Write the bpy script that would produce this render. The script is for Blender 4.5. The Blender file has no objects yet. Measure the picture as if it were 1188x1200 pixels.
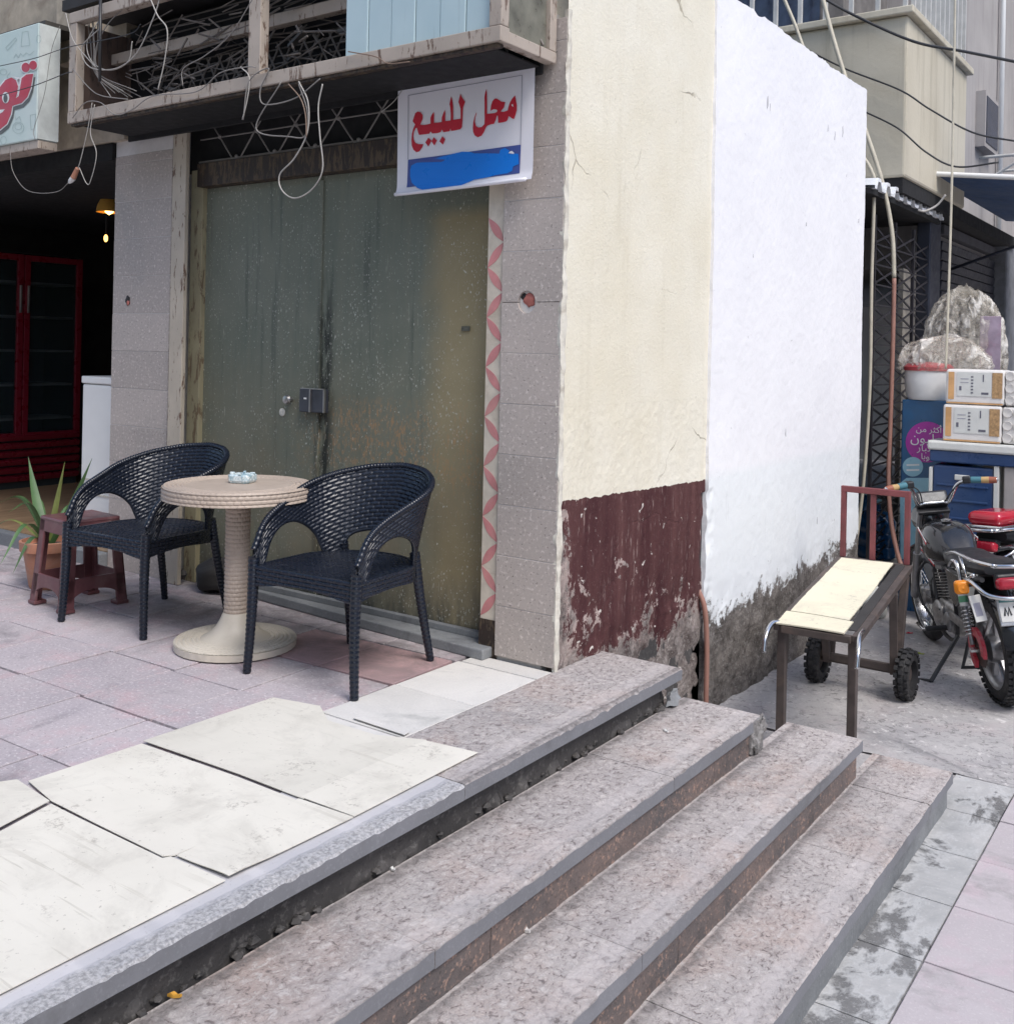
import bpy, bmesh, math, random
import numpy as np
from mathutils import Vector, Matrix, Euler

random.seed(7)
rng = np.random.default_rng(11)
scene = bpy.context.scene
COL = scene.collection
R = math.radians

# ------------------------------------------------------------------ camera
IMG_W, IMG_H = 1188.0, 1200.0           # photograph size used for measuring
FPX, PCX, PCY = 1215.0, 594.0, 408.0    # focal length and principal point in photo pixels (shifted lens)
YAW, ROLL = R(35.6), R(1.2)
CAM = Vector((2.312, -3.617, 1.34))
FW = Vector((-math.sin(YAW), math.cos(YAW), 0))
_r0 = Vector((math.cos(YAW), math.sin(YAW), 0)); _u0 = Vector((0, 0, 1))
RT = _r0 * math.cos(ROLL) + _u0 * math.sin(ROLL)
UP = _u0 * math.cos(ROLL) - _r0 * math.sin(ROLL)
cam_d = bpy.data.cameras.new('camera'); cam = bpy.data.objects.new('camera', cam_d); COL.objects.link(cam)
cam_d.sensor_fit = 'HORIZONTAL'; cam_d.sensor_width = 36.0
cam_d.lens = 36.0 * FPX / IMG_W
cam_d.shift_x = 0.0; cam_d.shift_y = -(IMG_H / 2 - PCY) / IMG_W
cam_d.clip_start = 0.05; cam_d.clip_end = 400
m = Matrix.Identity(4)
for i in range(3):
    m[i][0] = RT[i]; m[i][1] = UP[i]; m[i][2] = -FW[i]; m[i][3] = CAM[i]
cam.matrix_world = m
scene.camera = cam

# ------------------------------------------------------------------ light
SUN_ELEV, SUN_AZ = R(54), R(-22)        # azimuth measured from +X towards +Y: light comes from the open street side
world = bpy.data.worlds.new('World'); scene.world = world; world.use_nodes = True
wn = world.node_tree.nodes; wl = world.node_tree.links; wn.clear()
sky = wn.new('ShaderNodeTexSky'); sky.sky_type = 'NISHITA'; sky.sun_disc = False
sky.sun_elevation = SUN_ELEV; sky.sun_rotation = math.pi / 2 - SUN_AZ
sky.air_density = 1.0; sky.dust_density = 2.0; sky.ozone_density = 1.0
bg = wn.new('ShaderNodeBackground'); bg.inputs['Strength'].default_value = 0.15
wo = wn.new('ShaderNodeOutputWorld')
wl.new(sky.outputs[0], bg.inputs['Color']); wl.new(bg.outputs[0], wo.inputs['Surface'])
sun_d = bpy.data.lights.new('sun', 'SUN'); sun = bpy.data.objects.new('sun', sun_d); COL.objects.link(sun)
sun_d.energy = 1.5; sun_d.angle = R(26); sun_d.color = (1.0, 0.975, 0.94)
sd = Vector((math.cos(SUN_AZ) * math.cos(SUN_ELEV), math.sin(SUN_AZ) * math.cos(SUN_ELEV), math.sin(SUN_ELEV)))
sun.rotation_euler = sd.to_track_quat('Z', 'Y').to_euler(); sun.location = sd * 20
vs = scene.view_settings
vs.view_transform = 'Standard'; vs.look = 'None'; vs.gamma = 1.0; vs.use_curve_mapping = False
vs.exposure = 0.64
scene.cycles.max_bounces = 8
scene.cycles.diffuse_bounces = 4

# ------------------------------------------------------------------ measuring: photo pixel -> point on a known plane
def _ray(px, py): return FW + RT * ((px - PCX) / FPX) - UP * ((py - PCY) / FPX)
def gz(px, py, z=0.0): d = _ray(px, py); return CAM + d * ((z - CAM.z) / d.z)
def gy(px, py, y=0.0): d = _ray(px, py); return CAM + d * ((y - CAM.y) / d.y)
def gx(px, py, x=0.0): d = _ray(px, py); return CAM + d * ((x - CAM.x) / d.x)
STREET = -0.62 * 1.34 / 1.40            # street level below the terrace (z = 0)

# ------------------------------------------------------------------ mesh builder
class MB:
    def __init__(s): s.v = []; s.f = []; s.mi = []; s.cur = 0
    def add(s, vs, fs):
        o = len(s.v); s.v.extend([tuple(p) for p in vs])
        for f in fs: s.f.append(tuple(i + o for i in f)); s.mi.append(s.cur)
        return s
    def box(s, c, size, rot=None):
        hx, hy, hz = size[0] / 2, size[1] / 2, size[2] / 2
        vs = [Vector((x, y, z)) for x in (-hx, hx) for y in (-hy, hy) for z in (-hz, hz)]
        if rot is not None:
            M3 = rot if isinstance(rot, Matrix) else Euler(rot).to_matrix()
            vs = [M3 @ p for p in vs]
        c = Vector(c)
        return s.add([p + c for p in vs], [(0, 1, 3, 2), (4, 6, 7, 5), (0, 4, 5, 1), (2, 3, 7, 6), (0, 2, 6, 4), (1, 5, 7, 3)])
    def bb(s, x0, x1, y0, y1, z0, z1):
        return s.box(((x0 + x1) / 2, (y0 + y1) / 2, (z0 + z1) / 2), (x1 - x0, y1 - y0, z1 - z0))
    def bar(s, p0, p1, w, h, up=(0, 0, 1)):
        p0 = Vector(p0); p1 = Vector(p1); d = (p1 - p0); L = d.length; d.normalize()
        u = Vector(up); a = d.cross(u)
        if a.length < 1e-4: u = Vector((0, 1, 0)); a = d.cross(u)
        a.normalize(); b = a.cross(d)
        M3 = Matrix((d, a, b)).transposed()
        return s.box((p0 + p1) / 2, (L, w, h), M3)
    def tube(s, pts, r, n=8, caps=True, closed=False):
        pts = [Vector(p) for p in pts]; N = len(pts)
        rr = r if hasattr(r, '__len__') else [r] * N
        tang = []
        for i in range(N):
            a = pts[(i - 1) % N] if (i > 0 or closed) else pts[i]
            b = pts[(i + 1) % N] if (i < N - 1 or closed) else pts[i]
            t = b - a
            tang.append(t.normalized() if t.length > 1e-9 else Vector((0, 0, 1)))
        u = tang[0].orthogonal().normalized(); vs = []; fs = []
        for i in range(N):
            t = tang[i]; u = (u - t * u.dot(t))
            if u.length < 1e-6: u = t.orthogonal()
            u.normalize(); w = t.cross(u)
            for k in range(n):
                a = 2 * math.pi * k / n
                vs.append(pts[i] + (u * math.cos(a) + w * math.sin(a)) * rr[i])
        M = N if closed else N - 1
        for i in range(M):
            j = (i + 1) % N
            for k in range(n):
                k2 = (k + 1) % n
                fs.append((i * n + k, i * n + k2, j * n + k2, j * n + k))
        if caps and not closed:
            fs.append(tuple(range(n - 1, -1, -1))); fs.append(tuple((N - 1) * n + k for k in range(n)))
        return s.add(vs, fs)
    def cyl(s, p0, p1, r0, r1=None, n=16): return s.tube([p0, p1], [r0, r0 if r1 is None else r1], n)
    def lathe(s, prof, n=32, c=(0, 0, 0), axis='Z', disp=None):
        vs = []; fs = []; c = Vector(c); N = len(prof)
        for i, (r, z) in enumerate(prof):
            for k in range(n):
                a = 2 * math.pi * k / n
                q = r + (disp(i, k, a) if disp else 0)
                p = Vector((q * math.cos(a), q * math.sin(a), z))
                if axis == 'X': p = Vector((p.z, p.x, p.y))
                elif axis == 'Y': p = Vector((p.x, p.z, p.y))
                vs.append(p + c)
        for i in range(N - 1):
            for k in range(n):
                k2 = (k + 1) % n; fs.append((i * n + k, i * n + k2, (i + 1) * n + k2, (i + 1) * n + k))
        if prof[0][0] > 1e-6: fs.append(tuple(range(n - 1, -1, -1)))
        if prof[-1][0] > 1e-6: fs.append(tuple((N - 1) * n + k for k in range(n)))
        return s.add(vs, fs)
    def prism(s, poly, ext):
        poly = [Vector(p) for p in poly]; e = Vector(ext); n = len(poly)
        fs = [tuple(range(n - 1, -1, -1)), tuple(range(n, 2 * n))] + [(i, (i + 1) % n, n + (i + 1) % n, n + i) for i in range(n)]
        return s.add(poly + [p + e for p in poly], fs)
    def grid(s, P, wrap=False):       # P: array (nu, nv, 3)
        nu, nv = P.shape[:2]; o = len(s.v)
        s.v.extend(map(tuple, P.reshape(-1, 3).tolist()))
        idx = np.arange(nu * nv).reshape(nu, nv) + o
        if wrap: idx = np.concatenate([idx, idx[:1]], 0)
        a = idx[:-1, :-1].ravel(); b = idx[1:, :-1].ravel(); c = idx[1:, 1:].ravel(); d = idx[:-1, 1:].ravel()
        q = list(zip(a.tolist(), b.tolist(), c.tolist(), d.tolist()))
        s.f.extend(q); s.mi.extend([s.cur] * len(q)); return s
    def blob(s, c, size, seed=0, amp=.15, n=10):
        r = random.Random(seed); c = Vector(c); prof = []
        ph = [(r.uniform(0, 6.28), r.uniform(.5, 1)) for _ in range(6)]
        vs = []; fs = []; N = n; M = n // 2 + 1
        for i in range(M + 1):
            th = math.pi * i / M
            for k in range(N):
                a = 2 * math.pi * k / N
                d = 1 + amp * (math.sin(3 * a + ph[0][0] + 2 * th) * ph[0][1] + math.sin(5 * th + ph[1][0] + a) * ph[1][1])
                vs.append(c + Vector((math.sin(th) * math.cos(a) * size[0] * d, math.sin(th) * math.sin(a) * size[1] * d, math.cos(th) * size[2] * d)))
        for i in range(M):
            for k in range(N):
                k2 = (k + 1) % N; fs.append((i * N + k, (i + 1) * N + k, (i + 1) * N + k2, i * N + k2))
        return s.add(vs, fs)

ORG = {}
def mesh_of(mb, name, mats, smooth=False, org=Vector((0, 0, 0))):
    me = bpy.data.meshes.new(name)
    V = np.array(mb.v, dtype=float) - np.array(org)
    me.from_pydata(V.tolist(), [], mb.f); me.update()
    for mt in (mats if isinstance(mats, (list, tuple)) else [mats]): me.materials.append(mt)
    if isinstance(mats, (list, tuple)) and len(mats) > 1: me.polygons.foreach_set('material_index', mb.mi)
    bm = bmesh.new(); bm.from_mesh(me); bmesh.ops.recalc_face_normals(bm, faces=bm.faces); bm.to_mesh(me); bm.free()
    if smooth:
        me.polygons.foreach_set('use_smooth', [True] * len(me.polygons))
        if smooth is not True: me.set_sharp_from_angle(angle=R(smooth))
    return me
def tag(o, label=None, cat=None, group=None, kind=None):
    if label: o['label'] = label
    if cat: o['category'] = cat
    if group: o['group'] = group
    if kind: o['kind'] = kind
    return o
def place(name, me, org, parent=None, rot=None, **kw):
    o = bpy.data.objects.new(name, me); COL.objects.link(o); org = Vector(org); ORG[o.name] = org
    if parent is not None: o.parent = parent; o.location = org - ORG[parent.name]
    else: o.location = org
    if rot: o.rotation_euler = rot
    return tag(o, **kw)
def ob(name, mb, mat, parent=None, smooth=False, bevel=0, seg=2, **kw):
    A = np.array(mb.v); lo, hi = A.min(0), A.max(0)
    org = Vector(((lo[0] + hi[0]) / 2, (lo[1] + hi[1]) / 2, lo[2]))
    o = place(name, mesh_of(mb, name, mat, smooth, org), org, parent, **kw)
    if bevel:
        bv = o.modifiers.new('bevel', 'BEVEL'); bv.width = bevel; bv.segments = seg; bv.limit_method = 'ANGLE'; bv.angle_limit = R(40)
        bv.harden_normals = False
    return o
def empty(name, loc, label=None, cat=None, group=None, kind=None):
    o = bpy.data.objects.new(name, None); COL.objects.link(o); o.location = loc; o.empty_display_size = .05
    ORG[o.name] = Vector(loc)
    return tag(o, label, cat, group, kind)
def copy_tree(o, parent=None):
    c = o.copy(); COL.objects.link(c)
    if parent is not None: c.parent = parent
    for ch in list(o.children): copy_tree(ch, c)
    return c
def spline(pts, n=10):
    pts = [Vector(p) for p in pts]; out = []
    P = [pts[0] * 2 - pts[1]] + pts + [pts[-1] * 2 - pts[-2]]
    for i in range(1, len(P) - 2):
        for k in range(n):
            t = k / n; a, b, c, d = P[i - 1], P[i], P[i + 1], P[i + 2]
            out.append(0.5 * ((2 * b) + (c - a) * t + (2 * a - 5 * b + 4 * c - d) * t * t + (3 * b - a - 3 * c + d) * t ** 3))
    out.append(pts[-1]); return out

# numpy value noise
def _h(ix, iy, seed):
    n = (ix * 374761393 + iy * 668265263 + seed * 974711) & 0x7fffffff
    n = ((n ^ (n >> 13)) * 1274126177) & 0x7fffffff
    return ((n ^ (n >> 16)) & 0xffff) / 65535.0
def vnoise(x, y, seed=0):
    ix = np.floor(x).astype(np.int64); iy = np.floor(y).astype(np.int64); fx = x - ix; fy = y - iy
    fx = fx * fx * (3 - 2 * fx); fy = fy * fy * (3 - 2 * fy)
    a = _h(ix, iy, seed); b = _h(ix + 1, iy, seed); c = _h(ix, iy + 1, seed); d = _h(ix + 1, iy + 1, seed)
    return (a * (1 - fx) + b * fx) * (1 - fy) + (c * (1 - fx) + d * fx) * fy
def fbm(x, y, oct=5, seed=0):
    s = 0; a = .5; t = 0
    for i in range(oct): s = s + a * vnoise(x, y, seed + i * 17); t += a; a *= .5; x = x * 2.03; y = y * 2.03
    return s / t
# ------------------------------------------------------------------ materials
class NT:
    def __init__(s, name):
        s.m = bpy.data.materials.new(name); s.m.use_nodes = True; s.t = s.m.node_tree; s.n = s.t.nodes
        s.b = s.n['Principled BSDF']
        s._pos = None
    def new(s, t, **kw):
        n = s.n.new(t)
        for k, v in kw.items(): setattr(n, k, v)
        return n
    def link(s, a, b): s.t.links.new(a, b); return s
    def pos(s):
        if s._pos is None: s._pos = s.new('ShaderNodeNewGeometry').outputs['Position']
        return s._pos
    def sep(s):
        n = s.new('ShaderNodeSeparateXYZ'); s.link(s.pos(), n.inputs[0]); return n.outputs
    def mapped(s, scale):
        n = s.new('ShaderNodeMapping'); n.inputs['Scale'].default_value = scale; s.link(s.pos(), n.inputs[0]); return n.outputs[0]
    def noise(s, scale, detail=5, rough=.55, vec=None, dist=0):
        n = s.new('ShaderNodeTexNoise'); n.inputs['Scale'].default_value = scale; n.inputs['Detail'].default_value = detail
        n.inputs['Roughness'].default_value = rough; n.inputs['Distortion'].default_value = dist
        s.link(vec if vec is not None else s.pos(), n.inputs['Vector']); return n.outputs['Fac']
    def voro(s, scale, vec=None, out='Distance', feature='F1'):
        n = s.new('ShaderNodeTexVoronoi'); n.feature = feature; n.inputs['Scale'].default_value = scale
        s.link(vec if vec is not None else s.pos(), n.inputs['Vector']); return n.outputs[out]
    def ramp(s, f, a, b, ca=0., cb=1.):        # map f in [a,b] to [ca,cb], clamped
        n = s.new('ShaderNodeMapRange'); n.clamp = True
        n.inputs[1].default_value = a; n.inputs[2].default_value = b; n.inputs[3].default_value = ca; n.inputs[4].default_value = cb
        s.link(f, n.inputs[0]); return n.outputs[0]
    def math(s, op, a, b=None, c=None):
        n = s.new('ShaderNodeMath', operation=op)
        for i, x in enumerate((a, b, c)):
            if x is None: continue
            if isinstance(x, (int, float)): n.inputs[i].default_value = x
            else: s.link(x, n.inputs[i])
        return n.outputs[0]
    def mix(s, f, a, b, mode='MIX'):
        n = s.new('ShaderNodeMix', data_type='RGBA', blend_type=mode)
        for i, x in ((0, f), (6, a), (7, b)):
            if isinstance(x, (int, float)): n.inputs[i].default_value = x
            elif isinstance(x, tuple): n.inputs[i].default_value = (x[0], x[1], x[2], 1)
            else: s.link(x, n.inputs[i])
        return n.outputs[2]
    def rnd(s): return s.new('ShaderNodeObjectInfo').outputs['Random']
    def color(s, c):
        if isinstance(c, tuple): s.b.inputs['Base Color'].default_value = (*c, 1)
        else: s.link(c, s.b.inputs['Base Color'])
    def rough(s, r):
        if isinstance(r, (int, float)): s.b.inputs['Roughness'].default_value = r
        else: s.link(r, s.b.inputs['Roughness'])
    def bump(s, h, strength=.3, dist=.004):
        n = s.new('ShaderNodeBump'); n.inputs['Strength'].default_value = strength; n.inputs['Distance'].default_value = dist
        s.link(h, n.inputs['Height'])
        if s.b.inputs['Normal'].is_linked: s.link(s.b.inputs['Normal'].links[0].from_socket, n.inputs['Normal'])
        s.link(n.outputs[0], s.b.inputs['Normal'])

def simple(name, c, rough=.5, metal=0., var=.12, scale=9, bump=.0, bscale=60, spec=.5, dirt=None, dirt_amt=.5, randv=0., coat=0, trans=0, alpha=1):
    t = NT(name)
    n1 = t.noise(scale, 6, .6)
    lo = tuple(x * (1 - var) for x in c); hi = tuple(min(1, x * (1 + var)) for x in c)
    col = t.mix(t.ramp(n1, .3, .7), lo, hi)
    if randv:
        r = t.ramp(t.rnd(), 0, 1, 1 - randv, 1 + randv)
        col = t.mix(1., col, _grey(t, r), 'MULTIPLY')
    if dirt:
        n2 = t.noise(scale * .45, 8, .7, dist=.6)
        col = t.mix(t.ramp(n2, .5, .72, 0, dirt_amt), col, dirt)
    t.color(col)
    t.rough(t.ramp(t.noise(scale * 2, 4), .3, .7, max(0, rough - .1), min(1, rough + .1)))
    t.b.inputs['Metallic'].default_value = metal; t.b.inputs['Specular IOR Level'].default_value = spec
    if coat: t.b.inputs['Coat Weight'].default_value = coat
    if trans: t.b.inputs['Transmission Weight'].default_value = trans
    if alpha < 1: t.b.inputs['Alpha'].default_value = alpha
    if bump: t.bump(t.noise(bscale, 5), bump, .003)
    return t.m
def _grey(t, f):
    n = t.new('ShaderNodeCombineColor'); [t.link(f, n.inputs[i]) for i in range(3)]; return n.outputs[0]
def emit(name, c, s):
    t = NT(name); t.color(c); t.b.inputs['Emission Color'].default_value = (*c, 1); t.b.inputs['Emission Strength'].default_value = s; return t.m

def stone(name, c1, c2, speck=(.6, .5, .5), dark=(.12, .11, .11), speck_amt=.5, sc=1., bump=.35, tint=None, stain=(.10, .10, .095), stain_amt=.5, rough=.75, coarse=90, shade_grime=False):
    """granite / terrazzo like: two large tones, fine light and dark grains, soft stains"""
    t = NT(name)
    big = t.noise(2.2 * sc, 7, .65, dist=.4)
    col = t.mix(t.ramp(big, .35, .65), c1, c2)
    if tint: col = t.mix(t.ramp(t.noise(5 * sc, 6, .7), .5, .75, 0, .8), col, tint)
    r = t.ramp(t.rnd(), 0, 1, .93, 1.07)
    col = t.mix(1., col, _grey(t, r), 'MULTIPLY')
    g = t.noise(coarse * sc, 3, .6)
    col = t.mix(t.ramp(g, .55, .68, 0, speck_amt), col, speck)
    g2 = t.noise(coarse * 1.3 * sc, 3, .6, vec=t.mapped((1.1, .93, 1.2)))
    col = t.mix(t.ramp(g2, .60, .70, 0, speck_amt), col, dark)
    st = t.noise(1.3 * sc, 9, .72, dist=1.2)
    st = t.math('MULTIPLY', t.ramp(st, .54, .70), t.ramp(t.noise(14 * sc, 6, .7), .35, .6))
    col = t.mix(t.math('MULTIPLY', st, stain_amt), col, stain)
    if shade_grime:                        # painted contact shade and dirt, deeper towards the door
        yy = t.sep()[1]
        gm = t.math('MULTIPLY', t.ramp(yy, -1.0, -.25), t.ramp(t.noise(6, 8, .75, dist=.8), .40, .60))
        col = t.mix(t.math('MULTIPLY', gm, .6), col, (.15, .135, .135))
    t.color(col)
    t.rough(t.ramp(st, 0, 1, rough, rough - .2))
    t.bump(g, bump, .004); t.bump(t.noise(9, 5), .15, .01)
    return t.m

MAT = {}
# paving of the terrace: pinkish-lilac worn cement tiles
MAT['tile'] = stone('terrace_tile_cement', (.48, .43, .445), (.40, .36, .385), speck=(.64, .60, .61), dark=(.20, .18, .19), speck_amt=.8, tint=(.54, .37, .39), stain=(.13, .125, .135), stain_amt=.75, bump=.35, coarse=85, shade_grime=True)
MAT['tile_red'] = stone('terrace_tile_reddish', (.46, .30, .30), (.40, .27, .28), speck=(.55, .5, .5), dark=(.22, .17, .17), speck_amt=.35, stain=(.14, .13, .13), bump=.2, coarse=130, shade_grime=True)
MAT['tile_pale'] = stone('terrace_tile_pale', (.68, .66, .625), (.57, .555, .53), speck=(.78, .77, .74), dark=(.34, .34, .33), speck_amt=.35, stain=(.27, .28, .265), stain_amt=.8, bump=.15, coarse=110)
def granite_mat(name):
    """bush-hammered granite treads with a smoother dressed band along each nosing"""
    t = NT(name); x, y, z = t.sep()
    big = t.noise(1.7, 7, .65, dist=.4)
    col = t.mix(t.ramp(big, .35, .65), (.44, .40, .39), (.49, .45, .435))
    col = t.mix(t.ramp(t.noise(2.2, 6, .6), .50, .68, 0, .7), col, (.49, .38, .335))
    col = t.mix(1., col, _grey(t, t.ramp(t.rnd(), 0, 1, .94, 1.06)), 'MULTIPLY')
    g = t.noise(52, 7, .74, vec=t.mapped((1, .75, 1)), dist=.6)
    g2 = t.noise(150, 4, .75)
    # dressed band
    b = None
    wob = t.ramp(t.noise(7, 5), .3, .7, -.004, .004)
    for (xe, w0, w1) in ((.735 * 1.34 / 1.4, .045, .10), (1.048 * 1.34 / 1.4, .045, .10), (1.367 * 1.34 / 1.4, .04, .095), (.405 * 1.34 / 1.4, .045, .10)):
        d = t.math('ADD', t.math('SUBTRACT', xe, x), wob)
        m_ = t.math('MULTIPLY', t.ramp(d, w0 - .006, w0 + .006), t.ramp(d, w1 + .008, w1 - .008))
        b = m_ if b is None else t.math('MAXIMUM', b, m_)
    nb = t.ramp(b, 0, 1, 1., .6)
    col = t.mix(t.math('MULTIPLY', t.ramp(g, .52, .60), t.math('MULTIPLY', nb, .8)), col, (.61, .57, .55))
    col = t.mix(t.math('MULTIPLY', t.ramp(g, .455, .385), t.math('MULTIPLY', nb, .9)), col, (.19, .16, .155))
    col = t.mix(t.math('MULTIPLY', t.ramp(g2, .57, .68), t.math('MULTIPLY', nb, .5)), col, (.22, .20, .20))
    col = t.mix(t.math('MULTIPLY', b, .12), col, (.48, .465, .48))
    st = t.math('MULTIPLY', t.ramp(t.noise(1.6, 9, .72, dist=1.), .52, .68), t.ramp(t.noise(16, 6, .7), .35, .6))
    col = t.mix(t.math('MULTIPLY', st, .5), col, (.20, .195, .20))
    gr = None
    for xe in (.405 * 1.34 / 1.4 - .03, .735 * 1.34 / 1.4 - .005, 1.048 * 1.34 / 1.4 - .005):     # dirt caught at the back of each tread
        d = t.math('SUBTRACT', x, xe)
        m_ = t.math('MULTIPLY', t.ramp(d, -.001, .004), t.ramp(t.math('ADD', d, t.ramp(t.noise(13, 7, .7), .3, .7, -.03, .03)), .055, .012))
        gr = m_ if gr is None else t.math('MAXIMUM', gr, m_)
    col = t.mix(t.math('MULTIPLY', gr, t.ramp(t.noise(50, 5, .7), .3, .6, .3, .75)), col, (.15, .14, .14))
    blot = t.math('MULTIPLY', t.ramp(t.noise(6, 8, .75, dist=1.), .56, .66), t.ramp(t.noise(38, 6, .75), .4, .6))
    col = t.mix(t.math('MULTIPLY', blot, .55), col, (.23, .20, .19))
    t.color(col); t.rough(.8)
    t.bump(t.math('MULTIPLY', g, nb), 1., .010); t.bump(t.math('MULTIPLY', g2, nb), .4, .004); t.bump(t.noise(5, 5), .15, .012)
    return t.m
MAT['granite'] = granite_mat('step_granite')
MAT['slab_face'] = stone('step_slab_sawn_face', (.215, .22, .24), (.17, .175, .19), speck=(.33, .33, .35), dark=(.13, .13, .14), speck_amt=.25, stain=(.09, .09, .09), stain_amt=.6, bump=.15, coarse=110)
MAT['granite_smooth'] = stone('step_granite_nosing', (.50, .49, .51), (.44, .43, .455), speck=(.58, .57, .58), dark=(.29, .285, .30), speck_amt=.30, stain=(.2, .2, .2), stain_amt=.4, bump=.25, coarse=110)
MAT['granite_chip'] = stone('step_granite_worn_edge', (.55, .55, .57), (.42, .41, .43), speck=(.78, .78, .79), dark=(.22, .21, .22), speck_amt=.7, stain=(.3, .3, .3), bump=1.0, coarse=45)
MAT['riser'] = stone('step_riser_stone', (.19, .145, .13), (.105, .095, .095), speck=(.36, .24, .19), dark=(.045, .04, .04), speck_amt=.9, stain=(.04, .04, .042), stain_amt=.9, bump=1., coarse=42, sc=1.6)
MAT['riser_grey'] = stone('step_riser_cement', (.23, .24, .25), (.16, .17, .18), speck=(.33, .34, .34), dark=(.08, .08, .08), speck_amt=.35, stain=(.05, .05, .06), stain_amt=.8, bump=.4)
MAT['rubble'] = stone('broken_mortar', (.095, .088, .085), (.045, .043, .043), speck=(.2, .19, .18), dark=(.02, .02, .02), speck_amt=.5, stain=(.02, .02, .02), bump=1., coarse=50)
MAT['street'] = None
MAT['pillar_tile'] = stone('pillar_tile_granite', (.46, .405, .37), (.405, .36, .33), speck=(.66, .60, .56), dark=(.12, .105, .10), speck_amt=.85, stain=(.2, .19, .19), stain_amt=.3, bump=.2, coarse=62, rough=.6)
MAT['grout'] = simple('grout_white', (.62, .60, .58), .8, bump=.3)
MAT['plaster_edge'] = simple('cream_plaster_edge', (.66, .63, .55), .85, var=.2, bump=.5, dirt=(.28, .23, .17), dirt_amt=.8, scale=16)

def street_mat():
    t = NT('street_concrete')
    b = t.noise(1.1, 8, .66, dist=.8)
    col = t.mix(t.ramp(b, .38, .62), (.33, .32, .325), (.46, .445, .44))
    col = t.mix(t.ramp(t.noise(3.5, 7, .7), .5, .7, 0, .6), col, (.44, .38, .38))
    col = t.mix(t.ramp(t.noise(60, 4, .7), .58, .7, 0, .5), col, (.20, .195, .19))
    col = t.mix(t.ramp(t.noise(75, 3, .7, vec=t.mapped((1, 1.2, .9))), .6, .7, 0, .45), col, (.60, .58, .57))
    wet = t.math('MULTIPLY', t.ramp(t.noise(1.7, 9, .7, dist=1.5), .55, .66), t.ramp(t.noise(9, 6, .7), .3, .6))
    col = t.mix(t.math('MULTIPLY', wet, .6), col, (.13, .13, .135))
    pit = t.math('MULTIPLY', t.ramp(t.noise(24, 7, .75, dist=.8), .52, .60), t.ramp(t.noise(2.5, 5), .36, .52))
    col = t.mix(t.math('MULTIPLY', pit, .75), col, (.15, .145, .145))
    col = t.mix(t.math('MULTIPLY', t.ramp(t.noise(19, 7, .75, dist=.6), .56, .63), t.ramp(t.noise(3.1, 5), .40, .55)), col, (.62, .60, .59))
    t.color(col); t.rough(t.ramp(wet, 0, 1, .85, .55))
    t.bump(t.noise(45, 6, .7), .5, .006); t.bump(t.noise(6, 6), .3, .02)
    return t.m
MAT['street'] = street_mat()
MAT['street_tile'] = stone('street_tile_cement', (.50, .46, .475), (.44, .40, .415), speck=(.58, .55, .55), dark=(.33, .30, .31), speck_amt=.5, tint=(.53, .41, .45), stain=(.22, .215, .21), stain_amt=.8, bump=.2, coarse=120)
def gutter_mat():
    t = NT('wet_gutter_cement')
    col = t.mix(t.ramp(t.noise(3, 7, .7, dist=1), .35, .65), (.33, .335, .335), (.46, .455, .45))
    wn_ = t.noise(2.6, 10, .66, dist=.35, vec=t.mapped((1.2, .8, 1)))
    gx_ = t.sep()[0]; wn_ = t.math('ADD', wn_, t.ramp(gx_, 1.50, 1.32, -.02, .05))
    wet = t.math('MULTIPLY', t.ramp(wn_, .525, .575), t.ramp(t.noise(30, 6, .7), .22, .46))
    edge = t.math('MULTIPLY', t.ramp(wn_, .50, .53), t.ramp(wn_, .565, .54))
    col = t.mix(t.math('MULTIPLY', edge, .35), col, (.60, .61, .61))
    col = t.mix(t.math('MULTIPLY', wet, .78), col, (.12, .12, .12))
    col = t.mix(t.ramp(t.noise(80, 4, .7), .6, .7, 0, .5), col, (.6, .6, .6))
    t.color(col); t.rough(t.ramp(wet, 0, 1, .8, .22))
    t.bump(t.noise(30, 6, .7), .45, .006)
    return t.m
MAT['gutter'] = gutter_mat()

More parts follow.
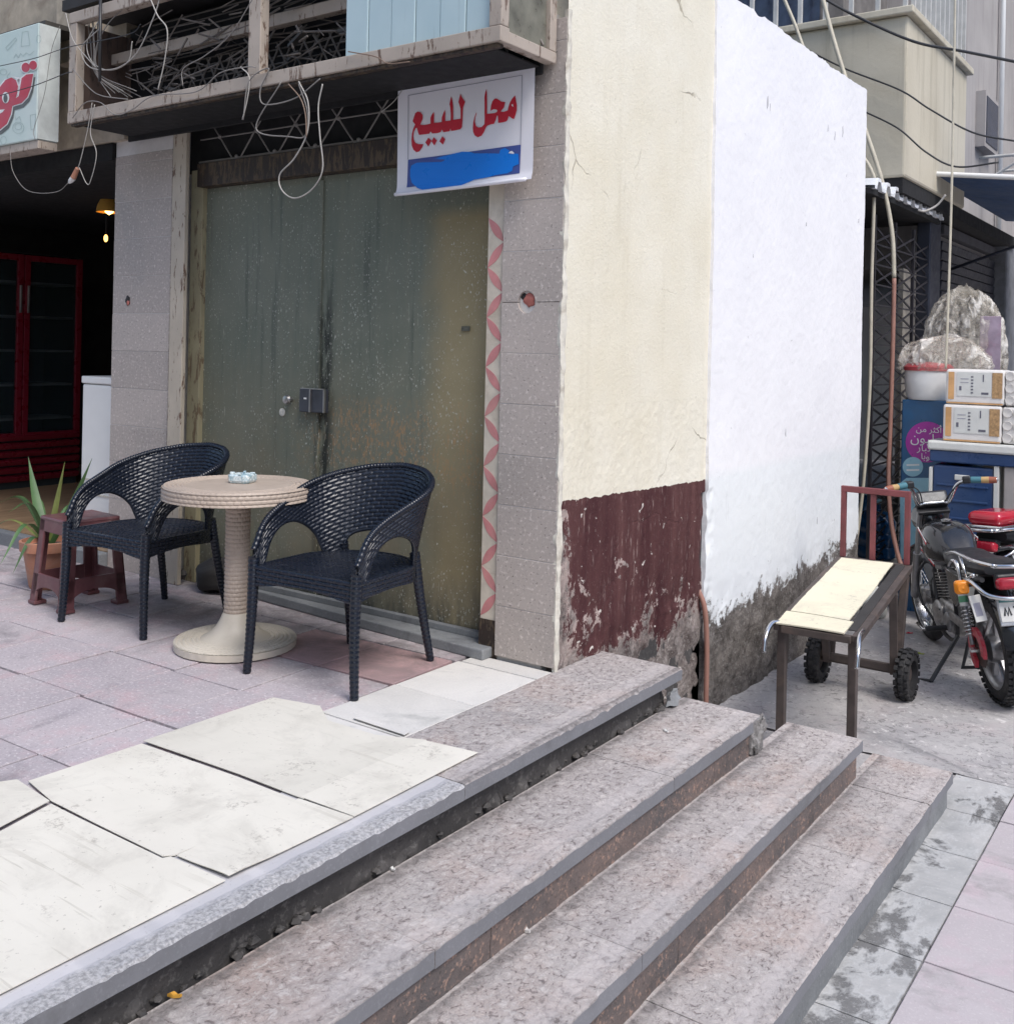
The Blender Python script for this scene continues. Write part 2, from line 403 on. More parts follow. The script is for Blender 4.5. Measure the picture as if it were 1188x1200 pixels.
def door_mat():
    t = NT('door_old_green_paint')
    x, y, z = t.sep()
    streak = t.noise(1, 6, .65, vec=t.mapped((22, 22, 1.1)))
    big = t.noise(1.6, 6, .6, dist=.5)
    col = t.mix(t.ramp(big, .35, .65), (.135, .155, .122), (.185, .20, .158))
    col = t.mix(t.ramp(streak, .45, .75, 0, .55), col, (.205, .21, .16))
    col = t.mix(t.ramp(streak, .30, .42, .5, 0), col, (.055, .065, .058))
    # ochre brown zone along the strip side, soft wobbling border
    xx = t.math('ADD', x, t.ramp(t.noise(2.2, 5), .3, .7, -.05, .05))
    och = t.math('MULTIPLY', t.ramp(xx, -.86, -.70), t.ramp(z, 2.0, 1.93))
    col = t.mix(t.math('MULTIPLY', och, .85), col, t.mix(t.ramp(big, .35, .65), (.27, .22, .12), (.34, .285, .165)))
    # brown weathering in the lower half
    low = t.math('MULTIPLY', t.ramp(z, 1.35, .55), t.ramp(t.noise(2.6, 7, .7), .34, .62))
    col = t.mix(t.math('MULTIPLY', low, .7), col, (.235, .20, .13))
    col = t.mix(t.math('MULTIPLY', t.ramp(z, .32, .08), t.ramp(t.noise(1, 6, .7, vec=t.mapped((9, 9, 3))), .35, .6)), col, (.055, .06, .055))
    # rust drips
    ru = t.math('MULTIPLY', t.ramp(t.noise(1, 7, .75, vec=t.mapped((70, 70, 30))), .50, .60),
                t.math('MULTIPLY', t.ramp(z, .5, .8), t.math('MULTIPLY', t.ramp(z, 1.10, 1.04), t.math('MULTIPLY', t.ramp(t.noise(3.1, 5), .38, .5), t.ramp(x, -1.75, -1.35)))))
    col = t.mix(t.math('MULTIPLY', ru, .75), col, (.40, .24, .12))
    # dark mould along the seam
    sx = t.math('ABSOLUTE', t.math('ADD', x, 1.475))
    dk = t.math('MULTIPLY', t.ramp(sx, .075, .02), t.math('MULTIPLY', t.ramp(t.noise(1, 7, .7, vec=t.mapped((25, 25, 5))), .40, .52), t.ramp(z, 1.75, 1.45)))
    col = t.mix(t.math('MULTIPLY', dk, .9), col, (.018, .02, .018))
    # white splashes, drawn out vertically
    n = t.noise(1, 3, .55, vec=t.mapped((150, 150, 62)))
    gate = t.ramp(t.noise(4, 4), .38, .58, .0, .045)
    f = t.ramp(t.math('ADD', n, gate), .675, .70)
    col = t.mix(t.math('MULTIPLY', f, .85), col, (.52, .52, .46))
    n = t.noise(1, 2, .5, vec=t.mapped((120, 120, 9)))
    f = t.math('MULTIPLY', t.ramp(n, .70, .735), t.ramp(t.noise(2.7, 4), .4, .6))
    col = t.mix(t.math('MULTIPLY', f, .55), col, (.42, .41, .34))
    t.color(col)
    t.rough(t.ramp(streak, .3, .7, .45, .68)); t.b.inputs['Specular IOR Level'].default_value = .3
    t.bump(t.noise(70, 5, .7), .12, .003); t.bump(t.noise(3, 3), .12, .02)
    return t.m
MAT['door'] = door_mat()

def wall_mat():
    """side wall: cream paint above, flaking maroon band, bare rotten plaster near the ground"""
    t = NT('side_wall_flaking_paint')
    x, y, z = t.sep()
    fine = t.noise(55, 6, .7)
    cream = t.mix(t.ramp(t.noise(1.2, 6, .6), .35, .65), (.74, .69, .55), (.81, .775, .66))
    cream = t.mix(t.ramp(t.noise(7, 7, .75, dist=1), .62, .75, 0, .45), cream, (.55, .50, .38))
    cream = t.mix(t.ramp(t.noise(33, 4, .7), .66, .72, 0, .6), cream, (.42, .38, .30))
    wv = t.new('ShaderNodeVectorMath', operation='ADD'); nv_ = t.new('ShaderNodeTexNoise'); nv_.inputs['Scale'].default_value = 5; nv_.inputs['Detail'].default_value = 6
    sc_ = t.new('ShaderNodeVectorMath', operation='SCALE'); sc_.inputs['Scale'].default_value = .16; t.link(t.pos(), nv_.inputs['Vector']); t.link(nv_.outputs['Color'], sc_.inputs[0]); t.link(t.pos(), wv.inputs[0]); t.link(sc_.outputs[0], wv.inputs[1])
    ck = t.voro(1.15, vec=wv.outputs[0], feature='DISTANCE_TO_EDGE')
    crk = t.math('MULTIPLY', t.ramp(ck, .006, .0015), t.ramp(t.noise(1.6, 3), .55, .62))
    cream = t.mix(t.math('MULTIPLY', crk, .75), cream, (.30, .26, .19))
    cream = t.mix(t.math('MULTIPLY', t.ramp(t.noise(1, 6, .7, vec=t.mapped((7, 7, .7))), .55, .72), .35), cream, (.60, .55, .42))
    st = t.noise(1, 6, .65, vec=t.mapped((9, 9, .8)))
    mar = t.mix(t.ramp(st, .35, .7), (.055, .017, .020), (.115, .05, .048))
    mar = t.mix(t.ramp(t.noise(1, 5, .7, vec=t.mapped((60, 60, 9))), .60, .69, 0, .7), mar, (.36, .27, .245))
    mar = t.mix(t.ramp(t.noise(90, 4, .7), .60, .70, 0, .4), mar, (.25, .17, .16))
    line = t.math('ADD', t.math('MULTIPLY_ADD', y, -.026, .706), t.ramp(t.noise(16, 5, .6), .3, .7, -.007, .007))
    band = t.ramp(t.math('SUBTRACT', line, z), -.001, .001)
    col = t.mix(band, cream, mar)
    # bare plaster
    pl = t.mix(t.ramp(t.noise(7, 8, .75, dist=.6), .38, .62), (.125, .098, .09), (.38, .335, .31))
    pl = t.mix(t.ramp(t.noise(70, 5, .75), .52, .66, 0, .75), pl, (.52, .48, .45))
    pl = t.mix(t.ramp(t.noise(48, 5, .75, vec=t.mapped((1, 1.1, .8))), .56, .66, 0, .8), pl, (.055, .045, .042))
    n = t.noise(5.5, 10, .72, dist=.9, vec=t.mapped((1, 1, .75)))
    n2 = t.noise(28, 8, .7)
    edge = t.ramp(y, .02, .20, .32, 0)                      # flaking along the corner with the tiled pillar
    low = t.math('ADD', t.ramp(z, .62, .10, -.13, -.02), t.ramp(z, .10, -.2, 0, .34))
    top = t.ramp(z, .66, .74, 0, -.5)
    w = t.math('ADD', t.math('ADD', n, t.math('MULTIPLY', n2, .46)), t.math('ADD', t.math('ADD', edge, low), top))
    w = t.math('SUBTRACT', w, .12)
    bare = t.ramp(w, .70, .715)
    col = t.mix(bare, col, pl)
    # pale undercoat showing in the flakes
    fl = t.math('MULTIPLY', t.ramp(w, .685, .70), t.ramp(t.noise(9, 6, .7), .42, .58))
    col = t.mix(t.math('MULTIPLY', fl, t.math('MULTIPLY', t.ramp(z, -.15, .15), .9)), col, (.58, .47, .43))
    dot = t.math('MULTIPLY', band, t.ramp(t.noise(17, 6, .65, dist=.5), .655, .67))
    col = t.mix(dot, col, (.64, .60, .55))
    t.color(col); t.rough(t.ramp(bare, 0, 1, .72, .95)); t.b.inputs['Specular IOR Level'].default_value = .25
    t.bump(fine, .55, .006); t.bump(t.noise(120, 4, .7), .35, .003); t.bump(t.math('MULTIPLY', crk, -1.), .5, .004); t.bump(t.math('MULTIPLY', bare, -1.), .6, .006)
    t.bump(t.math('MULTIPLY', t.noise(30, 8, .75), bare), .8, .03)
    return t.m
MAT['side_wall'] = wall_mat()
def white_wall_mat():
    t = NT('white_wall_limewash')
    x, y, z = t.sep()
    w1 = t.mix(t.ramp(t.noise(1.0, 6, .6), .3, .7), (.80, .80, .82), (.86, .86, .875))
    w1 = t.mix(t.math('MULTIPLY', t.ramp(z, .72, .66), .7), w1, (.76, .80, .81))
    w1 = t.mix(t.ramp(t.noise(9, 8, .78, dist=1.6), .64, .69, 0, .7), w1, (.40, .39, .39))
    w1 = t.mix(t.math('MULTIPLY', t.ramp(t.noise(1, 5, .7, vec=t.mapped((14, 14, 1.4))), .62, .74), t.ramp(z, .9, .3)), w1, (.52, .52, .52))
    pl = t.mix(t.ramp(t.noise(7, 8, .75, dist=.6), .38, .62), (.10, .088, .08), (.27, .245, .225))
    pl = t.mix(t.ramp(t.noise(60, 5, .75), .53, .66, 0, .7), pl, (.44, .42, .40))
    pl = t.mix(t.ramp(t.noise(45, 5, .75, vec=t.mapped((1, 1.1, .8))), .55, .66, 0, .8), pl, (.045, .04, .038))
    n = t.noise(5.0, 10, .74, dist=.8, vec=t.mapped((1, .8, 1)))
    n2 = t.noise(26, 8, .74)
    h = t.math('ADD', z, t.math('ADD', t.ramp(n, .25, .75, -.16, .16), t.ramp(n2, .3, .7, -.07, .07)))
    h = t.math('ADD', h, t.ramp(y, 1.5, 4.0, .06, .0))
    bare = t.ramp(h, .02, -.02)
    col = t.mix(bare, w1, pl)
    t.color(col); t.rough(.85); t.b.inputs['Specular IOR Level'].default_value = .2
    t.bump(t.noise(60, 5, .7), .25, .005); t.bump(t.noise(9, 5), .35, .012)
    t.bump(t.math('MULTIPLY', bare, -1.), .5, .006); t.bump(t.math('MULTIPLY', t.noise(30, 8, .75), bare), .8, .03)
    return t.m
MAT['white_wall'] = white_wall_mat()

def peel_wood(name, paint, under, thr=.56, rough=.6):
    t = NT(name)
    n = t.noise(1, 8, .72, vec=t.mapped((30, 30, 7)), dist=.5)
    col = t.mix(t.ramp(t.noise(6, 6), .3, .7), paint, tuple(c * .82 for c in paint))
    m_ = t.ramp(n, thr, thr + .035)
    col = t.mix(m_, col, under)
    t.color(col); t.rough(rough); t.bump(t.math('MULTIPLY', m_, -1.), .5, .003); t.bump(t.noise(60, 4), .15, .003)
    return t.m
MAT['post'] = peel_wood('post_peeling_cream', (.54, .475, .385), (.16, .095, .065), .575)
MAT['jamb'] = peel_wood('jamb_yellowed', (.36, .32, .20), (.17, .12, .07), .55)
MAT['frame_wood'] = peel_wood('sign_frame_weathered', (.48, .41, .345), (.17, .115, .085), .56)
MAT['frame_dark'] = peel_wood('sign_frame_shaded_side', (.16, .11, .09), (.08, .06, .05), .55)  # same frame wood, with shade put into a darker colour
MAT['lintel'] = peel_wood('lintel_rust', (.10, .07, .042), (.03, .02, .016), .47)
MAT['black'] = simple('flat_black', (.012, .012, .013), .85)  # plain near-black for backings, ceilings and the light block panel
MAT['dark'] = simple('flat_dark', (.03, .028, .028), .8, var=.3)
MAT['wire_dark'] = simple('dark_iron', (.05, .045, .04), .6, var=.3)
MAT['wire_grey'] = simple('cable_grey', (.23, .215, .20), .55)
MAT['wire_white'] = simple('cable_white', (.40, .38, .35), .5)
MAT['wire_brown'] = simple('cable_brown', (.22, .15, .11), .55)
MAT['wire_black'] = simple('cable_black', (.03, .03, .032), .45)
MAT['hose'] = simple('hose_beige', (.52, .48, .38), .5, dirt=(.3, .26, .2))
MAT['hose_rust'] = simple('pipe_reddish', (.33, .17, .13), .6, dirt=(.2, .12, .1))
MAT['lightblue'] = None
def plank_mat():
    t = NT('pale_blue_sheet')
    col = t.mix(t.ramp(t.noise(3, 6), .3, .7), (.42, .56, .60), (.50, .63, .66))
    col = t.mix(t.ramp(t.noise(1, 6, .7, vec=t.mapped((30, 30, 1.5))), .60, .72, 0, .5), col, (.30, .40, .43))
    t.color(col); t.rough(.5); return t.m
MAT['lightblue'] = plank_mat()
MAT['glass_dirty'] = simple('dirty_glass', (.17, .165, .13), .35, var=.4, dirt=(.3, .28, .22))
MAT['banner'] = simple('banner_vinyl', (.80, .79, .84), .42, var=.02, scale=3)
MAT['red_print'] = simple('print_red', (.55, .012, .035), .4, var=.05)
MAT['navy_print'] = simple('print_navy', (.055, .085, .30), .4, var=.05)
MAT['scribble_blue'] = simple('bright_blue', (.0, .19, .72), .35, var=.02)
MAT['line_print'] = simple('print_grey_line', (.30, .30, .36), .4)
MAT['white'] = simple('white_paint', (.78, .78, .76), .45, var=.03)
MAT['board'] = None
def board_mat(name, a, b, stain=(.45, .42, .36)):
    t = NT(name)
    col = t.mix(t.ramp(t.noise(1.7, 7, .65, dist=.5), .35, .65), a, b)
    col = t.mix(t.ramp(t.noise(1, 6, .7, vec=t.mapped((3, 26, 3))), .58, .72, 0, .28), col, stain)
    col = t.mix(t.ramp(t.noise(14, 8, .8, dist=1.2), .62, .70, 0, .45), col, stain)
    col = t.mix(t.ramp(t.noise(70, 3), .68, .72, 0, .5), col, (.25, .22, .19))
    foot = t.math('MULTIPLY', t.ramp(t.noise(55, 5, .8), .52, .60), t.ramp(t.noise(4.2, 5, .6, dist=.8), .55, .63))
    col = t.mix(t.math('MULTIPLY', foot, .65), col, (.34, .31, .27))
    col = t.mix(t.ramp(t.noise(3.3, 8, .72, dist=.7), .50, .68, 0, .45), col, (.43, .405, .355))
    cre = t.noise(1, 3, .5, vec=t.mapped((1.3, 40, 1)), dist=.2)
    crl = t.math('MULTIPLY', t.ramp(cre, .60, .615), t.ramp(t.noise(1.5, 3), .45, .6))
    col = t.mix(t.math('MULTIPLY', crl, .35), col, (.40, .37, .31))
    t.color(col); t.rough(.7); t.b.inputs['Specular IOR Level'].default_value = .3
    t.bump(t.math('MULTIPLY', crl, -1.), .3, .003); t.bump(t.noise(25, 5), .1, .003); t.bump(t.noise(2.5, 3), .25, .015)
    return t.m
MAT['board'] = board_mat('hardboard_cream', (.74, .71, .63), (.67, .64, .565))
MAT['board_grey'] = board_mat('hardboard_greyed', (.69, .66, .585), (.61, .585, .515))
MAT['board_yellow'] = board_mat('cart_board_yellowed', (.76, .71, .54), (.68, .64, .50))
# ================================================================== SETTING
# ---- street: one sheet to the horizon
mb = MB(); mb.add([(-60, -60, STREET), (60, -60, STREET), (60, 60, STREET), (-60, 60, STREET)], [(0, 1, 2, 3)])
street = ob('street', mb, MAT['street'], kind='structure')
# rough concrete alley surface near the camera with real unevenness
nx, ny = 130, 220
X, Y = np.meshgrid(np.linspace(-.3, 4.2, nx), np.linspace(1.51, 9.5, ny), indexing='ij')
Z = STREET + .006 + .022 * (fbm(X * 1.3, Y * 1.3, 5, 3) - .35).clip(0) + .006 * (fbm(X * 9, Y * 9, 4, 5) - .4)
mb = MB(); mb.grid(np.stack([X, Y, Z], -1))
ob('alley_concrete', mb, MAT['street'], smooth=True, kind='structure')
# ---- wet cement gutter strip and street tiles at the foot of the steps
X4 = 1.365 * .957
paving = empty('street_paving', (1.7, -1, STREET), kind='structure')
SP = .4125; GX = 1.502
for j in range(-9, 4):
    ya_ = -.147 + j * SP + .003; yb_ = min(ya_ + SP - .006, 1.50)
    if yb_ - ya_ < .03: continue
    X, Y = np.meshgrid(np.linspace(X4 - .06, GX - .004, 22), np.linspace(ya_, yb_, 44), indexing='ij')
    Z = STREET + .010 + .010 * (fbm(X * 4, Y * 4, 5, 31) - .3).clip(0) + .010 * (fbm(X * 14, Y * 14, 4, 33) - .5) * ((1.45 - X) / .1).clip(0, 1)
    P = np.stack([X, Y, Z], -1); Q = P.copy(); Q[..., 2] = STREET - .02
    mb = MB(); mb.grid(P); mb.grid(np.stack([P[-1], Q[-1]], 0)); mb.grid(np.stack([P[:, 0], Q[:, 0]], 0)); mb.grid(np.stack([P[:, -1], Q[:, -1]], 0))
    ob('gutter_tile', mb, MAT['gutter'], paving, smooth=50)
tm = {}
def tile_mesh(w, d, h, mat, key, chip=0.0):
    mb = MB(); mb.bb(-w / 2, w / 2, -d / 2, d / 2, -h, 0)
    me = mesh_of(mb, key, mat)
    bm = bmesh.new(); bm.from_mesh(me)
    bmesh.ops.bevel(bm, geom=[e for e in bm.edges if e.verts[0].co.z > -h * .5 and e.verts[1].co.z > -h * .5], offset=.002, segments=1, affect='EDGES')
    bm.to_mesh(me); bm.free(); return me
me_st = tile_mesh(SP - .006, SP - .006, .03, MAT['street_tile'], 'street_tile')
for i in range(4):
    for j in range(-9, 4):
        y = -.147 + (j + .5) * SP
        place('tile', me_st, (GX + (i + .5) * SP, y, STREET + .016 + random.uniform(-.003, .002)), paving, rot=(random.uniform(-.005, .005), random.uniform(-.005, .005), random.uniform(-.004, .004)))

# ---- terrace: core slab, cement tiles
terrace = empty('terrace', (-1.5, -1, -.04), kind='structure')
mb = MB(); mb.bb(-5.2, -.02, -4.2, 3.0, STREET - .02, -.026); mb.bb(-.03, .33, -4.2, .3, STREET - .02, -.06)
ob('mortar_bed', mb, MAT['rubble'], terrace)
P4 = .405
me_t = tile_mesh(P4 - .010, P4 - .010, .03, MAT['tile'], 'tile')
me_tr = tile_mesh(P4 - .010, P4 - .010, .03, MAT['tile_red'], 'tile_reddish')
me_tp = tile_mesh(P4 - .006, P4 - .007, .03, MAT['tile_pale'], 'tile_pale')
x0, y0 = -.425, -.925
SK = .03                                       # courses run a little askew
for i in range(-11, 2):
    for j in range(-7, 3):
        cx = x0 + (i - .5) * P4; cy = y0 + (j + .5) * P4 + SK * cx - .0 + (.012 if i < -1 else 0)
        if cx > .0 and j >= 0: pass
        if cx > -.05 or cy < -3.6: continue
        me = me_t
        if i == 1: continue
        if j == 1 and i in (0, -1): me = me_tr
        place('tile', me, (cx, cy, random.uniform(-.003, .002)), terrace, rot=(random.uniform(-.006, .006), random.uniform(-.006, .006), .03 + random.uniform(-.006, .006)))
# i = 0 column (between x = -.42 and the nosing slabs): reddish by the chair, pale near the pillar
for j in range(-7, 2):
    cy = y0 + (j + .5) * P4
    place('tile', me_tp if j >= -1 else me_t, (-.215, cy, random.uniform(-.001, .002)), terrace, rot=(0, random.uniform(-.003, .003), 0))
mb = MB(); mb.bb(-.40, -.012, -.112, -.002, -.03, .001); ob('tile', mb, MAT['tile_pale'], terrace, bevel=.003)

# ---- granite steps
def top_slab_mat():
    t = NT('step_granite_worn_front'); x, y, z = t.sep()
    col = t.mix(t.ramp(t.noise(3, 6), .35, .65), (.46, .455, .475), (.52, .51, .525))
    d = t.math('ADD', t.math('SUBTRACT', .405 * 1.34 / 1.4, x), t.ramp(t.noise(9, 6), .3, .7, -.008, .008))
    w = t.math('MULTIPLY', t.ramp(d, .072, .05), 1.)
    g = t.noise(95, 6, .72)
    chips = t.mix(t.ramp(g, .40, .58), (.36, .355, .365), (.66, .65, .66))
    col = t.mix(w, col, chips); col = t.mix(t.ramp(t.noise(90, 4, .7), .60, .70, 0, .5), col, (.25, .245, .25))
    t.color(col); t.rough(.75); t.bump(t.math('MULTIPLY', g, w), 1., .012); t.bump(t.noise(50, 5), .2, .004); return t.m
MAT['granite_top'] = top_slab_mat()
MAT['stencil'] = simple('stencil_faded', (.09, .09, .07), .6, var=.5, scale=60)
S = 1.34 / 1.40
steps = empty('entrance_steps', (.8, -1, STREET), kind='structure')
EX = [.405 * S, .735 * S, 1.048 * S, 1.367 * S]               # nosing edge x of each step
EZ = [0.0, -.155 * S, -.308 * S, -.465 * S]                   # tread level
EY = [.41 * S, .505 * S, .92 * S, 1.20 * S]                   # where each flight ends
TH = .048
def slab(name, x0, x1, ya, yb, z, th, mat, seed, parent, chip=.006, nose=None, ends=(0, 0)):
    """stone slab with a chipped outer edge (+x side): rows across, columns along"""
    n = max(8, int((yb - ya) / .018))
    ys = np.linspace(ya, yb, n)
    c = (fbm(ys * 22, ys * 0 + seed, 4, seed) - .45).clip(0) * chip * 3.2 + (vnoise(ys * 7, ys * 0, seed + 5) > .86) * chip * .9
    c2 = (fbm(ys * 25, ys * 0 + seed, 4, seed + 9) - .45).clip(0) * chip * 2.6
    wob = (fbm(ys * 1.2, ys * 0, 2, seed + 2) - .5) * .006
    rows = []
    rows.append(np.stack([ys * 0 + x0, ys, ys * 0 + z - th], -1))
    rows.append(np.stack([ys * 0 + x0, ys, ys * 0 + z + wob], -1))
    rows.append(np.stack([x1 - .0045 - c * 1.2, ys, ys * 0 + z + wob], -1))
    rows.append(np.stack([x1 - c * .3, ys, z - .0035 - c2 * .9 + wob], -1))
    rows.append(np.stack([ys * 0 + x1 - .001, ys, ys * 0 + z - th], -1))
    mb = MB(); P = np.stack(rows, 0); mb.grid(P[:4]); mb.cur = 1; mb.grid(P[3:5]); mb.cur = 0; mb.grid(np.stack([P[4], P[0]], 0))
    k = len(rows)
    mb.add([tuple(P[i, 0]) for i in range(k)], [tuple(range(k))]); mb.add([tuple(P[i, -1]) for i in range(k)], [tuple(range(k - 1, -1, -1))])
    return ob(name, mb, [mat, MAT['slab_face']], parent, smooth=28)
def run(yA, yB, cuts):                       # slab joints along y
    c = [yA] + [q for q in cuts if yA < q < yB] + [yB]
    return list(zip(c[:-1], c[1:]))
YN = -3.6
cuts = [[-2.585, -1.18, -.12], [-2.9, -1.62, -.31], [-2.4, -1.10, .33], [-2.2, -1.05, .12, .75]]
cuts[0] = [-2.56, -1.10]
for k in range(4):
    back = EX[k - 1] - .035 if k else -.008
    yb_ = EY[k]
    for n_, (a, b) in enumerate(run(YN, yb_, cuts[k])):
        g = .0010
        if k == 0:
            slab('tread_slab', back, EX[0], a + g, b - g, EZ[0] + .004, TH, MAT['granite'] if b > -.9 else MAT['granite_top'], 40 + n_, steps, chip=.010)
        else:
            slab('tread_slab', back, EX[k], a + g, b - g, EZ[k] + random.uniform(-.003, .002), TH, MAT['granite'], 60 + 10 * k + n_, steps, chip=.007)
# risers under the slabs
for k in range(4):
    ztop = EZ[k] - TH - .001; zbot = (EZ[k + 1] if k < 3 else STREET) - .012
    xr = EX[k] - (.045 if k == 0 else .013)
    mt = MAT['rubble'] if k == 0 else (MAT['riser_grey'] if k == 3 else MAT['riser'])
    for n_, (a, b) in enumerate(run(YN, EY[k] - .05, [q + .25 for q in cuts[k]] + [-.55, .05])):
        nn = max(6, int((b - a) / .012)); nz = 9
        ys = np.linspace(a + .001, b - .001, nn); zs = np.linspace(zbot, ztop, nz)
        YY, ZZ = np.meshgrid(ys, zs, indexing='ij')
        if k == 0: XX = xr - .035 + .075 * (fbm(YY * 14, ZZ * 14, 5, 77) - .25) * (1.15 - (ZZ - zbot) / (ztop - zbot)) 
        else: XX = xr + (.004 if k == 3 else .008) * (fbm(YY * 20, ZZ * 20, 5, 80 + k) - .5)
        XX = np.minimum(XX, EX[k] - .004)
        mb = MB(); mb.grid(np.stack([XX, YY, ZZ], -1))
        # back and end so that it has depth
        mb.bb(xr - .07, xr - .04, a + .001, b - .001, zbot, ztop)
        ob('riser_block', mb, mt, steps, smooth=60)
    # core behind the riser
    mb = MB(); mb.bb(.0 if k == 0 else EX[k - 1] - .04, xr - .06, YN, EY[k] - .06, STREET, ztop)
    ob('step_core', mb, MAT['rubble'], steps)
MAT['rubble_pale'] = stone('broken_cement_pale', (.26, .25, .245), (.16, .155, .15), speck=(.42, .41, .40), dark=(.05, .05, .05), speck_amt=.7, stain=(.06, .06, .06), bump=1., coarse=55)
# broken end of the second riser standing proud
mb = MB()
pts = [(EX[1] - .03, EY[1] - .09), (EX[1] - .03, EY[1] + .02), (EX[1] + .004, EY[1] + .02), (EX[1] + .004, EY[1] - .02), (EX[1] - .002, EY[1] - .09)]
mb.prism([(x, y, EZ[1] - .145) for x, y in pts], (0, 0, .138))
bb0 = ob('broken_block', mb, MAT['rubble_pale'], steps, bevel=.006)
for k_, (dy_, sz_) in enumerate(((.0, .02), (-.03, .016), (-.06, .018))):
    mb = MB(); mb.blob((EX[1] + .002, EY[1] + dy_, EZ[1] - .04 - .03 * k_), (.016, .03, .035), 21 + k_, .3, 12); ob('broken_block', mb, MAT['rubble_pale'], steps, smooth=30)
# crumbled mortar lumps below the first nosing
for i in range(70):
    y = random.uniform(-3.2, .34); s = random.uniform(.005, .016)
    mb = MB(); mb.blob((EX[0] - .050 + random.uniform(-.014, .016), y, EZ[1] + s * .5), (s, s * 1.3, s * .8), i, .25, 8)
    ob('mortar_lump', mb, MAT['rubble'], steps, smooth=40)
mb = MB(); mb.blob((EX[0] - .02, EY[0] - .045, EZ[1] + .03), (.022, .04, .035), 5, .3, 10); ob('mortar_lump', mb, MAT['riser_grey'], steps, smooth=40)

# ---- loose cream boards laid over the terrace
def sheet(name, poly, z, mat, label, seed, th=.0022, sag=0.0012, lift=None):
    """thin board: polygon filled with a fine grid so that it can bow"""
    from mathutils.geometry import tessellate_polygon
    bm = bmesh.new()
    vs = [bm.verts.new((x, y, 0)) for x, y in poly]; bm.faces.new(vs)
    bmesh.ops.triangulate(bm, faces=bm.faces[:])
    bmesh.ops.subdivide_edges(bm, edges=bm.edges[:], cuts=9, use_grid_fill=True)
    co = np.array([v.co[:] for v in bm.verts])
    z_ = z + sag * (fbm(co[:, 0] * 2.2, co[:, 1] * 2.2, 3, seed)) 
    if lift is not None: z_ = z_ + lift(co[:, 0], co[:, 1])
    for v, q in zip(bm.verts, z_): v.co.z = q
    ret = bmesh.ops.extrude_face_region(bm, geom=bm.faces[:])
    for g in ret['geom']:
        if isinstance(g, bmesh.types.BMVert): g.co.z += th
    bmesh.ops.recalc_face_normals(bm, faces=bm.faces)
    me = bpy.data.meshes.new(name); lo = Vector((np.mean(co[:, 0]), np.mean(co[:, 1]), z))
    bm.transform(Matrix.Translation(-lo)); bm.to_mesh(me); bm.free(); me.materials.append(mat)
    me.polygons.foreach_set('use_smooth', [True] * len(me.polygons)); me.set_sharp_from_angle(angle=R(30))
    return place(name, me, lo, label=label, cat='board', group='cream boards laid on the terrace')
G = lambda px, py: tuple(gz(px, py, .008)[:2])
sheet('floor_board', [G(320, 818), G(375, 828), G(384, 845), G(440, 862), G(500, 868), G(480, 884), G(355, 937), G(280, 908), G(168, 869)], .0078, MAT['board_grey'], 'greyish cream hardboard sheet on the tiles in front of the dark chair', 3)
sheet('floor_board', [G(166, 872), G(278, 911), G(352, 940), G(300, 962), G(205, 1003), G(190, 1004), G(60, 940), G(33, 916)], .0070, MAT['board'], 'cream hardboard sheet between the greyish sheet and the largest sheet', 13, lift=lambda x, y: .002 * np.exp(-((x + .45) ** 2 + (y + 1.9) ** 2) / .02))
sheet('floor_board', [G(498, 869), G(560, 883), G(415, 958), G(352, 935)], .0085, MAT['board'], 'short cream board strip lapping over the granite edge slab', 4)
sheet('floor_board', [G(350, 937), G(414, 959), G(268, 1030), G(207, 1004)], .0088, MAT['board'], 'cream board strip with a torn corner beside the granite edge', 8, lift=lambda x, y: .006 * np.exp(-((x - .25) ** 2 + (y + 1.88) ** 2) / .006))
sheet('floor_board', [G(60, 944), G(190, 1007), G(200, 1005), G(264, 1033), G(0, 1166), G(-330, 1330), G(-560, 1200), G(-200, 1060), G(0, 976)], .0078, MAT['board'], 'largest cream board sheet filling the terrace corner by the steps', 6, lift=lambda x, y: .004 * np.exp(-((x + .55) ** 2 + (y + 2.0) ** 2) / .02))
sheet('floor_board', [G(20, 916), G(58, 941), G(0, 972), G(-160, 1035), G(-300, 960)], .0118, MAT['board'], 'cream board scrap overlapping the largest sheet at a shadowed edge', 7)
sheet('floor_board', [G(420, 838), G(480, 858), G(474, 862), G(414, 842)], .008, MAT['tile_pale'], 'narrow pale splinter lying across the white tiles', 9, sag=0)

# ================================================================== SHOP BUILDING
shop = empty('shop_building', (-1.5, .3, 0), 'closed corner shop with grey tiled pillars, green metal door and flaking side wall', 'building')
WB = 1.455                                    # where the cream wall meets the white wall
# cream side wall, finely modelled plaster
ys = np.linspace(0.004, WB, 190); zs = np.linspace(STREET - .02, 1.1, 210)
YY, ZZ = np.meshgrid(ys, zs, indexing='ij')
lowm = ((.35 - ZZ) / .5).clip(0, 1)
XX = -.004 + .010 * (fbm(YY * 3, ZZ * 3, 4, 50) - .5) - .055 * lowm * (fbm(YY * 9, ZZ * 9, 5, 51) - .32).clip(0) - .015 * ((ZZ < .05)) * (fbm(YY * 5, ZZ * 5, 3, 55) - .4)
XX += .004 * (fbm(YY * 40, ZZ * 40, 3, 52) - .5)
XX += -.03 * np.exp(-((YY - WB) / .05) ** 2) * (fbm(YY * 12, ZZ * 12, 4, 53)) * (ZZ < .6)
mb = MB(); mb.grid(np.stack([XX, YY, ZZ], -1))
ys = np.linspace(.004, WB, 60); zs = np.linspace(1.1, 5.2, 120); YY, ZZ = np.meshgrid(ys, zs, indexing='ij')
XX = -.004 + .010 * (fbm(YY * 3, ZZ * 3, 4, 50) - .5); mb.grid(np.stack([XX, YY, ZZ], -1))
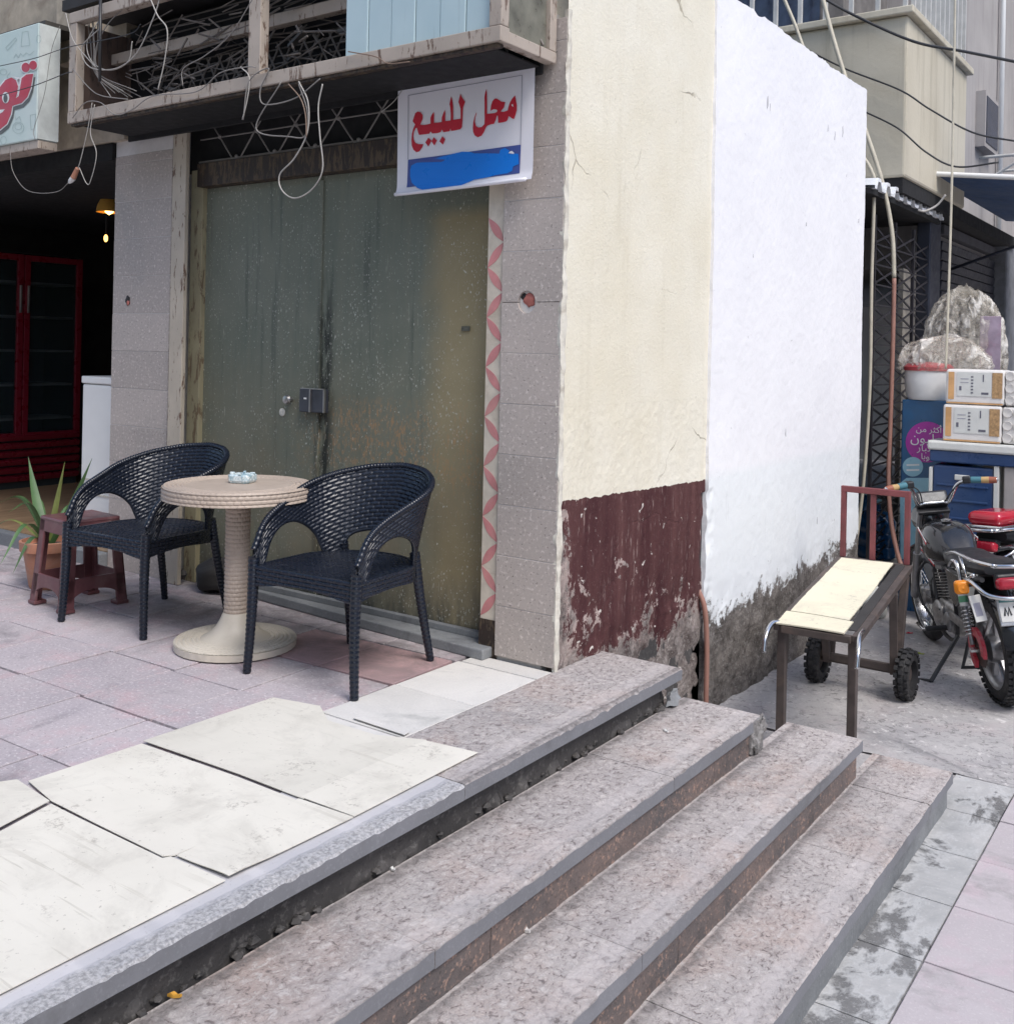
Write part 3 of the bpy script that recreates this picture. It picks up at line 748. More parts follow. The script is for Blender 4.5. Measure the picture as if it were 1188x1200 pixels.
mb.bb(-.30, -.03, .05, WB, STREET, 5.2)
mb.bb(-3.15, -.30, .16, WB, 2.75, 5.2)
ob('side_wall', mb, MAT['side_wall'], shop, smooth=60)
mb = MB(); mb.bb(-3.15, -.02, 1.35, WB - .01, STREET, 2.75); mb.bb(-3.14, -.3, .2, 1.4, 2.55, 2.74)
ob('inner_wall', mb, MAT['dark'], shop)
# rough cream mortar seam at the corner between tiles and side wall
nn = 260; zs = np.linspace(.0, 2.75, nn); rows = []
for a, (dx, dy) in enumerate([(-.012, .004), (.006, -.001), (.014, .012), (.010, .030), (-.004, .036)]):
    j = (fbm(zs * 18, zs * 0 + a * 3.1, 4, 90 + a) - .5) * .012
    rows.append(np.stack([dx - .007 + j * 1.1, dy * .8 + j * 1.3, zs], -1))
mb = MB(); mb.grid(np.stack(rows, 0)); ob('corner_mortar', mb, MAT['plaster_edge'], shop, smooth=50)

TP = .2175 * 1.0
HOLE = gy(617, 352, 0.0)
def tiled_pillar(xa, xb, z_first, nrow, hole=None, skip_top=None, zmax=2.47, lab=None):
    p = empty('pillar', ((xa + xb) / 2, .05, 0)); p.parent = shop; p.location = p.location - shop.location
    mb = MB(); mb.bb(xa + .004, xb - (.004 if hole is None else .075), .0025 if hole is None else .016, .16, -.02, 2.75)
    if hole is None: ob('pillar_core', mb, MAT['grout'], p)
    else: ob('pillar_core', mb, MAT['grout'], p)
    g = .0016
    if hole is not None:
        for k in range(1, nrow):
            if abs(z_first + k * TP - hole[1]) < .02: continue
            mb = MB(); mb.bb(xa + .004, xb - .004, .0022, .014, z_first + k * TP - .0014, z_first + k * TP + .0014); ob('grout_line', mb, MAT['grout'], p)
    for k in range(nrow):
        za = z_first + k * TP; zb = min(za + TP, zmax)
        if zb - za < .03: continue
        za2, zb2 = za + g, zb - g
        if k == 0: za2 = max(.003, za2)
        if hole is not None and za - .04 < hole[1] < zb + .04:
            hx, hz, hr = hole; poly = []
            if hz > (za + zb) / 2:          # notch in the top edge
                arc = [(hx + hr * math.cos(a), hz + hr * 1.08 * math.sin(a)) for a in np.linspace(0, -math.pi, 14)]
                arc = [(x, min(z, zb2)) for x, z in arc]
                poly = [(xa + g, za2), (xb - g, za2), (xb - g, zb2)] + arc + [(xa + g, zb2)]
            else:
                arc = [(hx + hr * math.cos(a), hz + hr * 1.08 * math.sin(a)) for a in np.linspace(math.pi, 0, 14)]
                arc = [(x, max(z, za2)) for x, z in arc]
                poly = [(xa + g, za2)] + arc + [(xb - g, za2), (xb - g, zb2), (xa + g, zb2)]
            mb = MB(); mb.prism([(x, .0, z) for x, z in poly], (0, .017, 0)); ob('tile', mb, MAT['pillar_tile'], p)
        else:
            mb = MB(); mb.bb(xa + g, xb - g, random.uniform(-.0012, .0008), .017, za2, zb2)
            ob('tile', mb, MAT['pillar_tile'], p, bevel=.0015, seg=1)
    if hole is not None:
        hx, hz, hr = hole
        mb = MB(); mb.prism([(hx + hr * .98 * math.cos(a), .0135, hz + hr * 1.05 * math.sin(a)) for a in np.linspace(0, 2 * math.pi, 24, endpoint=False)], (0, .004, 0)); ob('hole_plaster', mb, MAT['grout'], p)
        mb = MB(); mb.blob((hx + hr * .18, .012, hz + hr * .2), (hr * .66, .006, hr * .6), 3, .12, 26); ob('bare_brick', mb, MAT['brick_red'], p, smooth=True)
        mb = MB(); mb.blob((hx - hr * .42, .0135, hz + hr * .5), (hr * .4, .004, hr * .34), 4, .12, 24); ob('hole_shadow_patch', mb, MAT['dark'], p, smooth=True)  # dark patch painted as the shadow inside the hole
    return p
MAT['brick_red'] = simple('brick_red', (.48, .16, .13), .8, var=.3, bump=.5)
tiled_pillar(-.312, -.004, .015, 13, (HOLE.x, .015 + 7 * TP, .045), zmax=2.72)
LX0 = gy(131, 400).x; LX1 = gy(198, 400).x
jz = gy(160, 500).z
pl = tiled_pillar(LX0, LX1, jz - math.floor(jz / TP) * TP - TP, 14, None, zmax=2.42)
hp = gy(150, 352); mb = MB(); mb.blob((hp.x, -.0012, hp.z), (.022, .004, .026), 4, .25, 12); ob('chipped_hole', mb, MAT['dark'], pl, smooth=True)
mb = MB(); mb.blob((hp.x + .006, -.003, hp.z - .012), (.012, .004, .014), 6, .25, 12); ob('bare_brick', mb, MAT['brick_red'], pl, smooth=True)

# post, jamb, door
DY = .105                                     # door plane
def gd(px, py): return gy(px, py, DY)
mb = MB(); xA = gy(198, 400, -.03).x; xB = gy(213.5, 400, -.03).x
mb.bb(xA, xB, -.03, -.004, .0, 2.50); ob('door_post', mb, MAT['post'], shop, bevel=.004)
mb = MB(); mb.bb(gy(220.5, 400, .075).x, gy(234, 400, .075).x, .075, .125, .0, 2.3); ob('door_jamb', mb, MAT['jamb'], shop, bevel=.003)
mb = MB(); mb.bb(xB - .01, -2.2, .135, .16, 0, 2.75); mb.bb(-2.3, -.30, .17, .2, 0, 2.75); ob('door_backing', mb, MAT['black'], shop)
XL, XM, XR = gd(233, 400).x, gd(373.5, 450).x, gd(578, 500).x
ZT = gd(377, 206).z; ZB = .045
door = empty('metal_door', ((XL + XR) / 2, DY, ZB)); door.parent = shop; door.location -= shop.location
def leaf(xa, xb, sd):
    xs = np.linspace(xa, xb, 60); zs = np.linspace(ZB, ZT, 110); XX, ZZ = np.meshgrid(xs, zs, indexing='ij')
    YY = DY + .006 * (fbm(XX * 1.8, ZZ * 1.5, 3, sd) - .5) + .0015 * (fbm(XX * 9, ZZ * 9, 3, sd + 4) - .5)
    mb = MB(); mb.grid(np.stack([XX, YY, ZZ], -1)); mb.bb(xa, xb, DY + .006, DY + .03, ZB, ZT)
    return ob('door_leaf', mb, MAT['door'], door, smooth=40)
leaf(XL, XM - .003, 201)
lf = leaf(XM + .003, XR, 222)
mb = MB(); mb.bb(XM - .012, XM + .012, DY - .009, DY + .004, ZB + .02, ZT - .02); ob('meeting_strip', mb, MAT['door'], door, bevel=.004)
# lock box, knob, keyhole disc
MAT['lock'] = simple('lock_box_steel', (.065, .07, .085), .45, .3, var=.3); MAT['steel'] = simple('worn_steel', (.42, .41, .40), .35, .9)
a = gd(358, 455); b = gd(385, 484)
lk = empty('lock', (a.x, DY, b.z)); lk.parent = door; lk.location = Vector((a.x, DY, b.z)) - ORG[door.name]
mb = MB(); mx = a.x + (b.x - a.x) * .45
mb.bb(a.x, mx - .001, DY - .042, DY, b.z, a.z); mb.bb(mx + .001, b.x, DY - .034, DY, b.z, a.z); ob('lock_case', mb, MAT['lock'], lk, bevel=.004)
mb = MB()
for (x_, z0, z1, d) in ((mx, b.z, a.z, .0435), (b.x - .002, b.z, a.z, .0355)): mb.bb(x_ - .004, x_ + .003, DY - d, DY - d + .012, z0 + .001, z1 - .001)
mb.bb(a.x + .003, b.x - .004, DY - .037, DY - .02, a.z - .001, a.z + .004)
ob('lock_edge', mb, MAT['steel'], lk)
mb = MB(); c = gd(365, 466.5); mb.bb(c.x - .010, c.x + .008, DY - .0445, DY - .04, c.z - .004, c.z + .004); ob('key_slot', mb, MAT['white'], lk)
k = gd(342, 468); mb = MB(); mb.lathe([(.012, 0), (.012, .018), (.02, .022), (.026, .034), (.02, .046), (0, .05)], 18, (0, 0, 0), 'Y'); 
mb.v = [(x + k.x, DY - y, z + k.z) for x, y, z in mb.v]; ob('door_knob', mb, MAT['steel'], door, smooth=40)
k = gd(331, 483); mb = MB(); mb.lathe([(.021, 0), (.021, .004), (.015, .007), (0, .007)], 18, (0, 0, 0), 'Y')
mb.v = [(x + k.x, DY - y, z + k.z) for x, y, z in mb.v]; ob('keyhole_cover', mb, MAT['plaster_edge'], door, smooth=40)
k = gd(548, 385); mb = MB(); mb.bb(k.x - .03, k.x + .016, DY - .0075, DY - .0045, k.z - .011, k.z + .011); ob('stencil_mark', mb, MAT['stencil'], door)
# patterned strip between door and pillar: cream with rosy petals
SX0, SX1 = gy(568, 500, .01).x - .004, -.3125
MAT['strip'] = simple('strip_cream', (.60, .54, .45), .5, dirt=(.35, .28, .2), dirt_amt=.6, scale=14)
MAT['petal'] = simple('petal_rose', (.56, .23, .23), .5, var=.2, dirt=(.45, .33, .27))
sx = shop
mb = MB(); mb.bb(SX0, SX1, .012, .13, .0, 2.30); st = ob('patterned_strip', mb, MAT['strip'], sx)
mb = MB(); w = SX1 - SX0; H = .1085 * 2
for k in range(-1, 9):
    zc = .28 + k * H
    for s in (0, 1):
        pts = []
        for u in np.linspace(0, 1, 9):           # petal: lens between the centre point and the edge point
            pts.append((u, math.sin(math.pi * u) * .036))
        A0 = Vector((SX1, 0, zc)); A1 = Vector((SX0, 0, zc + (H / 2 if s == 0 else -H / 2)))
        d = A1 - A0; L = d.length; d.normalize(); nrm = Vector((-d.z, 0, d.x))
        lens = [A0 + d * L * u + nrm * h * .55 for u, h in pts] + [A0 + d * L * u - nrm * h * .55 for u, h in pts[::-1][1:-1]]
        lens = [Vector((min(max(q.x, SX0 + .001), SX1 - .001), .0105, q.z)) for q in lens]
        if zc > 1.9 or zc < .12: continue
        mb.prism(lens, (0, .002, 0))
ob('petal_print', mb, MAT['petal'], st)
mb = MB(); mb.bb(SX0 - .004, SX1 + .0, .008, .012, .0, .16)
ob('strip_broken_foot', mb, MAT['lintel'], st)
# threshold kerb in front of the door
mb = MB(); mb.prism([(-2.45, .13, 0), (-2.45, .085, 0), (-1.3, -.005, 0), (-.33, -.06, 0), (-.33, .13, 0)], (0, 0, .046)); ob('threshold', mb, MAT['riser_grey'], shop, bevel=.006)
mb = MB(); mb.bb(-2.3, -.36, .068, .1, .046, .075); ob('door_sill', mb, MAT['riser_grey'], shop, bevel=.003)
for (px, py, s) in ((228, 672, .045), (213, 676, .03), (241, 684, .03)):
    p_ = gz(px, py, .03); mb = MB(); mb.blob((p_.x, p_.y, .03 + s * .5), (s, s * .8, s * .9), px, .25, 10); ob('rubble_stone', mb, MAT['grout'] if s > .04 else MAT['rubble'], None, smooth=40, label={228: 'whitish lump of rubble by the foot of the door jamb', 213: 'dark lump of rubble beside the wooden door post', 241: 'small dark rubble lump at the door sill'}[px], cat='rubble', group='rubble at the door')
# lintel, fanlight grille, black above
mb = MB(); mb.bb(-2.44, SX0, .04, .12, ZT + .002, ZT + .13); ob('lintel', mb, MAT['lintel'], shop, bevel=.004)
mb = MB(); mb.bb(-2.44, SX1, .03, .08, 2.555, 2.60); ob('upper_rail', mb, MAT['frame_dark'], shop, bevel=.004)
mb = MB(); mb.bb(-3.2, -.02, .12, .15, ZT + .1, 3.4); ob('dark_fanlight', mb, MAT['black'], shop)
mb = MB(); zl, zh = ZT + .135, 2.55; zm = (zl + zh) / 2 + .02
mb.tube([(-2.44, .06, zm), (SX0, .06, zm)], .004, 5)
mb.tube([(-2.44, .055, zl + .004), (SX0, .055, zl + .004)], .006, 5)
xx = -2.35; i = 0
while xx < SX0 - .1:
    mb.tube([(xx, .055, zh), (xx + .08, .055, zm), (xx + .19, .055, zl), (xx + .25, .055, zl), (xx + .36, .055, zm), (xx + .44, .055, zh)], .0045, 5)
    mb.blob((xx + .08, .055, zm), (.014, .008, .012), 3, .1, 8); mb.blob((xx + .22, .055, zl + .01), (.014, .008, .012), 3, .1, 8); xx += .30
ob('fanlight_grille', mb, MAT['wire_grille'] if 'wire_grille' in MAT else MAT['wire_grey'], shop, smooth=40)
# soffit: canopy slab sheltering the shop front behind the old sign frame
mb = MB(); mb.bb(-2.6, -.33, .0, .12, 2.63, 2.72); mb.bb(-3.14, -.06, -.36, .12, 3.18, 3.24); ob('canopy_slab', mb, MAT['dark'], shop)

# ---- white wall next door
white = None
y1 = gx(1009, 340, 0).y; zt = gx(1013, 106, 0).z
ys = np.linspace(WB - .02, y1, 200); zs = np.linspace(STREET - .02, zt, 300)
YY, ZZ = np.meshgrid(ys, zs, indexing='ij')
lowm = ((.10 - ZZ) / .4).clip(0, 1)
XX = .012 + .012 * (fbm(YY * 2, ZZ * 2, 4, 60) - .5) - .06 * lowm * (fbm(YY * 9, ZZ * 9, 5, 61) - .3).clip(0) + .003 * (fbm(YY * 40, ZZ * 40, 3, 62) - .5)
XX -= .05 * ((ZZ < .62) & (YY < WB + .05)) * (fbm(YY * 20, ZZ * 9, 3, 63) - .35).clip(0)
ragY = .02 * (fbm(ZZ * 6, ZZ * 0 + 3, 4, 65) - .5)
edge = (YY <= WB + .0)
P = np.stack([XX, YY + ragY * np.exp(-(YY - WB + .02) / .03), ZZ], -1)
P[:, -1, 2] += .035 * (fbm(ys * 9, ys * 0, 5, 66) - .5)
P[-1, :, 1] += .018 * (fbm(zs * 7, zs * 0, 4, 67) - .5)
mb = MB(); mb.grid(P)
back = P.copy(); back[..., 0] = -.26
n0 = P.shape[0]; 
mb.grid(np.stack([P[:, -1], back[:, -1]], 0)); mb.grid(np.stack([P[-1], back[-1]], 0)); mb.grid(np.stack([P[0], back[0]], 0)); mb.grid(back[::199, ::299])
ww = ob('white_wall', mb, MAT['white_wall'], None, smooth=50, label='tall whitewashed side wall with grey damp plaster along its foot', cat='wall')
MAT['scuff'] = simple('bare_plaster_chip', (.58, .58, .60), .9, var=.3)
rs = random.Random(4)
for (px, py, s_) in ((897, 118, .05), (900, 124, .03), (968, 150, .035), (976, 158, .045), (985, 155, .05), (1004, 258, .03), (942, 262, .02), (990, 205, .02), (918, 505, .035), (955, 610, .03), (880, 300, .015)):
    c = gx(px, py, .0); poly = []
    for i in range(9):
        a = 2 * math.pi * i / 9; r_ = s_ * rs.uniform(.35, 1.0); poly.append(Vector((0, c.y + .30 * r_ * math.cos(a), c.z + r_ * math.sin(a))))
    yi = [float(np.interp(q.y, ys, np.arange(len(ys)))) for q in poly]
    xm_ = max(XX[int(round(min(max(i, 0), len(ys) - 1))), int(round(float(np.interp(q.z, zs, np.arange(len(zs))))))] for i, q in zip(yi, poly))
    mb = MB(); mb.prism([Vector((xm_ - .001, q.y, q.z)) for q in poly], (.003, 0, 0)); ob('plaster_chip', mb, MAT['scuff'], ww)
# rusty pipe in the seam between the two walls
mb = MB(); p0 = gx(822, 745, .02); mb.tube(spline([(-.02, WB - .045, .09), (.016, WB - .04, .0), (.028, WB - .03, -.2), (.03, WB - .028, STREET)], 6), .014, 10)
ob('drain_pipe', mb, MAT['hose_rust'], None, smooth=True, label='rusty red drain pipe in the seam between maroon and white walls', cat='pipe')
# ================================================================== TERRACE FURNITURE
def weave(s, v, ps=.040, pv=.0165, amp=.0042):
    """moulded basket weave: staggered rounded strands with grooves between"""
    row = np.floor(v / pv); fv = v / pv - row
    fs = (s / ps + .5 * (row % 2)) % 1
    bx = lambda f, k: (np.sin(np.pi * f) * k).clip(0, 1)
    return amp * bx(fv, 1.35) * (.25 + .75 * bx(fs, 1.9))
MAT['rattan'] = None
def rattan_mat(name, a, b, rough, dust=None, amt=.2):
    t = NT(name)
    col = t.mix(t.ramp(t.noise(4, 5), .3, .7), a, b)
    if dust: col = t.mix(t.ramp(t.noise(13, 8, .75), .52, .72, 0, amt), col, dust)
    t.color(col); t.rough(t.ramp(t.noise(18, 5), .3, .7, rough - .06, rough + .10)); t.b.inputs['Specular IOR Level'].default_value = .5
    t.bump(t.noise(1, 3, .5, vec=t.mapped((90, 90, 700))), .15, .001)
    return t.m
MAT['rattan'] = rattan_mat('rattan_plastic_navy_black', (.0055, .0085, .017), (.008, .012, .023), .26, (.07, .08, .10), .15)
MAT['rattan_beige'] = rattan_mat('rattan_plastic_beige', (.42, .345, .285), (.49, .41, .345), .5, (.24, .20, .17), .45)
MAT['beige_plastic'] = rattan_mat('smooth_beige_plastic', (.56, .51, .43), (.61, .56, .48), .42, (.36, .32, .27), .3)

A_ = .270; YC = .01; B_ = .255; YF = -.265
def plan_curve():
    """arc-length table of the U-shaped plan, from the left front corner round the back to the right front"""
    pts = [(-A_, y) for y in np.linspace(YF, YC, 60)]
    pts += [(-A_ * math.cos(a), YC + B_ * math.sin(a)) for a in np.linspace(0, math.pi, 260)[1:]]
    pts += [(A_, y) for y in np.linspace(YC, YF, 60)[1:]]
    p = np.array(pts); d = np.r_[0, np.cumsum(np.hypot(*np.diff(p, axis=0).T))]
    return p, d
PC, DC = plan_curve(); LT = DC[-1]
def plan(s):
    x = np.interp(s, DC, PC[:, 0]); y = np.interp(s, DC, PC[:, 1])
    e = .004; tx = np.interp(s + e, DC, PC[:, 0]) - np.interp(s - e, DC, PC[:, 0]); ty = np.interp(s + e, DC, PC[:, 1]) - np.interp(s - e, DC, PC[:, 1])
    L = np.hypot(tx, ty) + 1e-9
    return x, y, -ty / L, tx / L          # outward normal
def smooth_interp(l, xs, ys):
    xs = np.array(xs); ys = np.array(ys); v = np.interp(l, xs, ys)
    for k in (-.022, -.011, .011, .022): v = v + np.interp(l + k, xs, ys)
    return v / 5
LH = LT / 2
RIM_X = [0, .012, .03, .06, .10, .16, .24, .34, .46, .58, LH]; RIM_Z = [.475, .515, .555, .595, .625, .652, .683, .722, .765, .795, .805]
BOT_X = [0, .045, .055, .075, .10, .14, .19, .25, .31, .355, .385, .40, .462, .475, .50, .54, .60, LH]
BOT_Z = [.39, .39, .445, .50, .540, .572, .588, .588, .565, .525, .475, .39, .39, .470, .505, .522, .532, .535]
def shell_pt(s, z):
    l = np.minimum(s, LT - s)
    x, y, nx, ny = plan(s)
    k = np.interp(l, [0, .2, .4, LH], [.012, .035, .075, .105])
    off = k * (((z - .42) / .38).clip(0, 1.2)) ** 1.25
    return x + nx * off, y + ny * off, nx, ny
def make_chair(name, label):
    root = empty(name, (0, 0, 0), label, 'chair', 'dark woven chairs at the round table')
    nu, nv = 620, 92
    s = np.linspace(0, LT, nu); l = np.minimum(s, LT - s)
    zt = smooth_interp(l, RIM_X, RIM_Z); zb = smooth_interp(l, BOT_X, BOT_Z)
    S_, V_ = np.meshgrid(s, np.linspace(0, 1, nv), indexing='ij')
    Z_ = zt[:, None] + (zb - zt)[:, None] * V_
    x, y, nx, ny = shell_pt(S_, Z_)
    h = weave(S_, (zt[:, None] - Z_))
    mb = MB()
    for sg in (1, -1):
        o = sg * (.0045 + h)
        P = np.stack([x + nx * o, y + ny * o, Z_], -1)
        mb.grid(P if sg > 0 else P[:, ::-1])
    # edges closed by beads
    back = ob('backrest', mb, MAT['rattan'], root, smooth=True)
    mb = MB(); xr, yr, nx, ny = shell_pt(s, zt)
    ring = .0135 * (1 + .10 * np.cos(np.pi * 2 * s / .011))
    mb.tube(list(zip(xr.tolist(), yr.tolist(), (zt + .004).tolist())), ring.tolist(), 10)
    ob('rim', mb, MAT['rattan'], back, smooth=True)
    mb = MB(); xr, yr, nx, ny = shell_pt(s, zb)
    mb.tube(list(zip(xr.tolist(), yr.tolist(), zb.tolist())), .0085, 8); ob('lower_bead', mb, MAT['rattan'], back, smooth=True)
    # seat: follows the plan inside the shell
    nx_, ny_ = 150, 150
    U, W = np.meshgrid(np.linspace(-1, 1, nx_), np.linspace(0, 1, ny_), indexing='ij')
    yy = YF - .005 + W * .515
    half = np.where(yy < YC, A_ + .005, (A_ + .005) * np.sqrt((1 - ((yy - YC) / (B_ + .012)) ** 2).clip(.02, 1)))
    xx = U * half
    zz = .432 - .012 * (1 - U ** 2) * np.sin(np.pi * W) + weave(xx + 5, yy + 5, .034, .0175, .0048)
    mb = MB(); mb.grid(np.stack([xx, yy, zz], -1))
    mb.grid(np.stack([xx[::10, ::10], yy[::10, ::10], zz[::10, ::10] * 0 + .415], -1))
    ob('seat', mb, MAT['rattan'], root, smooth=True)
    # apron round the seat
    loop = [(x, YF - .006) for x in np.linspace(-A_, A_, 90)] + [(PC[i, 0] * 1.02, PC[i, 1]) for i in range(len(PC) - 1, -1, -2)]
    lp = np.array(loop); d = np.r_[0, np.cumsum(np.hypot(*np.diff(lp, axis=0).T))]
    s2 = np.linspace(0, d[-1], 640); X = np.interp(s2, d, lp[:, 0]); Y = np.interp(s2, d, lp[:, 1])
    tx = np.gradient(X); ty = np.gradient(Y); L = np.hypot(tx, ty); NX, NY = ty / L, -tx / L
    front = (s2 < d[89])
    depth = np.where(front, .088 - .030 * np.sin(np.pi * (X + A_) / (2 * A_)).clip(0, 1), .078 - .022 * np.abs(np.sin((s2 - d[89]) / (d[-1] - d[89]) * np.pi * 3)))
    nv = 40; V = np.linspace(0, 1, nv)
    Zs = .438 - depth[:, None] * V[None]
    hh = weave(s2[:, None] + 0 * Zs, (.438 - Zs), .040, .0165, .0045)
    P = np.stack([X[:, None] + NX[:, None] * (.002 + hh), Y[:, None] + NY[:, None] * (.002 + hh), Zs], -1)
    Pi = np.stack([X[:, None] - NX[:, None] * .008 + 0 * Zs, Y[:, None] - NY[:, None] * .008 + 0 * Zs, Zs], -1)
    mb = MB(); mb.grid(P); mb.grid(Pi); mb.grid(np.stack([P[:, -1], Pi[:, -1]], 0)); mb.grid(np.stack([P[:, 0], Pi[:, 0]], 0))
    ob('apron', mb, MAT['rattan'], root, smooth=60)
    for sx in (-1, 1):
        for (ft, tp, r0) in (((sx * .283, -.278, 0), (sx * .270, YF + .002, .47), .0195), ((sx * .222, .292, 0), (sx * .196, .198, .47), .0185)):
            n = 150; pts = []; rr = []
            for i in range(n):
                t = i / (n - 1); p = Vector(ft).lerp(Vector(tp), t); b = math.sin(math.pi * t) * .006
                pts.append((p.x - sx * b, p.y, p.z)); f = (t * .47 / .0185) % 1
                rr.append((r0 * (.80 + .32 * t)) * (1 + .13 * math.sin(math.pi * f)))
            mb = MB(); mb.tube(pts, rr, 12); ob('leg', mb, MAT['rattan'], root, smooth=50)
    return root
def mid(*a): v = Vector((0, 0, 0)); [v.__iadd__(q) for q in a]; return v / len(a)
chA = make_chair('woven_chair', 'dark woven plastic armchair with its legs on the pale tiles before the green door')
fl, fr, rr_, rl = gz(290, 786), gz(417, 819), gz(507, 775), gz(408, 757)
chA.location = mid(fl, fr, rr_, rl) + Vector((0, -.008, .001)); chA.rotation_euler.z = math.atan2((fr - fl).y, (fr - fl).x) + R(.5)
chB = copy_tree(chA); chB['label'] = 'dark woven plastic armchair beside the maroon stool and tiled pillar'
fl, fr, rr_ = gz(73, 728), gz(168, 750), gz(262, 718)
d = (fr - fl).normalized(); n_ = Vector((-d.y, d.x, 0))
chB.location = (fl + fr) / 2 + n_ * .275 + Vector((0, 0, .001)); chB.rotation_euler.z = math.atan2(d.y, d.x)

# ---- round woven table
tb = empty('round_table', (0, 0, 0), 'round beige woven plastic table on a trumpet foot between two dark chairs', 'table')
HT = .712
def lathe_w(prof_rz, n, weaves):
    mb = MB(); prof = np.array(prof_rz)
    a = np.linspace(0, 2 * np.pi, n, endpoint=False)
    rr_ = prof[:, 0][None] + 0 * a[:, None]; zz = prof[:, 1][None] + 0 * a[:, None]
    rr_, zz = weaves(a[:, None], rr_, zz)
    mb.grid(np.stack([rr_ * np.cos(a)[:, None], rr_ * np.sin(a)[:, None], zz], -1), wrap=True); return mb
RT_ = .322
zc = np.linspace(.145, HT - .05, 190)
mb = lathe_w([(.050, z) for z in zc], 110, lambda a, r, z: (r + weave(a * .051 + 0 * z, z, .022, .0185, .0048), z)); ob('column', mb, MAT['rattan_beige'], tb, smooth=True)
zr = np.linspace(HT - .056, HT - .004, 22)
mb = lathe_w([(RT_, z) for z in zr], 420, lambda a, r, z: (r + weave(a * RT_ + 0 * z, z, .028, .0180, .005), z))
rr_t = np.linspace(RT_ + .001, .0, 120)
m2 = lathe_w([(r, HT) for r in rr_t], 420, lambda a, r, z: (r, z + np.where(r > .235, weave(a * r, r, .022, .0190, .0045), .0016 * (np.abs(r - .23) < .006) ) - .004 * (r > RT_ - .004)))
mb.add(m2.v, m2.f); mb.lathe([(RT_ - .004, HT - .056), (RT_ - .02, HT - .05), (.06, HT - .046), (.05, HT - .05)], 96)
ob('table_top', mb, MAT['rattan_beige'], tb, smooth=40)
mb = MB(); mb.lathe([(.155, .037), (.14, .045), (.11, .063), (.086, .09), (.070, .118), (.060, .142), (.056, .150), (.04, .150)], 96); ob('foot_cone', mb, MAT['beige_plastic'], tb, smooth=50)
rb = np.linspace(.262, .150, 60)
mb = lathe_w([(r, .030 + .008 * (1 - (r - .15) / .112)) for r in rb], 300, lambda a, r, z: (r, z + weave(a * r, r, .018, .0190, .005)))
mb.lathe([(.25, .002), (.262, .003), (.263, .030), (.258, .031)], 160, disp=lambda i, k, a: .0015 * (k % 4 > 1)); ob('foot_plate', mb, MAT['beige_plastic'], tb, smooth=40)
TBL = (gz(276, 757) + Vector((0, 0, 0))); tb.location = (TBL.x, TBL.y, 0.002)
# ---- ashtray: bluish marbled glass block
t = NT('ashtray_marbled_glass'); n_ = t.noise(38, 6, .7, dist=1.5)
t.color(t.mix(t.ramp(n_, .42, .6), (.28, .42, .48), (.72, .78, .78))); t.rough(.15); t.b.inputs['Coat Weight'].default_value = .4; MAT['ash'] = t.m
mb = MB(); bm = None
tr = empty('ashtray', (0, 0, 0), 'pale blue marbled glass ashtray on the round beige table', 'ashtray')
o8 = lambda r, z, ch=.3: [Vector((r * x, r * y, z)) for x, y in ((1 - ch, 1), (-1 + ch, 1), (-1, 1 - ch), (-1, -1 + ch), (-1 + ch, -1), (1 - ch, -1), (1, -1 + ch), (1, 1 - ch))]
rings = [o8(.046, 0), o8(.052, .012), o8(.052, .034), o8(.044, .040), o8(.034, .037), o8(.030, .012)]
vs_ = sum(rings, []); fs_ = [tuple(range(7, -1, -1))]
for i in range(5):
    for k in range(8): fs_.append((i * 8 + k, i * 8 + (k + 1) % 8, (i + 1) * 8 + (k + 1) % 8, (i + 1) * 8 + k))
fs_.append(tuple(40 + k for k in range(8))); mb.add(vs_, fs_); ob('bowl', mb, MAT['ash'], tr, bevel=.003)
for k in range(4):
    a = k * math.pi / 2 + .3; mb = MB(); mb.box((.045 * math.cos(a), .045 * math.sin(a), .042), (.022, .012, .010), (0, 0, a)); ob('rest_notch', mb, MAT['ash'], tr, bevel=.003)
p_ = gz(284, 566, HT); tr.location = (p_.x, p_.y, HT + .003); tr.rotation_euler.z = R(20)

# ---- maroon plastic stool
MAT['stool'] = simple('maroon_plastic', (.135, .052, .058), .38, var=.15, dirt=(.26, .19, .18), dirt_amt=.45, scale=12)
stl = empty('plastic_stool', (0, 0, 0), 'maroon plastic stool with open panel sides next to a terracotta pot', 'stool')
HS = .445; tb_, tt_ = .172, .137
def wz(z): return tb_ + (tt_ - tb_) * z / HS
mb = MB(); mb.bb(-tt_ - .004, tt_ + .004, -tt_ - .004, tt_ + .004, HS - .022, HS); ob('seat', mb, MAT['stool'], stl, bevel=.016, seg=4, smooth=30)
for k in range(4):
    Rm = Matrix.Rotation(k * math.pi / 2, 3, 'Z')
    # side panel: one board with a tall slot and an arched foot
    def q(u, z, d=0): return Rm @ Vector((u, -wz(z) + d, z))
    mb = MB()
    def strip(L):          # list of (u, z) outline -> prism inward
        f = [q(u, z) for u, z in L]; b = [q(u, z, .012) for u, z in L]; n = len(L)
        mb.add(f + b, [tuple(range(n)), tuple(range(2 * n - 1, n - 1, -1))] + [(i, n + i, n + (i + 1) % n, (i + 1) % n) for i in range(n)])
    strip([(-wz(HS - .02) + .004, HS - .075), (wz(HS - .02) - .004, HS - .075), (wz(HS - .02) - .006, HS - .012), (-wz(HS - .02) + .006, HS - .012)])
    ob('upper_band', mb, MAT['stool'], stl, bevel=.003); mb = MB()
    arch = [(.125 * math.cos(a), .045 + .055 * math.sin(a)) for a in np.linspace(math.pi, 0, 12)]
    strip([(-.15, .16), (-.155, .05)] + arch + [(.155, .05), (.15, .16)])
    ob('side_panel', mb, MAT['stool'], stl, bevel=.003)
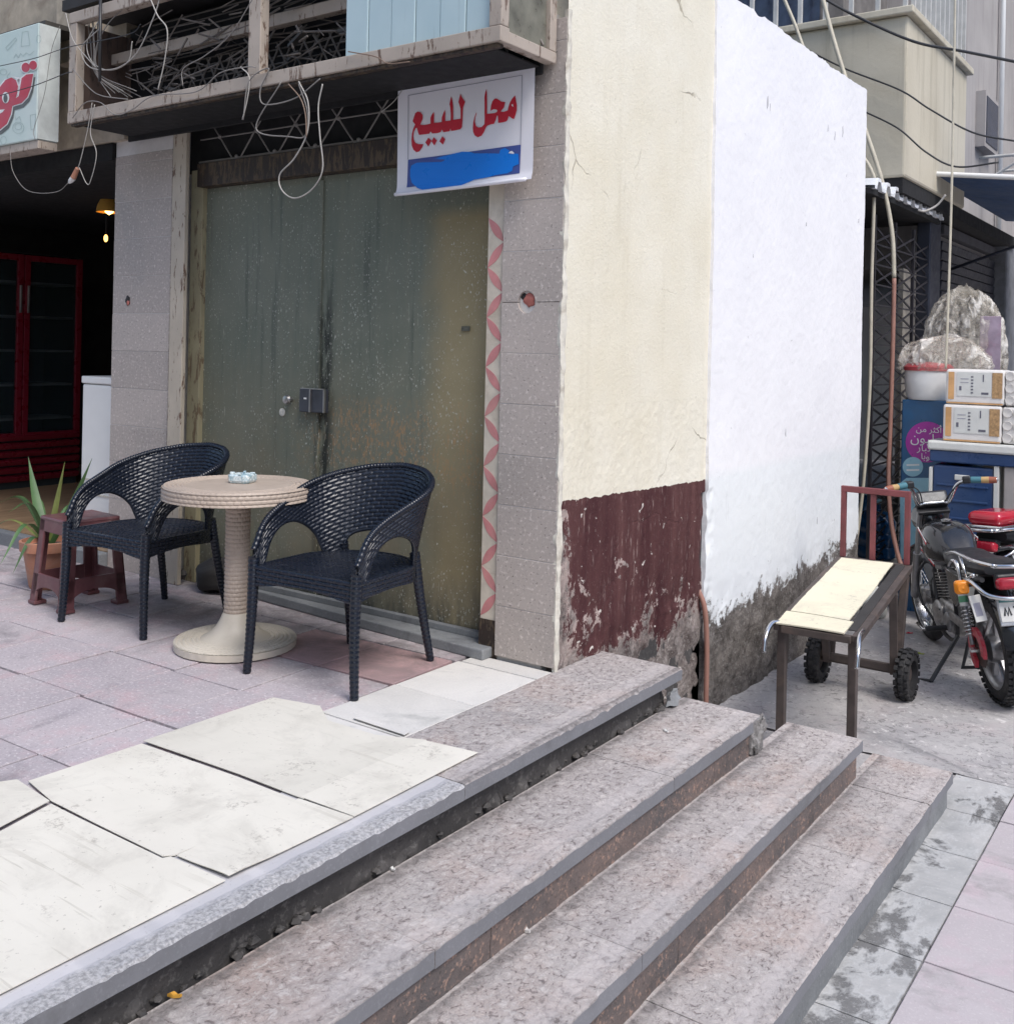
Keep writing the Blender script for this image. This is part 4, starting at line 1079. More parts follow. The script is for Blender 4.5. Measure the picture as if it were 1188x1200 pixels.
for sx in (-1, 1):
    for sy in (-1, 1):
        mb = MB()
        for (dx, dy) in ((1, 0), (0, 1)):
            w_b, w_t = .058, .052
            L = []
            for z in (0, HS - .015):
                w = wz(z); ww = w_b if z == 0 else w_t
                a = Vector((sx * w, sy * w, z)); b = a - Vector((sx * ww * dx, sy * ww * dy, 0))
                inn = Vector((sx * .014 * dy, sy * .014 * dx, 0))
                L += [a, b, b - inn, a - inn]
            mb.add(L, [(0, 1, 2, 3), (4, 7, 6, 5), (0, 4, 5, 1), (1, 5, 6, 2), (2, 6, 7, 3), (3, 7, 4, 0)])
        w = wz(.0) + .004; mb.bb(*(sorted((sx * w, sx * (w - .066)))), *(sorted((sy * w, sy * (w - .066)))), 0.0, .018)
        ob('leg', mb, MAT['stool'], stl, bevel=.004)
stl.location = (-2.50, -.585, .001); stl.rotation_euler.z = R(-4)

# ---- potted plant
MAT['terracotta'] = simple('terracotta', (.42, .19, .12), .75, var=.15, dirt=(.45, .36, .30), dirt_amt=.5, bump=.2)
MAT['soil'] = simple('soil', (.06, .045, .035), .95, bump=.8)
t = NT('blade_leaf_green'); x_, y_, z_ = t.sep()
t.color(t.mix(t.ramp(t.noise(9, 5), .3, .7), (.045, .11, .035), (.10, .19, .07))); t.rough(.42); MAT['leaf'] = t.m
MAT['leaf_pale'] = simple('blade_leaf_yellowing', (.22, .26, .08), .45, var=.2)
pt = empty('potted_plant', (-2.93, -.50, 0), 'spiky green sword-leaved plant in a terracotta pot behind the maroon stool', 'plant')
pc = Vector((-2.93, -.50, .001))
mb = MB(); mb.lathe([(.085, 0), (.092, .01), (.125, .20), (.142, .205), (.145, .255), (.132, .258), (.128, .225)], 40, pc); ob('pot', mb, MAT['terracotta'], pt, smooth=35)
mb = MB(); mb.lathe([(.128, .222), (.06, .235), (0, .24)], 24, pc); ob('soil', mb, MAT['soil'], pt, smooth=True)
def blade(base, tip, ctrl, w, mat, curl=.25):
    pts = spline([base, ctrl, tip], 12); mb = MB(); n = len(pts); vs_ = []; fs_ = []
    dr_ = (Vector(tip) - Vector(base)).normalized(); side = RT - dr_ * RT.dot(dr_); side.normalize()
    side = (side + FW * .35).normalized()
    for i, p in enumerate(pts):
        t = i / (n - 1); ww = w * (.55 + .9 * t * (1 - t) * 1.6) * (1 - t ** 2.2) + .0006
        tg = (pts[min(i + 1, n - 1)] - pts[max(i - 1, 0)]).normalized(); nn = tg.cross(side).normalized()
        vs_ += [p - side * ww + nn * ww * curl, p, p + side * ww + nn * ww * curl, p + nn * .0015]
    for i in range(n - 1):
        a = i * 4; fs_ += [(a, a + 1, a + 5, a + 4), (a + 1, a + 2, a + 6, a + 5), (a + 2, a + 3, a + 7, a + 6), (a + 3, a, a + 4, a + 7)]
    mb.add(vs_, fs_); return ob('leaf', mb, mat, pt, smooth=60)
base = pc + Vector((0, 0, .235))
def tipat(px, py, y): return gy(px, py, y)
for (px, py, y, w, mk, dx) in ((33, 535, -.50, .030, 'leaf', -.02), (76, 541, -.52, .018, 'leaf_pale', .0), (108, 537, -.45, .022, 'leaf', .03)):
    tp = tipat(px, py, y); bs = base + Vector((dx, 0, 0)); blade(bs, tp, bs.lerp(tp, .5) + Vector((dx * .5, 0, .0)), w, MAT[mk])
for (px, py, y, w, up, mk) in ((-4, 590, -.75, .016, .13, 'leaf'), (0, 662, -.85, .020, .15, 'leaf'), (15, 672, -.72, .017, .10, 'leaf'), (-25, 630, -.4, .016, .12, 'leaf_pale'), (100, 600, -.2, .015, .12, 'leaf'), (40, 585, -.2, .015, .10, 'leaf'), (10, 600, -.9, .014, .12, 'leaf')):
    tp = tipat(px, py, y); blade(base, tp, base.lerp(tp, .5) + Vector((0, 0, up)), w, MAT[mk], .35)

# ---- dark sack slumped by the pillar foot, behind the stool
mb = MB(); c_ = Vector((-2.17, .02, .085)); mb.blob(c_, (.15, .10, .085), 12, .14, 22); ob('rubbish_sack', mb, MAT['dark'], None, smooth=True, label='dark rubbish sack slumped against the door post behind the chair legs', cat='sack')

# ---- cigarette butt and litter on the steps
MAT['yellow'] = simple('butt_yellow', (.62, .33, .05), .6); MAT['redp'] = simple('litter_red', (.6, .03, .05), .5); MAT['lime'] = simple('leaf_lime', (.35, .42, .05), .6)
def litter(name, p, size, mat, label, cat, rz=0, s=3):
    mb = MB(); n = 7; vs_ = []
    for i in range(n):
        a = 2 * math.pi * i / n; r = .7 + .3 * math.sin(a * 2 + s); vs_.append(Vector((math.cos(a) * size[0] * r, math.sin(a) * size[1] * r, .003 * math.sin(a * 3 + s))))
    mb.prism(vs_, (0, 0, size[2])); mb.v = [tuple((Matrix.Rotation(rz, 3, 'Z') @ Vector(v)) + p) for v in mb.v]
    return ob(name, mb, mat, None, label=label, cat=cat)
litter('cigarette_pack_scrap', gz(205, 1168, EZ[1] + .004), (.022, .008, .006), MAT['yellow'], 'small yellow scrap in the dark gap below the top step', 'litter', .6)
litter('paper_scrap', gz(460, 1019, EZ[1] + .004), (.012, .008, .004), MAT['white'], 'tiny white paper scrap at the back of the second tread', 'litter', .3)
litter('paper_scrap', gz(780, 857, EZ[1] + .004), (.02, .007, .005), MAT['white'], 'white cigarette stub on the second tread near the broken end', 'litter', -.2)
litter('stone_chip', gz(617, 1092, EZ[2] + .004), (.016, .010, .008), MAT['grout'], 'pale stone chip on the third tread', 'stone', .3)
litter('petal_scrap', gz(1064, 724 + 92, STREET + .012), (.022, .012, .004), MAT['redp'], 'small red scrap on the alley concrete between cart and motorbike', 'litter', .3)
litter('petal_scrap', gz(1066, 742, STREET + .012), (.03, .012, .004), MAT['redp'], 'dark red scrap near the front wheel of the motorbike', 'litter', .8)
litter('fallen_leaf', gz(1078, 766, STREET + .012), (.035, .022, .003), MAT['lime'], 'yellow green leaf on the concrete behind the cart wheel', 'leaf', .4)
# ================================================================== SIGNS ABOVE THE SHOP FRONT
def ngon(poly, th): mb = MB(); mb.prism(poly, th); return mb
# ---- vinyl banner
BY = -.055
bn = empty('sale_banner', (-.5, BY, 2.04), 'white vinyl banner with red Arabic writing and a blue band tied above the door', 'banner')
c00, c10, c11, c01 = [gy(*p, BY) for p in ((466, 105), (627, 77), (625, 210), (464, 228))]
U, W = np.meshgrid(np.linspace(0, 1, 60), np.linspace(0, 1, 40), indexing='ij')
P = np.zeros(U.shape + (3,))
for i in range(3): P[..., i] = (c00[i] * (1 - U) + c10[i] * U) * (1 - W) + (c01[i] * (1 - U) + c11[i] * U) * W
def bwave(u, w): return .006 * np.sin(3.1 * u + 1) * (.4 + w) - .010 * np.exp(-((w - 1) / .05) ** 2)
P[..., 1] += bwave(U, W); P[..., 2] += .006 * np.sin(np.pi * U) * (-1) * (1 - W)
mb = MB(); mb.grid(P); B2 = P.copy(); B2[..., 1] += .0015; mb.grid(B2)
ob('vinyl_sheet', mb, MAT['banner'], bn, smooth=True)
mb = MB(); mb.tube([tuple(P[i, -1] + np.array([0, -.004, 0])) for i in range(0, 60, 3)], .0085, 8); ob('hem_rod', mb, MAT['banner'], bn, smooth=True)
def onb(px, py, d=.003):
    p = gy(px, py, BY); u = (p.x - c00.x) / (c10.x - c00.x); w = (c00.z - p.z) / (c00.z - c01.z)
    p.y += float(bwave(u, w)) - d; return p
def dense(poly, step=1.2):
    out = []
    for i in range(len(poly)):
        a = Vector(poly[i]); b = Vector(poly[(i + 1) % len(poly)]); n = max(1, int((b - a).length / step))
        out += [tuple(a.lerp(b, k / n)) for k in range(n)]
    return out
def flat(poly, conv, name, mat, parent, d=.003):
    from mathutils.geometry import tessellate_polygon
    v = [conv(px, py, d) for px, py in poly]
    tri = tessellate_polygon([[Vector((p[0], p[1], 0)) for p in poly]])
    mb = MB(); mb.add(v, [tuple(t) for t in tri]); return ob(name, mb, mat, parent)
zA = lambda L: [(545 + x / 15.84, 95 + y / 15.84) for x, y in L]
zB = lambda L: [(475 + x / 15.84, 105 + y / 15.84) for x, y in L]
zC = lambda L: [(470 + x / 7.425, 160 + y / 7.425) for x, y in L]
W1 = [(398,145),(410,200),(412,290),(412,605),(480,600),(560,590),(600,570),(608,545),(590,525),(540,520),(500,535),(488,555),(478,520),(490,440),(515,370),(555,325),(590,320),(630,345),(680,380),(755,388),(745,430),(730,490),(690,535),(668,565),(720,570),(800,545),(815,480),(840,400),(880,330),(935,265),(945,290),(955,360),(972,450),(970,540),(950,620),(920,705),(880,690),(820,645),(800,720),(780,745),(700,765),(622,775),(620,700),(616,640),(600,640),(575,720),(545,790),(480,800),(415,825),(390,860),(350,950),(310,1010),(240,1040),(180,1005),(150,940),(145,860),(155,760),(175,670),(215,570),(215,600),(190,680),(185,760),(205,830),(250,858),(310,850),(362,800),(368,700),(365,290),(378,220)]
W2 = [(1022,70),(1040,120),(1110,225),(1075,320),(1065,400),(1060,560),(1050,690),(1020,730),(900,755),(845,760),(832,715),(822,765),(760,775),(700,785),(675,735),(650,780),(600,800),(490,808),(462,770),(440,810),(380,820),(245,835),(225,770),(208,705),(190,705),(150,780),(140,860),(150,930),(180,985),(240,1005),(325,1005),(300,1070),(250,1140),(195,1155),(140,1110),(110,1030),(105,930),(115,820),(140,720),(175,640),(130,580),(150,520),(180,430),(225,400),(280,415),(318,470),(315,540),(290,600),(270,645),(330,650),(400,640),(462,625),(460,520),(480,470),(525,405),(530,470),(525,610),(600,605),(668,595),(672,510),(695,450),(730,370),(738,430),(735,580),(838,565),(840,450),(832,330),(818,265),(850,120),(870,190),(885,300),(885,555),(1025,535),(1025,350),(1000,270),(985,225),(1005,140)]
flat(zA(W1), onb, 'red_lettering', MAT['red_print'], bn); flat(zB(W2), onb, 'red_lettering', MAT['red_print'], bn)
flat(zA([(885,430),(900,425),(912,478),(895,470),(872,450)]), onb, 'letter_counter', MAT['banner'], bn, .0042)
for dmd in ([(418,885),(480,940),(418,1048),(362,975)], [(520,875),(580,940),(530,1030),(478,955)], [(680,858),(735,915),(690,1015),(625,955)]):
    flat(zB(dmd), onb, 'letter_dot', MAT['red_print'], bn)
flat(dense(zC([(55,200),(1050,70),(1040,320),(45,440)]), 4), onb, 'navy_band', MAT['navy_print'], bn, .0028)
flat(dense(zC([(75,290),(85,250),(130,225),(205,220),(215,205),(300,185),(440,150),(530,130),(600,132),(640,145),(760,145),(860,148),(870,115),(910,100),(950,120),(945,145),(1030,150),(1035,240),(985,260),(975,300),(930,320),(830,335),(760,355),(640,375),(560,410),(480,445),(360,465),(200,465),(140,445),(90,400),(75,350)]), 4), onb, 'blue_scribble', MAT['scribble_blue'], bn, .0046)  # bright blue scribble laid over the navy band
flat(zC([(150,372),(280,377),(380,347),(520,350),(440,377),(330,387),(200,402)]), onb, 'navy_gap', MAT['navy_print'], bn, .0058)
flat(zC([(945,145),(955,130),(975,126),(992,140),(995,152)]), onb, 'white_chip', MAT['banner'], bn, .0058)
def pline(pts, w, conv, name, mat, parent, d=.003):
    for (a, b) in zip(pts[:-1], pts[1:]):
        A = Vector(a); B = Vector(b); n = Vector((-(B - A).y, (B - A).x)).normalized() * w / 2
        flat([tuple(A + n), tuple(B + n), tuple(B - n), tuple(A - n)], conv, name, mat, parent, d)
pline([(477.5, 186.5), (478.5, 111.5), (612.5, 88), (611, 170)], .7, onb, 'border_line', MAT['line_print'], bn)
mb = MB()
for (a, b, c) in (((469, 104), (478, 95), (470, 108)), ((612, 79), (612, 72), (613, 66))):
    mb.tube(spline([onb(*a, .004), gy(*b, -.06), gy(*c, -.04)], 6), .0022, 5)
mb.tube(spline([onb(474, 102, .006), gy(462, 118, -.07), gy(447, 131, -.065)], 6), .0022, 5)
ob('tie_cord', mb, MAT['wire_white'], bn, smooth=True)

# ---- old sign frame over the door (panel missing)
FY = -.41; FX0, FX1 = -2.985, -.045; FZ0, FZ1 = 2.522, 3.13
fr = empty('empty_sign_frame', (-1.5, FY, FZ0), 'old empty signboard box frame with tangled cables inside above the green door', 'sign frame')
def rail(name, x0, x1, y0, y1, z0, z1, mat): mb = MB(); mb.bb(x0, x1, y0, y1, z0, z1); return ob(name, mb, mat, fr, bevel=.004)
rail('bottom_rail', FX0, FX1, FY, FY + .06, FZ0, FZ0 + .062, MAT['frame_wood'])
rail('bottom_lip', FX0 + .02, FX1 - .02, FY + .012, FY + .05, FZ0 - .016, FZ0 - .001, MAT['lintel'])
rail('top_rail', FX0, FX1, FY, FY + .06, FZ1 - .06, FZ1, MAT['frame_wood'])
xv = gy(297, 60, FY).x
for (a, b) in ((FX0, FX0 + .07), (xv - .042, xv + .042), (FX1 - .06, FX1)):
    rail('upright', a, b, FY + .003, FY + .055, FZ0 + .063, FZ1 - .061, MAT['frame_wood'])
# side box, dirty panel at the corner end
rail('end_rail', FX1 - .05, FX1 - .002, FY + .061, -.012, FZ0 + .002, FZ0 + .05, MAT['frame_wood'])
rail('end_rail', FX1 - .05, FX1 - .002, FY + .061, -.012, FZ1 - .05, FZ1, MAT['frame_wood'])
rail('end_upright', FX1 - .05, FX1 - .003, -.06, -.012, FZ0 + .051, FZ1 - .051, MAT['frame_wood'])
rail('end_panel', FX1 - .03, FX1 - .022, FY + .062, -.062, FZ0 + .05, FZ1 - .05, MAT['glass_dirty'])
rail('end_upright', FX0 + .005, FX0 + .05, -.06, -.012, FZ0 + .051, FZ1 - .051, MAT['frame_dark'])
rail('end_rail', FX0 + .005, FX0 + .05, FY + .061, -.012, FZ0 + .002, FZ0 + .05, MAT['frame_dark'])
rail('end_panel', FX0 + .02, FX0 + .03, FY + .062, -.062, FZ0 + .05, FZ1 - .05, MAT['frame_dark'])
# pale blue boards still fixed in the corner end
xb0 = gy(406, 20, FY + .03).x; nb = 6; bw = (FX1 - .062 - xb0) / nb
for i in range(nb):
    rail('blue_board', xb0 + i * bw + .0015, xb0 + (i + 1) * bw - .0015, FY + .026 + .003 * (i % 2), FY + .036 + .003 * (i % 2), FZ0 + .064, FZ1 - .062, MAT['lightblue'])
# shelf rails and grating inside
rail('inner_rail', FX0 + .08, xb0, -.20, -.15, FZ0 + .36, FZ0 + .42, MAT['frame_wood'])
rail('light_block_panel', FX0 + .06, FX1 - .06, FY + .063, -.052, FZ0 - .012, FZ0 - .004, MAT['black'])  # added black panel that keeps light off the lintel and door top
rail('back_board', FX0 + .03, FX1 - .05, -.05, -.035, FZ0 - .04, FZ1, MAT['black'])
mb = MB(); rnd = random.Random(5)
for i in range(15):
    z = FZ0 + .07 + i * .036; mb.tube([(FX0 + .3, -.09, z), (xb0 + .1, -.09, z + .004)], .0042, 5)
for i in range(26):
    x = FX0 + .3 + i * .09; z = FZ0 + .06
    mb.tube([(x, -.10, z), (x + .16, -.10, z + .26), (x + .22, -.10, z + .26), (x + .38, -.10, z), ], .0055, 5)
for i in range(170):
    x = rnd.uniform(FX0 + .25, xb0); z = rnd.uniform(FZ0 + .05, FZ1 - .1); a = rnd.uniform(-1.2, 1.2); L = rnd.uniform(.08, .3); y = rnd.uniform(-.3, -.08)
    mb.tube([(x, y, z), (x + L * math.cos(a), y + rnd.uniform(-.04, .04), z + L * math.sin(a) * .5)], rnd.uniform(.002, .006), 5)
MAT['mesh_rust'] = simple('mesh_rusty_grey', (.155, .135, .12), .6, var=.4)
ob('inner_grating', mb, MAT['mesh_rust'], fr, smooth=50)
MAT['junk_grey'] = simple('dusty_metal', (.075, .07, .065), .6, var=.4)
for i in range(5):
    x = rnd.uniform(FX0 + .3, xb0 - .1); z = FZ0 + .08 + rnd.uniform(0, .22); mb = MB(); mb.box((x, rnd.uniform(-.22, -.12), z), (rnd.uniform(.05, .2), .03, rnd.uniform(.010, .02)), (0, rnd.uniform(-.5, .5), rnd.uniform(-.3, .3)))
    ob('scrap_bracket', mb, MAT['junk_grey'], fr)
# ---- cables: one object per run
def cable(pts, y, r, mat, label, n=9, dy=None, group='loose cables on the old sign frame', name='cable'):
    P = [gy(px, py, (y if dy is None else y + dy[i])) for i, (px, py) in enumerate(pts)]
    mb = MB(); mb.tube(spline(P, n), r * .74, 6); return ob(name, mb, MAT[mat], None, smooth=True, label=label, cat='cable', group=group)
yw = FY - .012
cable([(285, 140), (292, 95), (315, 80), (305, 105), (310, 122), (345, 115), (375, 92)], yw, .0042, 'wire_grey', 'grey cable loop drooping under the frame upright')
cable([(330, 95), (300, 150), (340, 160), (358, 158), (360, 130), (350, 98)], yw, .0042, 'wire_grey', 'grey cable bow hanging below the signboard rail')
cable([(350, 95), (361, 120), (360, 155), (345, 185), (328, 204), (330, 222), (345, 232), (365, 222), (378, 198), (375, 160), (373, 125), (378, 98)], yw, .0046, 'wire_white', 'pale cable forming the lowest hanging loop before the green door')
cable([(338, 98), (352, 115), (358, 135), (359, 160)], yw - .006, .004, 'wire_brown', 'brown cable running down into the hanging loop')
cable([(85, 138), (100, 120), (118, 120), (135, 134), (155, 128), (180, 112), (230, 107), (258, 85), (290, 78), (300, 79)], yw, .0038, 'wire_grey', 'grey cable snaking along the bottom rail of the frame')
cable([(77, 15), (85, 45), (100, 65), (112, 78)], yw, .0035, 'wire_white', 'white cable hooked over the frame corner')
cable([(175, -5), (185, 18), (196, 35), (193, 70), (185, 105)], yw, .0045, 'wire_white', 'thick white cable crossing the open frame upright')
cable([(298, -5), (270, 40), (240, 65), (215, 80), (214, 100)], yw, .0035, 'wire_grey', 'thin grey cable slanting across the open frame')
cable([(120, 30), (96, 55), (105, 78), (135, 80), (160, 62), (180, 20), (188, -5)], yw + .02, .0042, 'wire_white', 'white cable coil sweeping round inside the frame end')
cable([(115, 25), (102, 50), (108, 72), (128, 82), (150, 72), (155, 48)], yw + .03, .004, 'wire_white', 'white cable coil nested in the frame end')
cable([(170, -5), (145, 10), (125, 30), (112, 60), (116, 95)], yw + .03, .0035, 'wire_grey', 'grey cable curving into the bundle at the frame end')
cable([(85, 80), (105, 103), (120, 112), (150, 116)], yw, .0035, 'wire_grey', 'grey cable slung across the foot of the frame end')
for i in range(9):
    dx = random.uniform(-8, 8)
    cable([(108 + dx, 12 + random.uniform(-4, 6)), (110 + dx * .6, 50), (113 + dx * .25, 85), (125 + i * 5, 108 + random.uniform(-2, 6))], yw + .05 + .012 * i, .0032, ('wire_grey', 'wire_white', 'wire_grey')[i % 3], 'thin cable in the vertical bundle at the frame end')
mb = MB(); mb.tube([gy(118, -8, yw - .01), gy(117, 95, yw - .01)], .008, 8); ob('conduit', mb, MAT['wire_black'], None, smooth=True, label='black vertical conduit strapped to the cable bundle', cat='conduit')
cable([(108, 120), (103, 150), (95, 185), (91, 198)], yw, .003, 'wire_white', 'white twin cable hanging down to the plug connector')
cable([(111, 122), (106, 155), (113, 180), (106, 212), (101, 214), (93, 196)], yw, .003, 'wire_white', 'white cable kinked in a narrow loop beside the plug')
cable([(12, 178), (15, 200), (28, 220), (45, 226), (68, 224), (80, 214)], yw, .0026, 'wire_grey', 'slack grey cable sagging from the café sign to the plug')
cable([(282, 78), (292, 90), (290, 115), (284, 140)], yw, .004, 'wire_white', 'short white cable end dangling by the middle upright')
cable([(-5, 78), (40, 68), (80, 55), (150, 40), (165, 28)], FY - .03, .0032, 'wire_black', 'dark cable stretched across the top of the café sign', group='cables across the café sign')
cable([(-5, 113), (40, 100), (76, 86), (85, 84)], FY - .03, .0036, 'wire_black', 'dark cable stretched across the red lettering of the café sign', group='cables across the café sign')
cable([(70, 30), (60, 60), (52, 110), (40, 150), (41, 163)], FY - .035, .0022, 'wire_grey', 'fine wire running down the corner of the café sign', group='cables across the café sign')
cable([(408, 60), (440, 66), (455, 74), (480, 72)], yw, .0035, 'wire_brown', 'brown cable tucked under the blue boards')
pg = empty('cable_connector', gy(87, 207, yw), 'small brown and white plug connector hanging on cables', 'plug')
a = gy(91, 197, yw); b = gy(86, 208, yw); c = gy(81, 214, yw)
mb = MB(); mb.tube([a, b], [.012, .016], 10); ob('plug', mb, MAT['terracotta'], pg, smooth=40)
mb = MB(); mb.tube([b, b.lerp(c, .6), c], [.016, .014, .006], 10); ob('socket', mb, MAT['white'], pg, smooth=40)

# ================================================================== CAFÉ NEXT DOOR
cafe = empty('cafe_building', (-4.8, .5, 0), 'dark open-fronted café with mint signboard beside the closed shop', 'building')
FLZ = .085; CX0, CX1, CYB = -7.2, LX0 - .004, 4.2
mb = MB(); mb.bb(CX0, CX1, .02, CYB, -.02, FLZ)
t = NT('cafe_floor_boards'); xx_, yy_, zz_ = t.sep()
t.color(t.mix(t.ramp(t.noise(1, 5, .6, vec=t.mapped((14, 2, 2))), .35, .65), (.24, .15, .085), (.36, .24, .14))); t.rough(.5); MAT['wood_floor'] = t.m
ob('cafe_floor', mb, MAT['wood_floor'], cafe)
mb = MB(); mb.bb(CX0, CX1, -.05, .018, -.01, FLZ - .004); ob('cafe_kerb', mb, MAT['riser_grey'], cafe, bevel=.006)
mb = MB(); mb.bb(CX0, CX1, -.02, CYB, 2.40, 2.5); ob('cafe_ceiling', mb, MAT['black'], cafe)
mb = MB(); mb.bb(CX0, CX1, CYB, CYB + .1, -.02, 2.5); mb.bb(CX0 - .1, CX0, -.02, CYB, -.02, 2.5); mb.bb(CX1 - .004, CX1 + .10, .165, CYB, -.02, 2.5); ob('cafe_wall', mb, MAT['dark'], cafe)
MAT['old_wall'] = simple('old_upper_wall', (.42, .36, .28), .85, var=.25, dirt=(.2, .15, .11), dirt_amt=.6)
mb = MB(); mb.bb(CX0, FX0 - .02, -.04, .16, 2.505, 5.2); ob('upper_wall', mb, MAT['old_wall'], cafe)
mb = MB(); mb.bb(-3.6, -3.25, -.12, -.045, 3.0, 5.2); ob('upper_pilaster', mb, MAT['old_wall'], cafe)
mb = MB(); mb.bb(FX0 - .018, -.03, .155, .2, 2.76, 5.2); mb.bb(-3.1, -.05, -.06, .12, 3.26, 5.2); ob('upper_wall', mb, MAT['old_wall'], shop)
# café sign
cs = empty('cafe_sign', (-3.8, FY, 2.43), 'mint green café signboard with doodles and red Arabic lettering', 'sign')
t = NT('mint_vinyl'); t.color(t.mix(t.ramp(t.noise(2, 5), .3, .7), (.50, .62, .58), (.60, .68, .64))); t.rough(.45); MAT['mint'] = t.m
MAT['mint_side'] = simple('mint_vinyl_wrapped_side', (.58, .62, .60), .5, var=.15, dirt=(.35, .35, .34), dirt_amt=.4, bump=.4, bscale=25)
cxs = gy(44, 95, FY).x; zt_ = gy(48, 25, FY).z; zb_ = gy(41, 163, FY).z
dep = gx(69, 100, cxs).y
mb = MB(); mb.bb(-6.0, cxs, FY, dep, zb_, zt_); ob('sign_box', mb, [MAT['mint']], cs, bevel=.006)
mb = MB(); mb.bb(cxs + .001, cxs + .006, FY + .004, dep, zb_ + .004, zt_ - .004); ob('wrapped_end', mb, MAT['mint_side'], cs)
mb = MB(); mb.bb(-6.0, cxs, FY + .01, dep, zb_ - .05, zb_ - .001); ob('sign_underside_rail', mb, MAT['frame_wood'], cs, bevel=.004)
mb = MB(); mb.bb(-6.0, cxs - .02, FY + .05, -.045, zt_ + .002, zt_ + .03); ob('sign_roof_sheet', mb, MAT['wire_dark'], cs)
ons = lambda px, py, d=.003: gy(px, py, FY - d)
zD = lambda L: [(x / 7.5, 20 + y / 7.5) for x, y in L]
waw = [(-60, 640), (0, 610), (50, 548), (100, 528), (140, 552), (158, 605), (152, 660), (138, 712), (165, 690), (178, 605), (190, 535), (230, 502), (292, 495), (270, 620), (240, 700), (190, 752), (108, 778), (96, 850), (60, 935), (0, 985), (-60, 1010)]
def offs(poly, d):
    out = []; n = len(poly)
    ar = sum(poly[i][0] * poly[(i + 1) % n][1] - poly[(i + 1) % n][0] * poly[i][1] for i in range(n)); sg = 1 if ar > 0 else -1
    for i in range(n):
        a = Vector(poly[i - 1]); b = Vector(poly[i]); c = Vector(poly[(i + 1) % n])
        n1 = Vector(((b - a).y, -(b - a).x)).normalized() * sg; n2 = Vector(((c - b).y, -(c - b).x)).normalized() * sg
        m_ = (n1 + n2); m_ = m_.normalized() if m_.length > .1 else n1; out.append(tuple(b + m_ * d))
    return out
MAT['sign_red'] = simple('sign_red_print', (.50, .035, .06), .4, var=.05); MAT['sign_shadow'] = simple('sign_dark_print', (.10, .10, .09), .4)
circ = lambda cx, cy, rx, ry, n=18: [(cx + rx * math.cos(2 * math.pi * i / n), cy + ry * math.sin(2 * math.pi * i / n)) for i in range(n)]
dots = [(225, 440, 36, 42), (290, 420, 34, 40)]
flat(zD([(x + 14, y + 34) for x, y in offs(waw, 6)]), ons, 'letter_shadow', MAT['sign_shadow'], cs, .002)
flat(zD(offs(waw, 11)), ons, 'letter_outline', MAT['white'], cs, .0035); flat(zD(waw), ons, 'red_letter', MAT['sign_red'], cs, .005)
flat(zD(circ(50, 705, 32, 50)), ons, 'letter_counter', MAT['white'], cs, .0062); flat(zD(circ(48, 712, 18, 38)), ons, 'letter_counter_shade', MAT['sign_shadow'], cs, .0072)
flat(zD([(-60, 830), (0, 812), (42, 808), (20, 835), (-10, 850), (-60, 880)]), ons, 'letter_counter', MAT['white'], cs, .0062)
for d_ in dots: flat(zD(circ(d_[0], d_[1], d_[2] + 9, d_[3] + 9)), ons, 'letter_outline', MAT['white'], cs, .0035)
for d_ in dots: flat(zD(circ(*d_)), ons, 'red_letter_dot', MAT['sign_red'], cs, .005)
MAT['doodle'] = simple('doodle_line', (.36, .46, .44), .5)
def dd(L): pline(zD(L), .45, ons, 'doodle', MAT['doodle'], cs, .002)
cl = lambda c: c + c[:1]
dd(cl([(185, 255), (195, 130), (245, 120), (262, 245)])); dd(cl([(50, 265), (135, 178), (148, 195), (65, 290)])); dd(cl(circ(340, 190, 20, 35, 12)))
dd(cl(circ(160, 970, 50, 50, 14))); dd(cl(circ(160, 960, 30, 28, 12))); dd([(120, 360), (140, 320), (160, 355), (180, 315), (200, 340), (230, 310), (260, 330), (300, 295)])
dd(cl([(265, 860), (315, 850), (300, 980), (272, 985)])); dd(cl(circ(30, 480, 30, 26, 12))); dd([(130, 860), (140, 900), (170, 870), (185, 915)]); dd(cl(circ(30, 1080, 26, 36, 12))); dd([(90, 480), (60, 520), (80, 540)])
# drinks fridge facing the passage
MAT['fridge_red'] = simple('fridge_red', (.15, .008, .018), .32, var=.04); MAT['fridge_dark'] = simple('fridge_interior', (.035, .045, .05), .5)
MAT['shelf'] = simple('fridge_shelf', (.42, .47, .48), .4)
tg = NT('fridge_glass'); tg.color((.02, .03, .035)); tg.rough(.06); tg.b.inputs['Alpha'].default_value = .45; MAT['fglass'] = tg.m
fx = -6.0
fg = empty('drinks_fridge', (fx, .9, FLZ), 'tall dark red glass-door drinks fridge inside the café', 'fridge')
y_l, y_m, y_r = .15, gx(26, 400, fx).y, gx(94, 400, fx).y; zt_f = 2.05; zg0, zg1 = gx(60, 505, fx).z, gx(60, 308, fx).z
mb = MB(); mb.bb(fx - .55, fx - .50, y_l, y_r, FLZ, zt_f); mb.bb(fx - .5, fx - .02, y_l, y_l + .04, FLZ, zt_f); mb.bb(fx - .5, fx - .02, y_r - .04, y_r, FLZ, zt_f); mb.bb(fx - .5, fx, y_l, y_r, zg1 + .06, zt_f); mb.bb(fx - .5, fx - .03, y_l + .04, y_r - .04, FLZ, zg0 - .06); ob('cabinet', mb, MAT['fridge_dark'], fg)
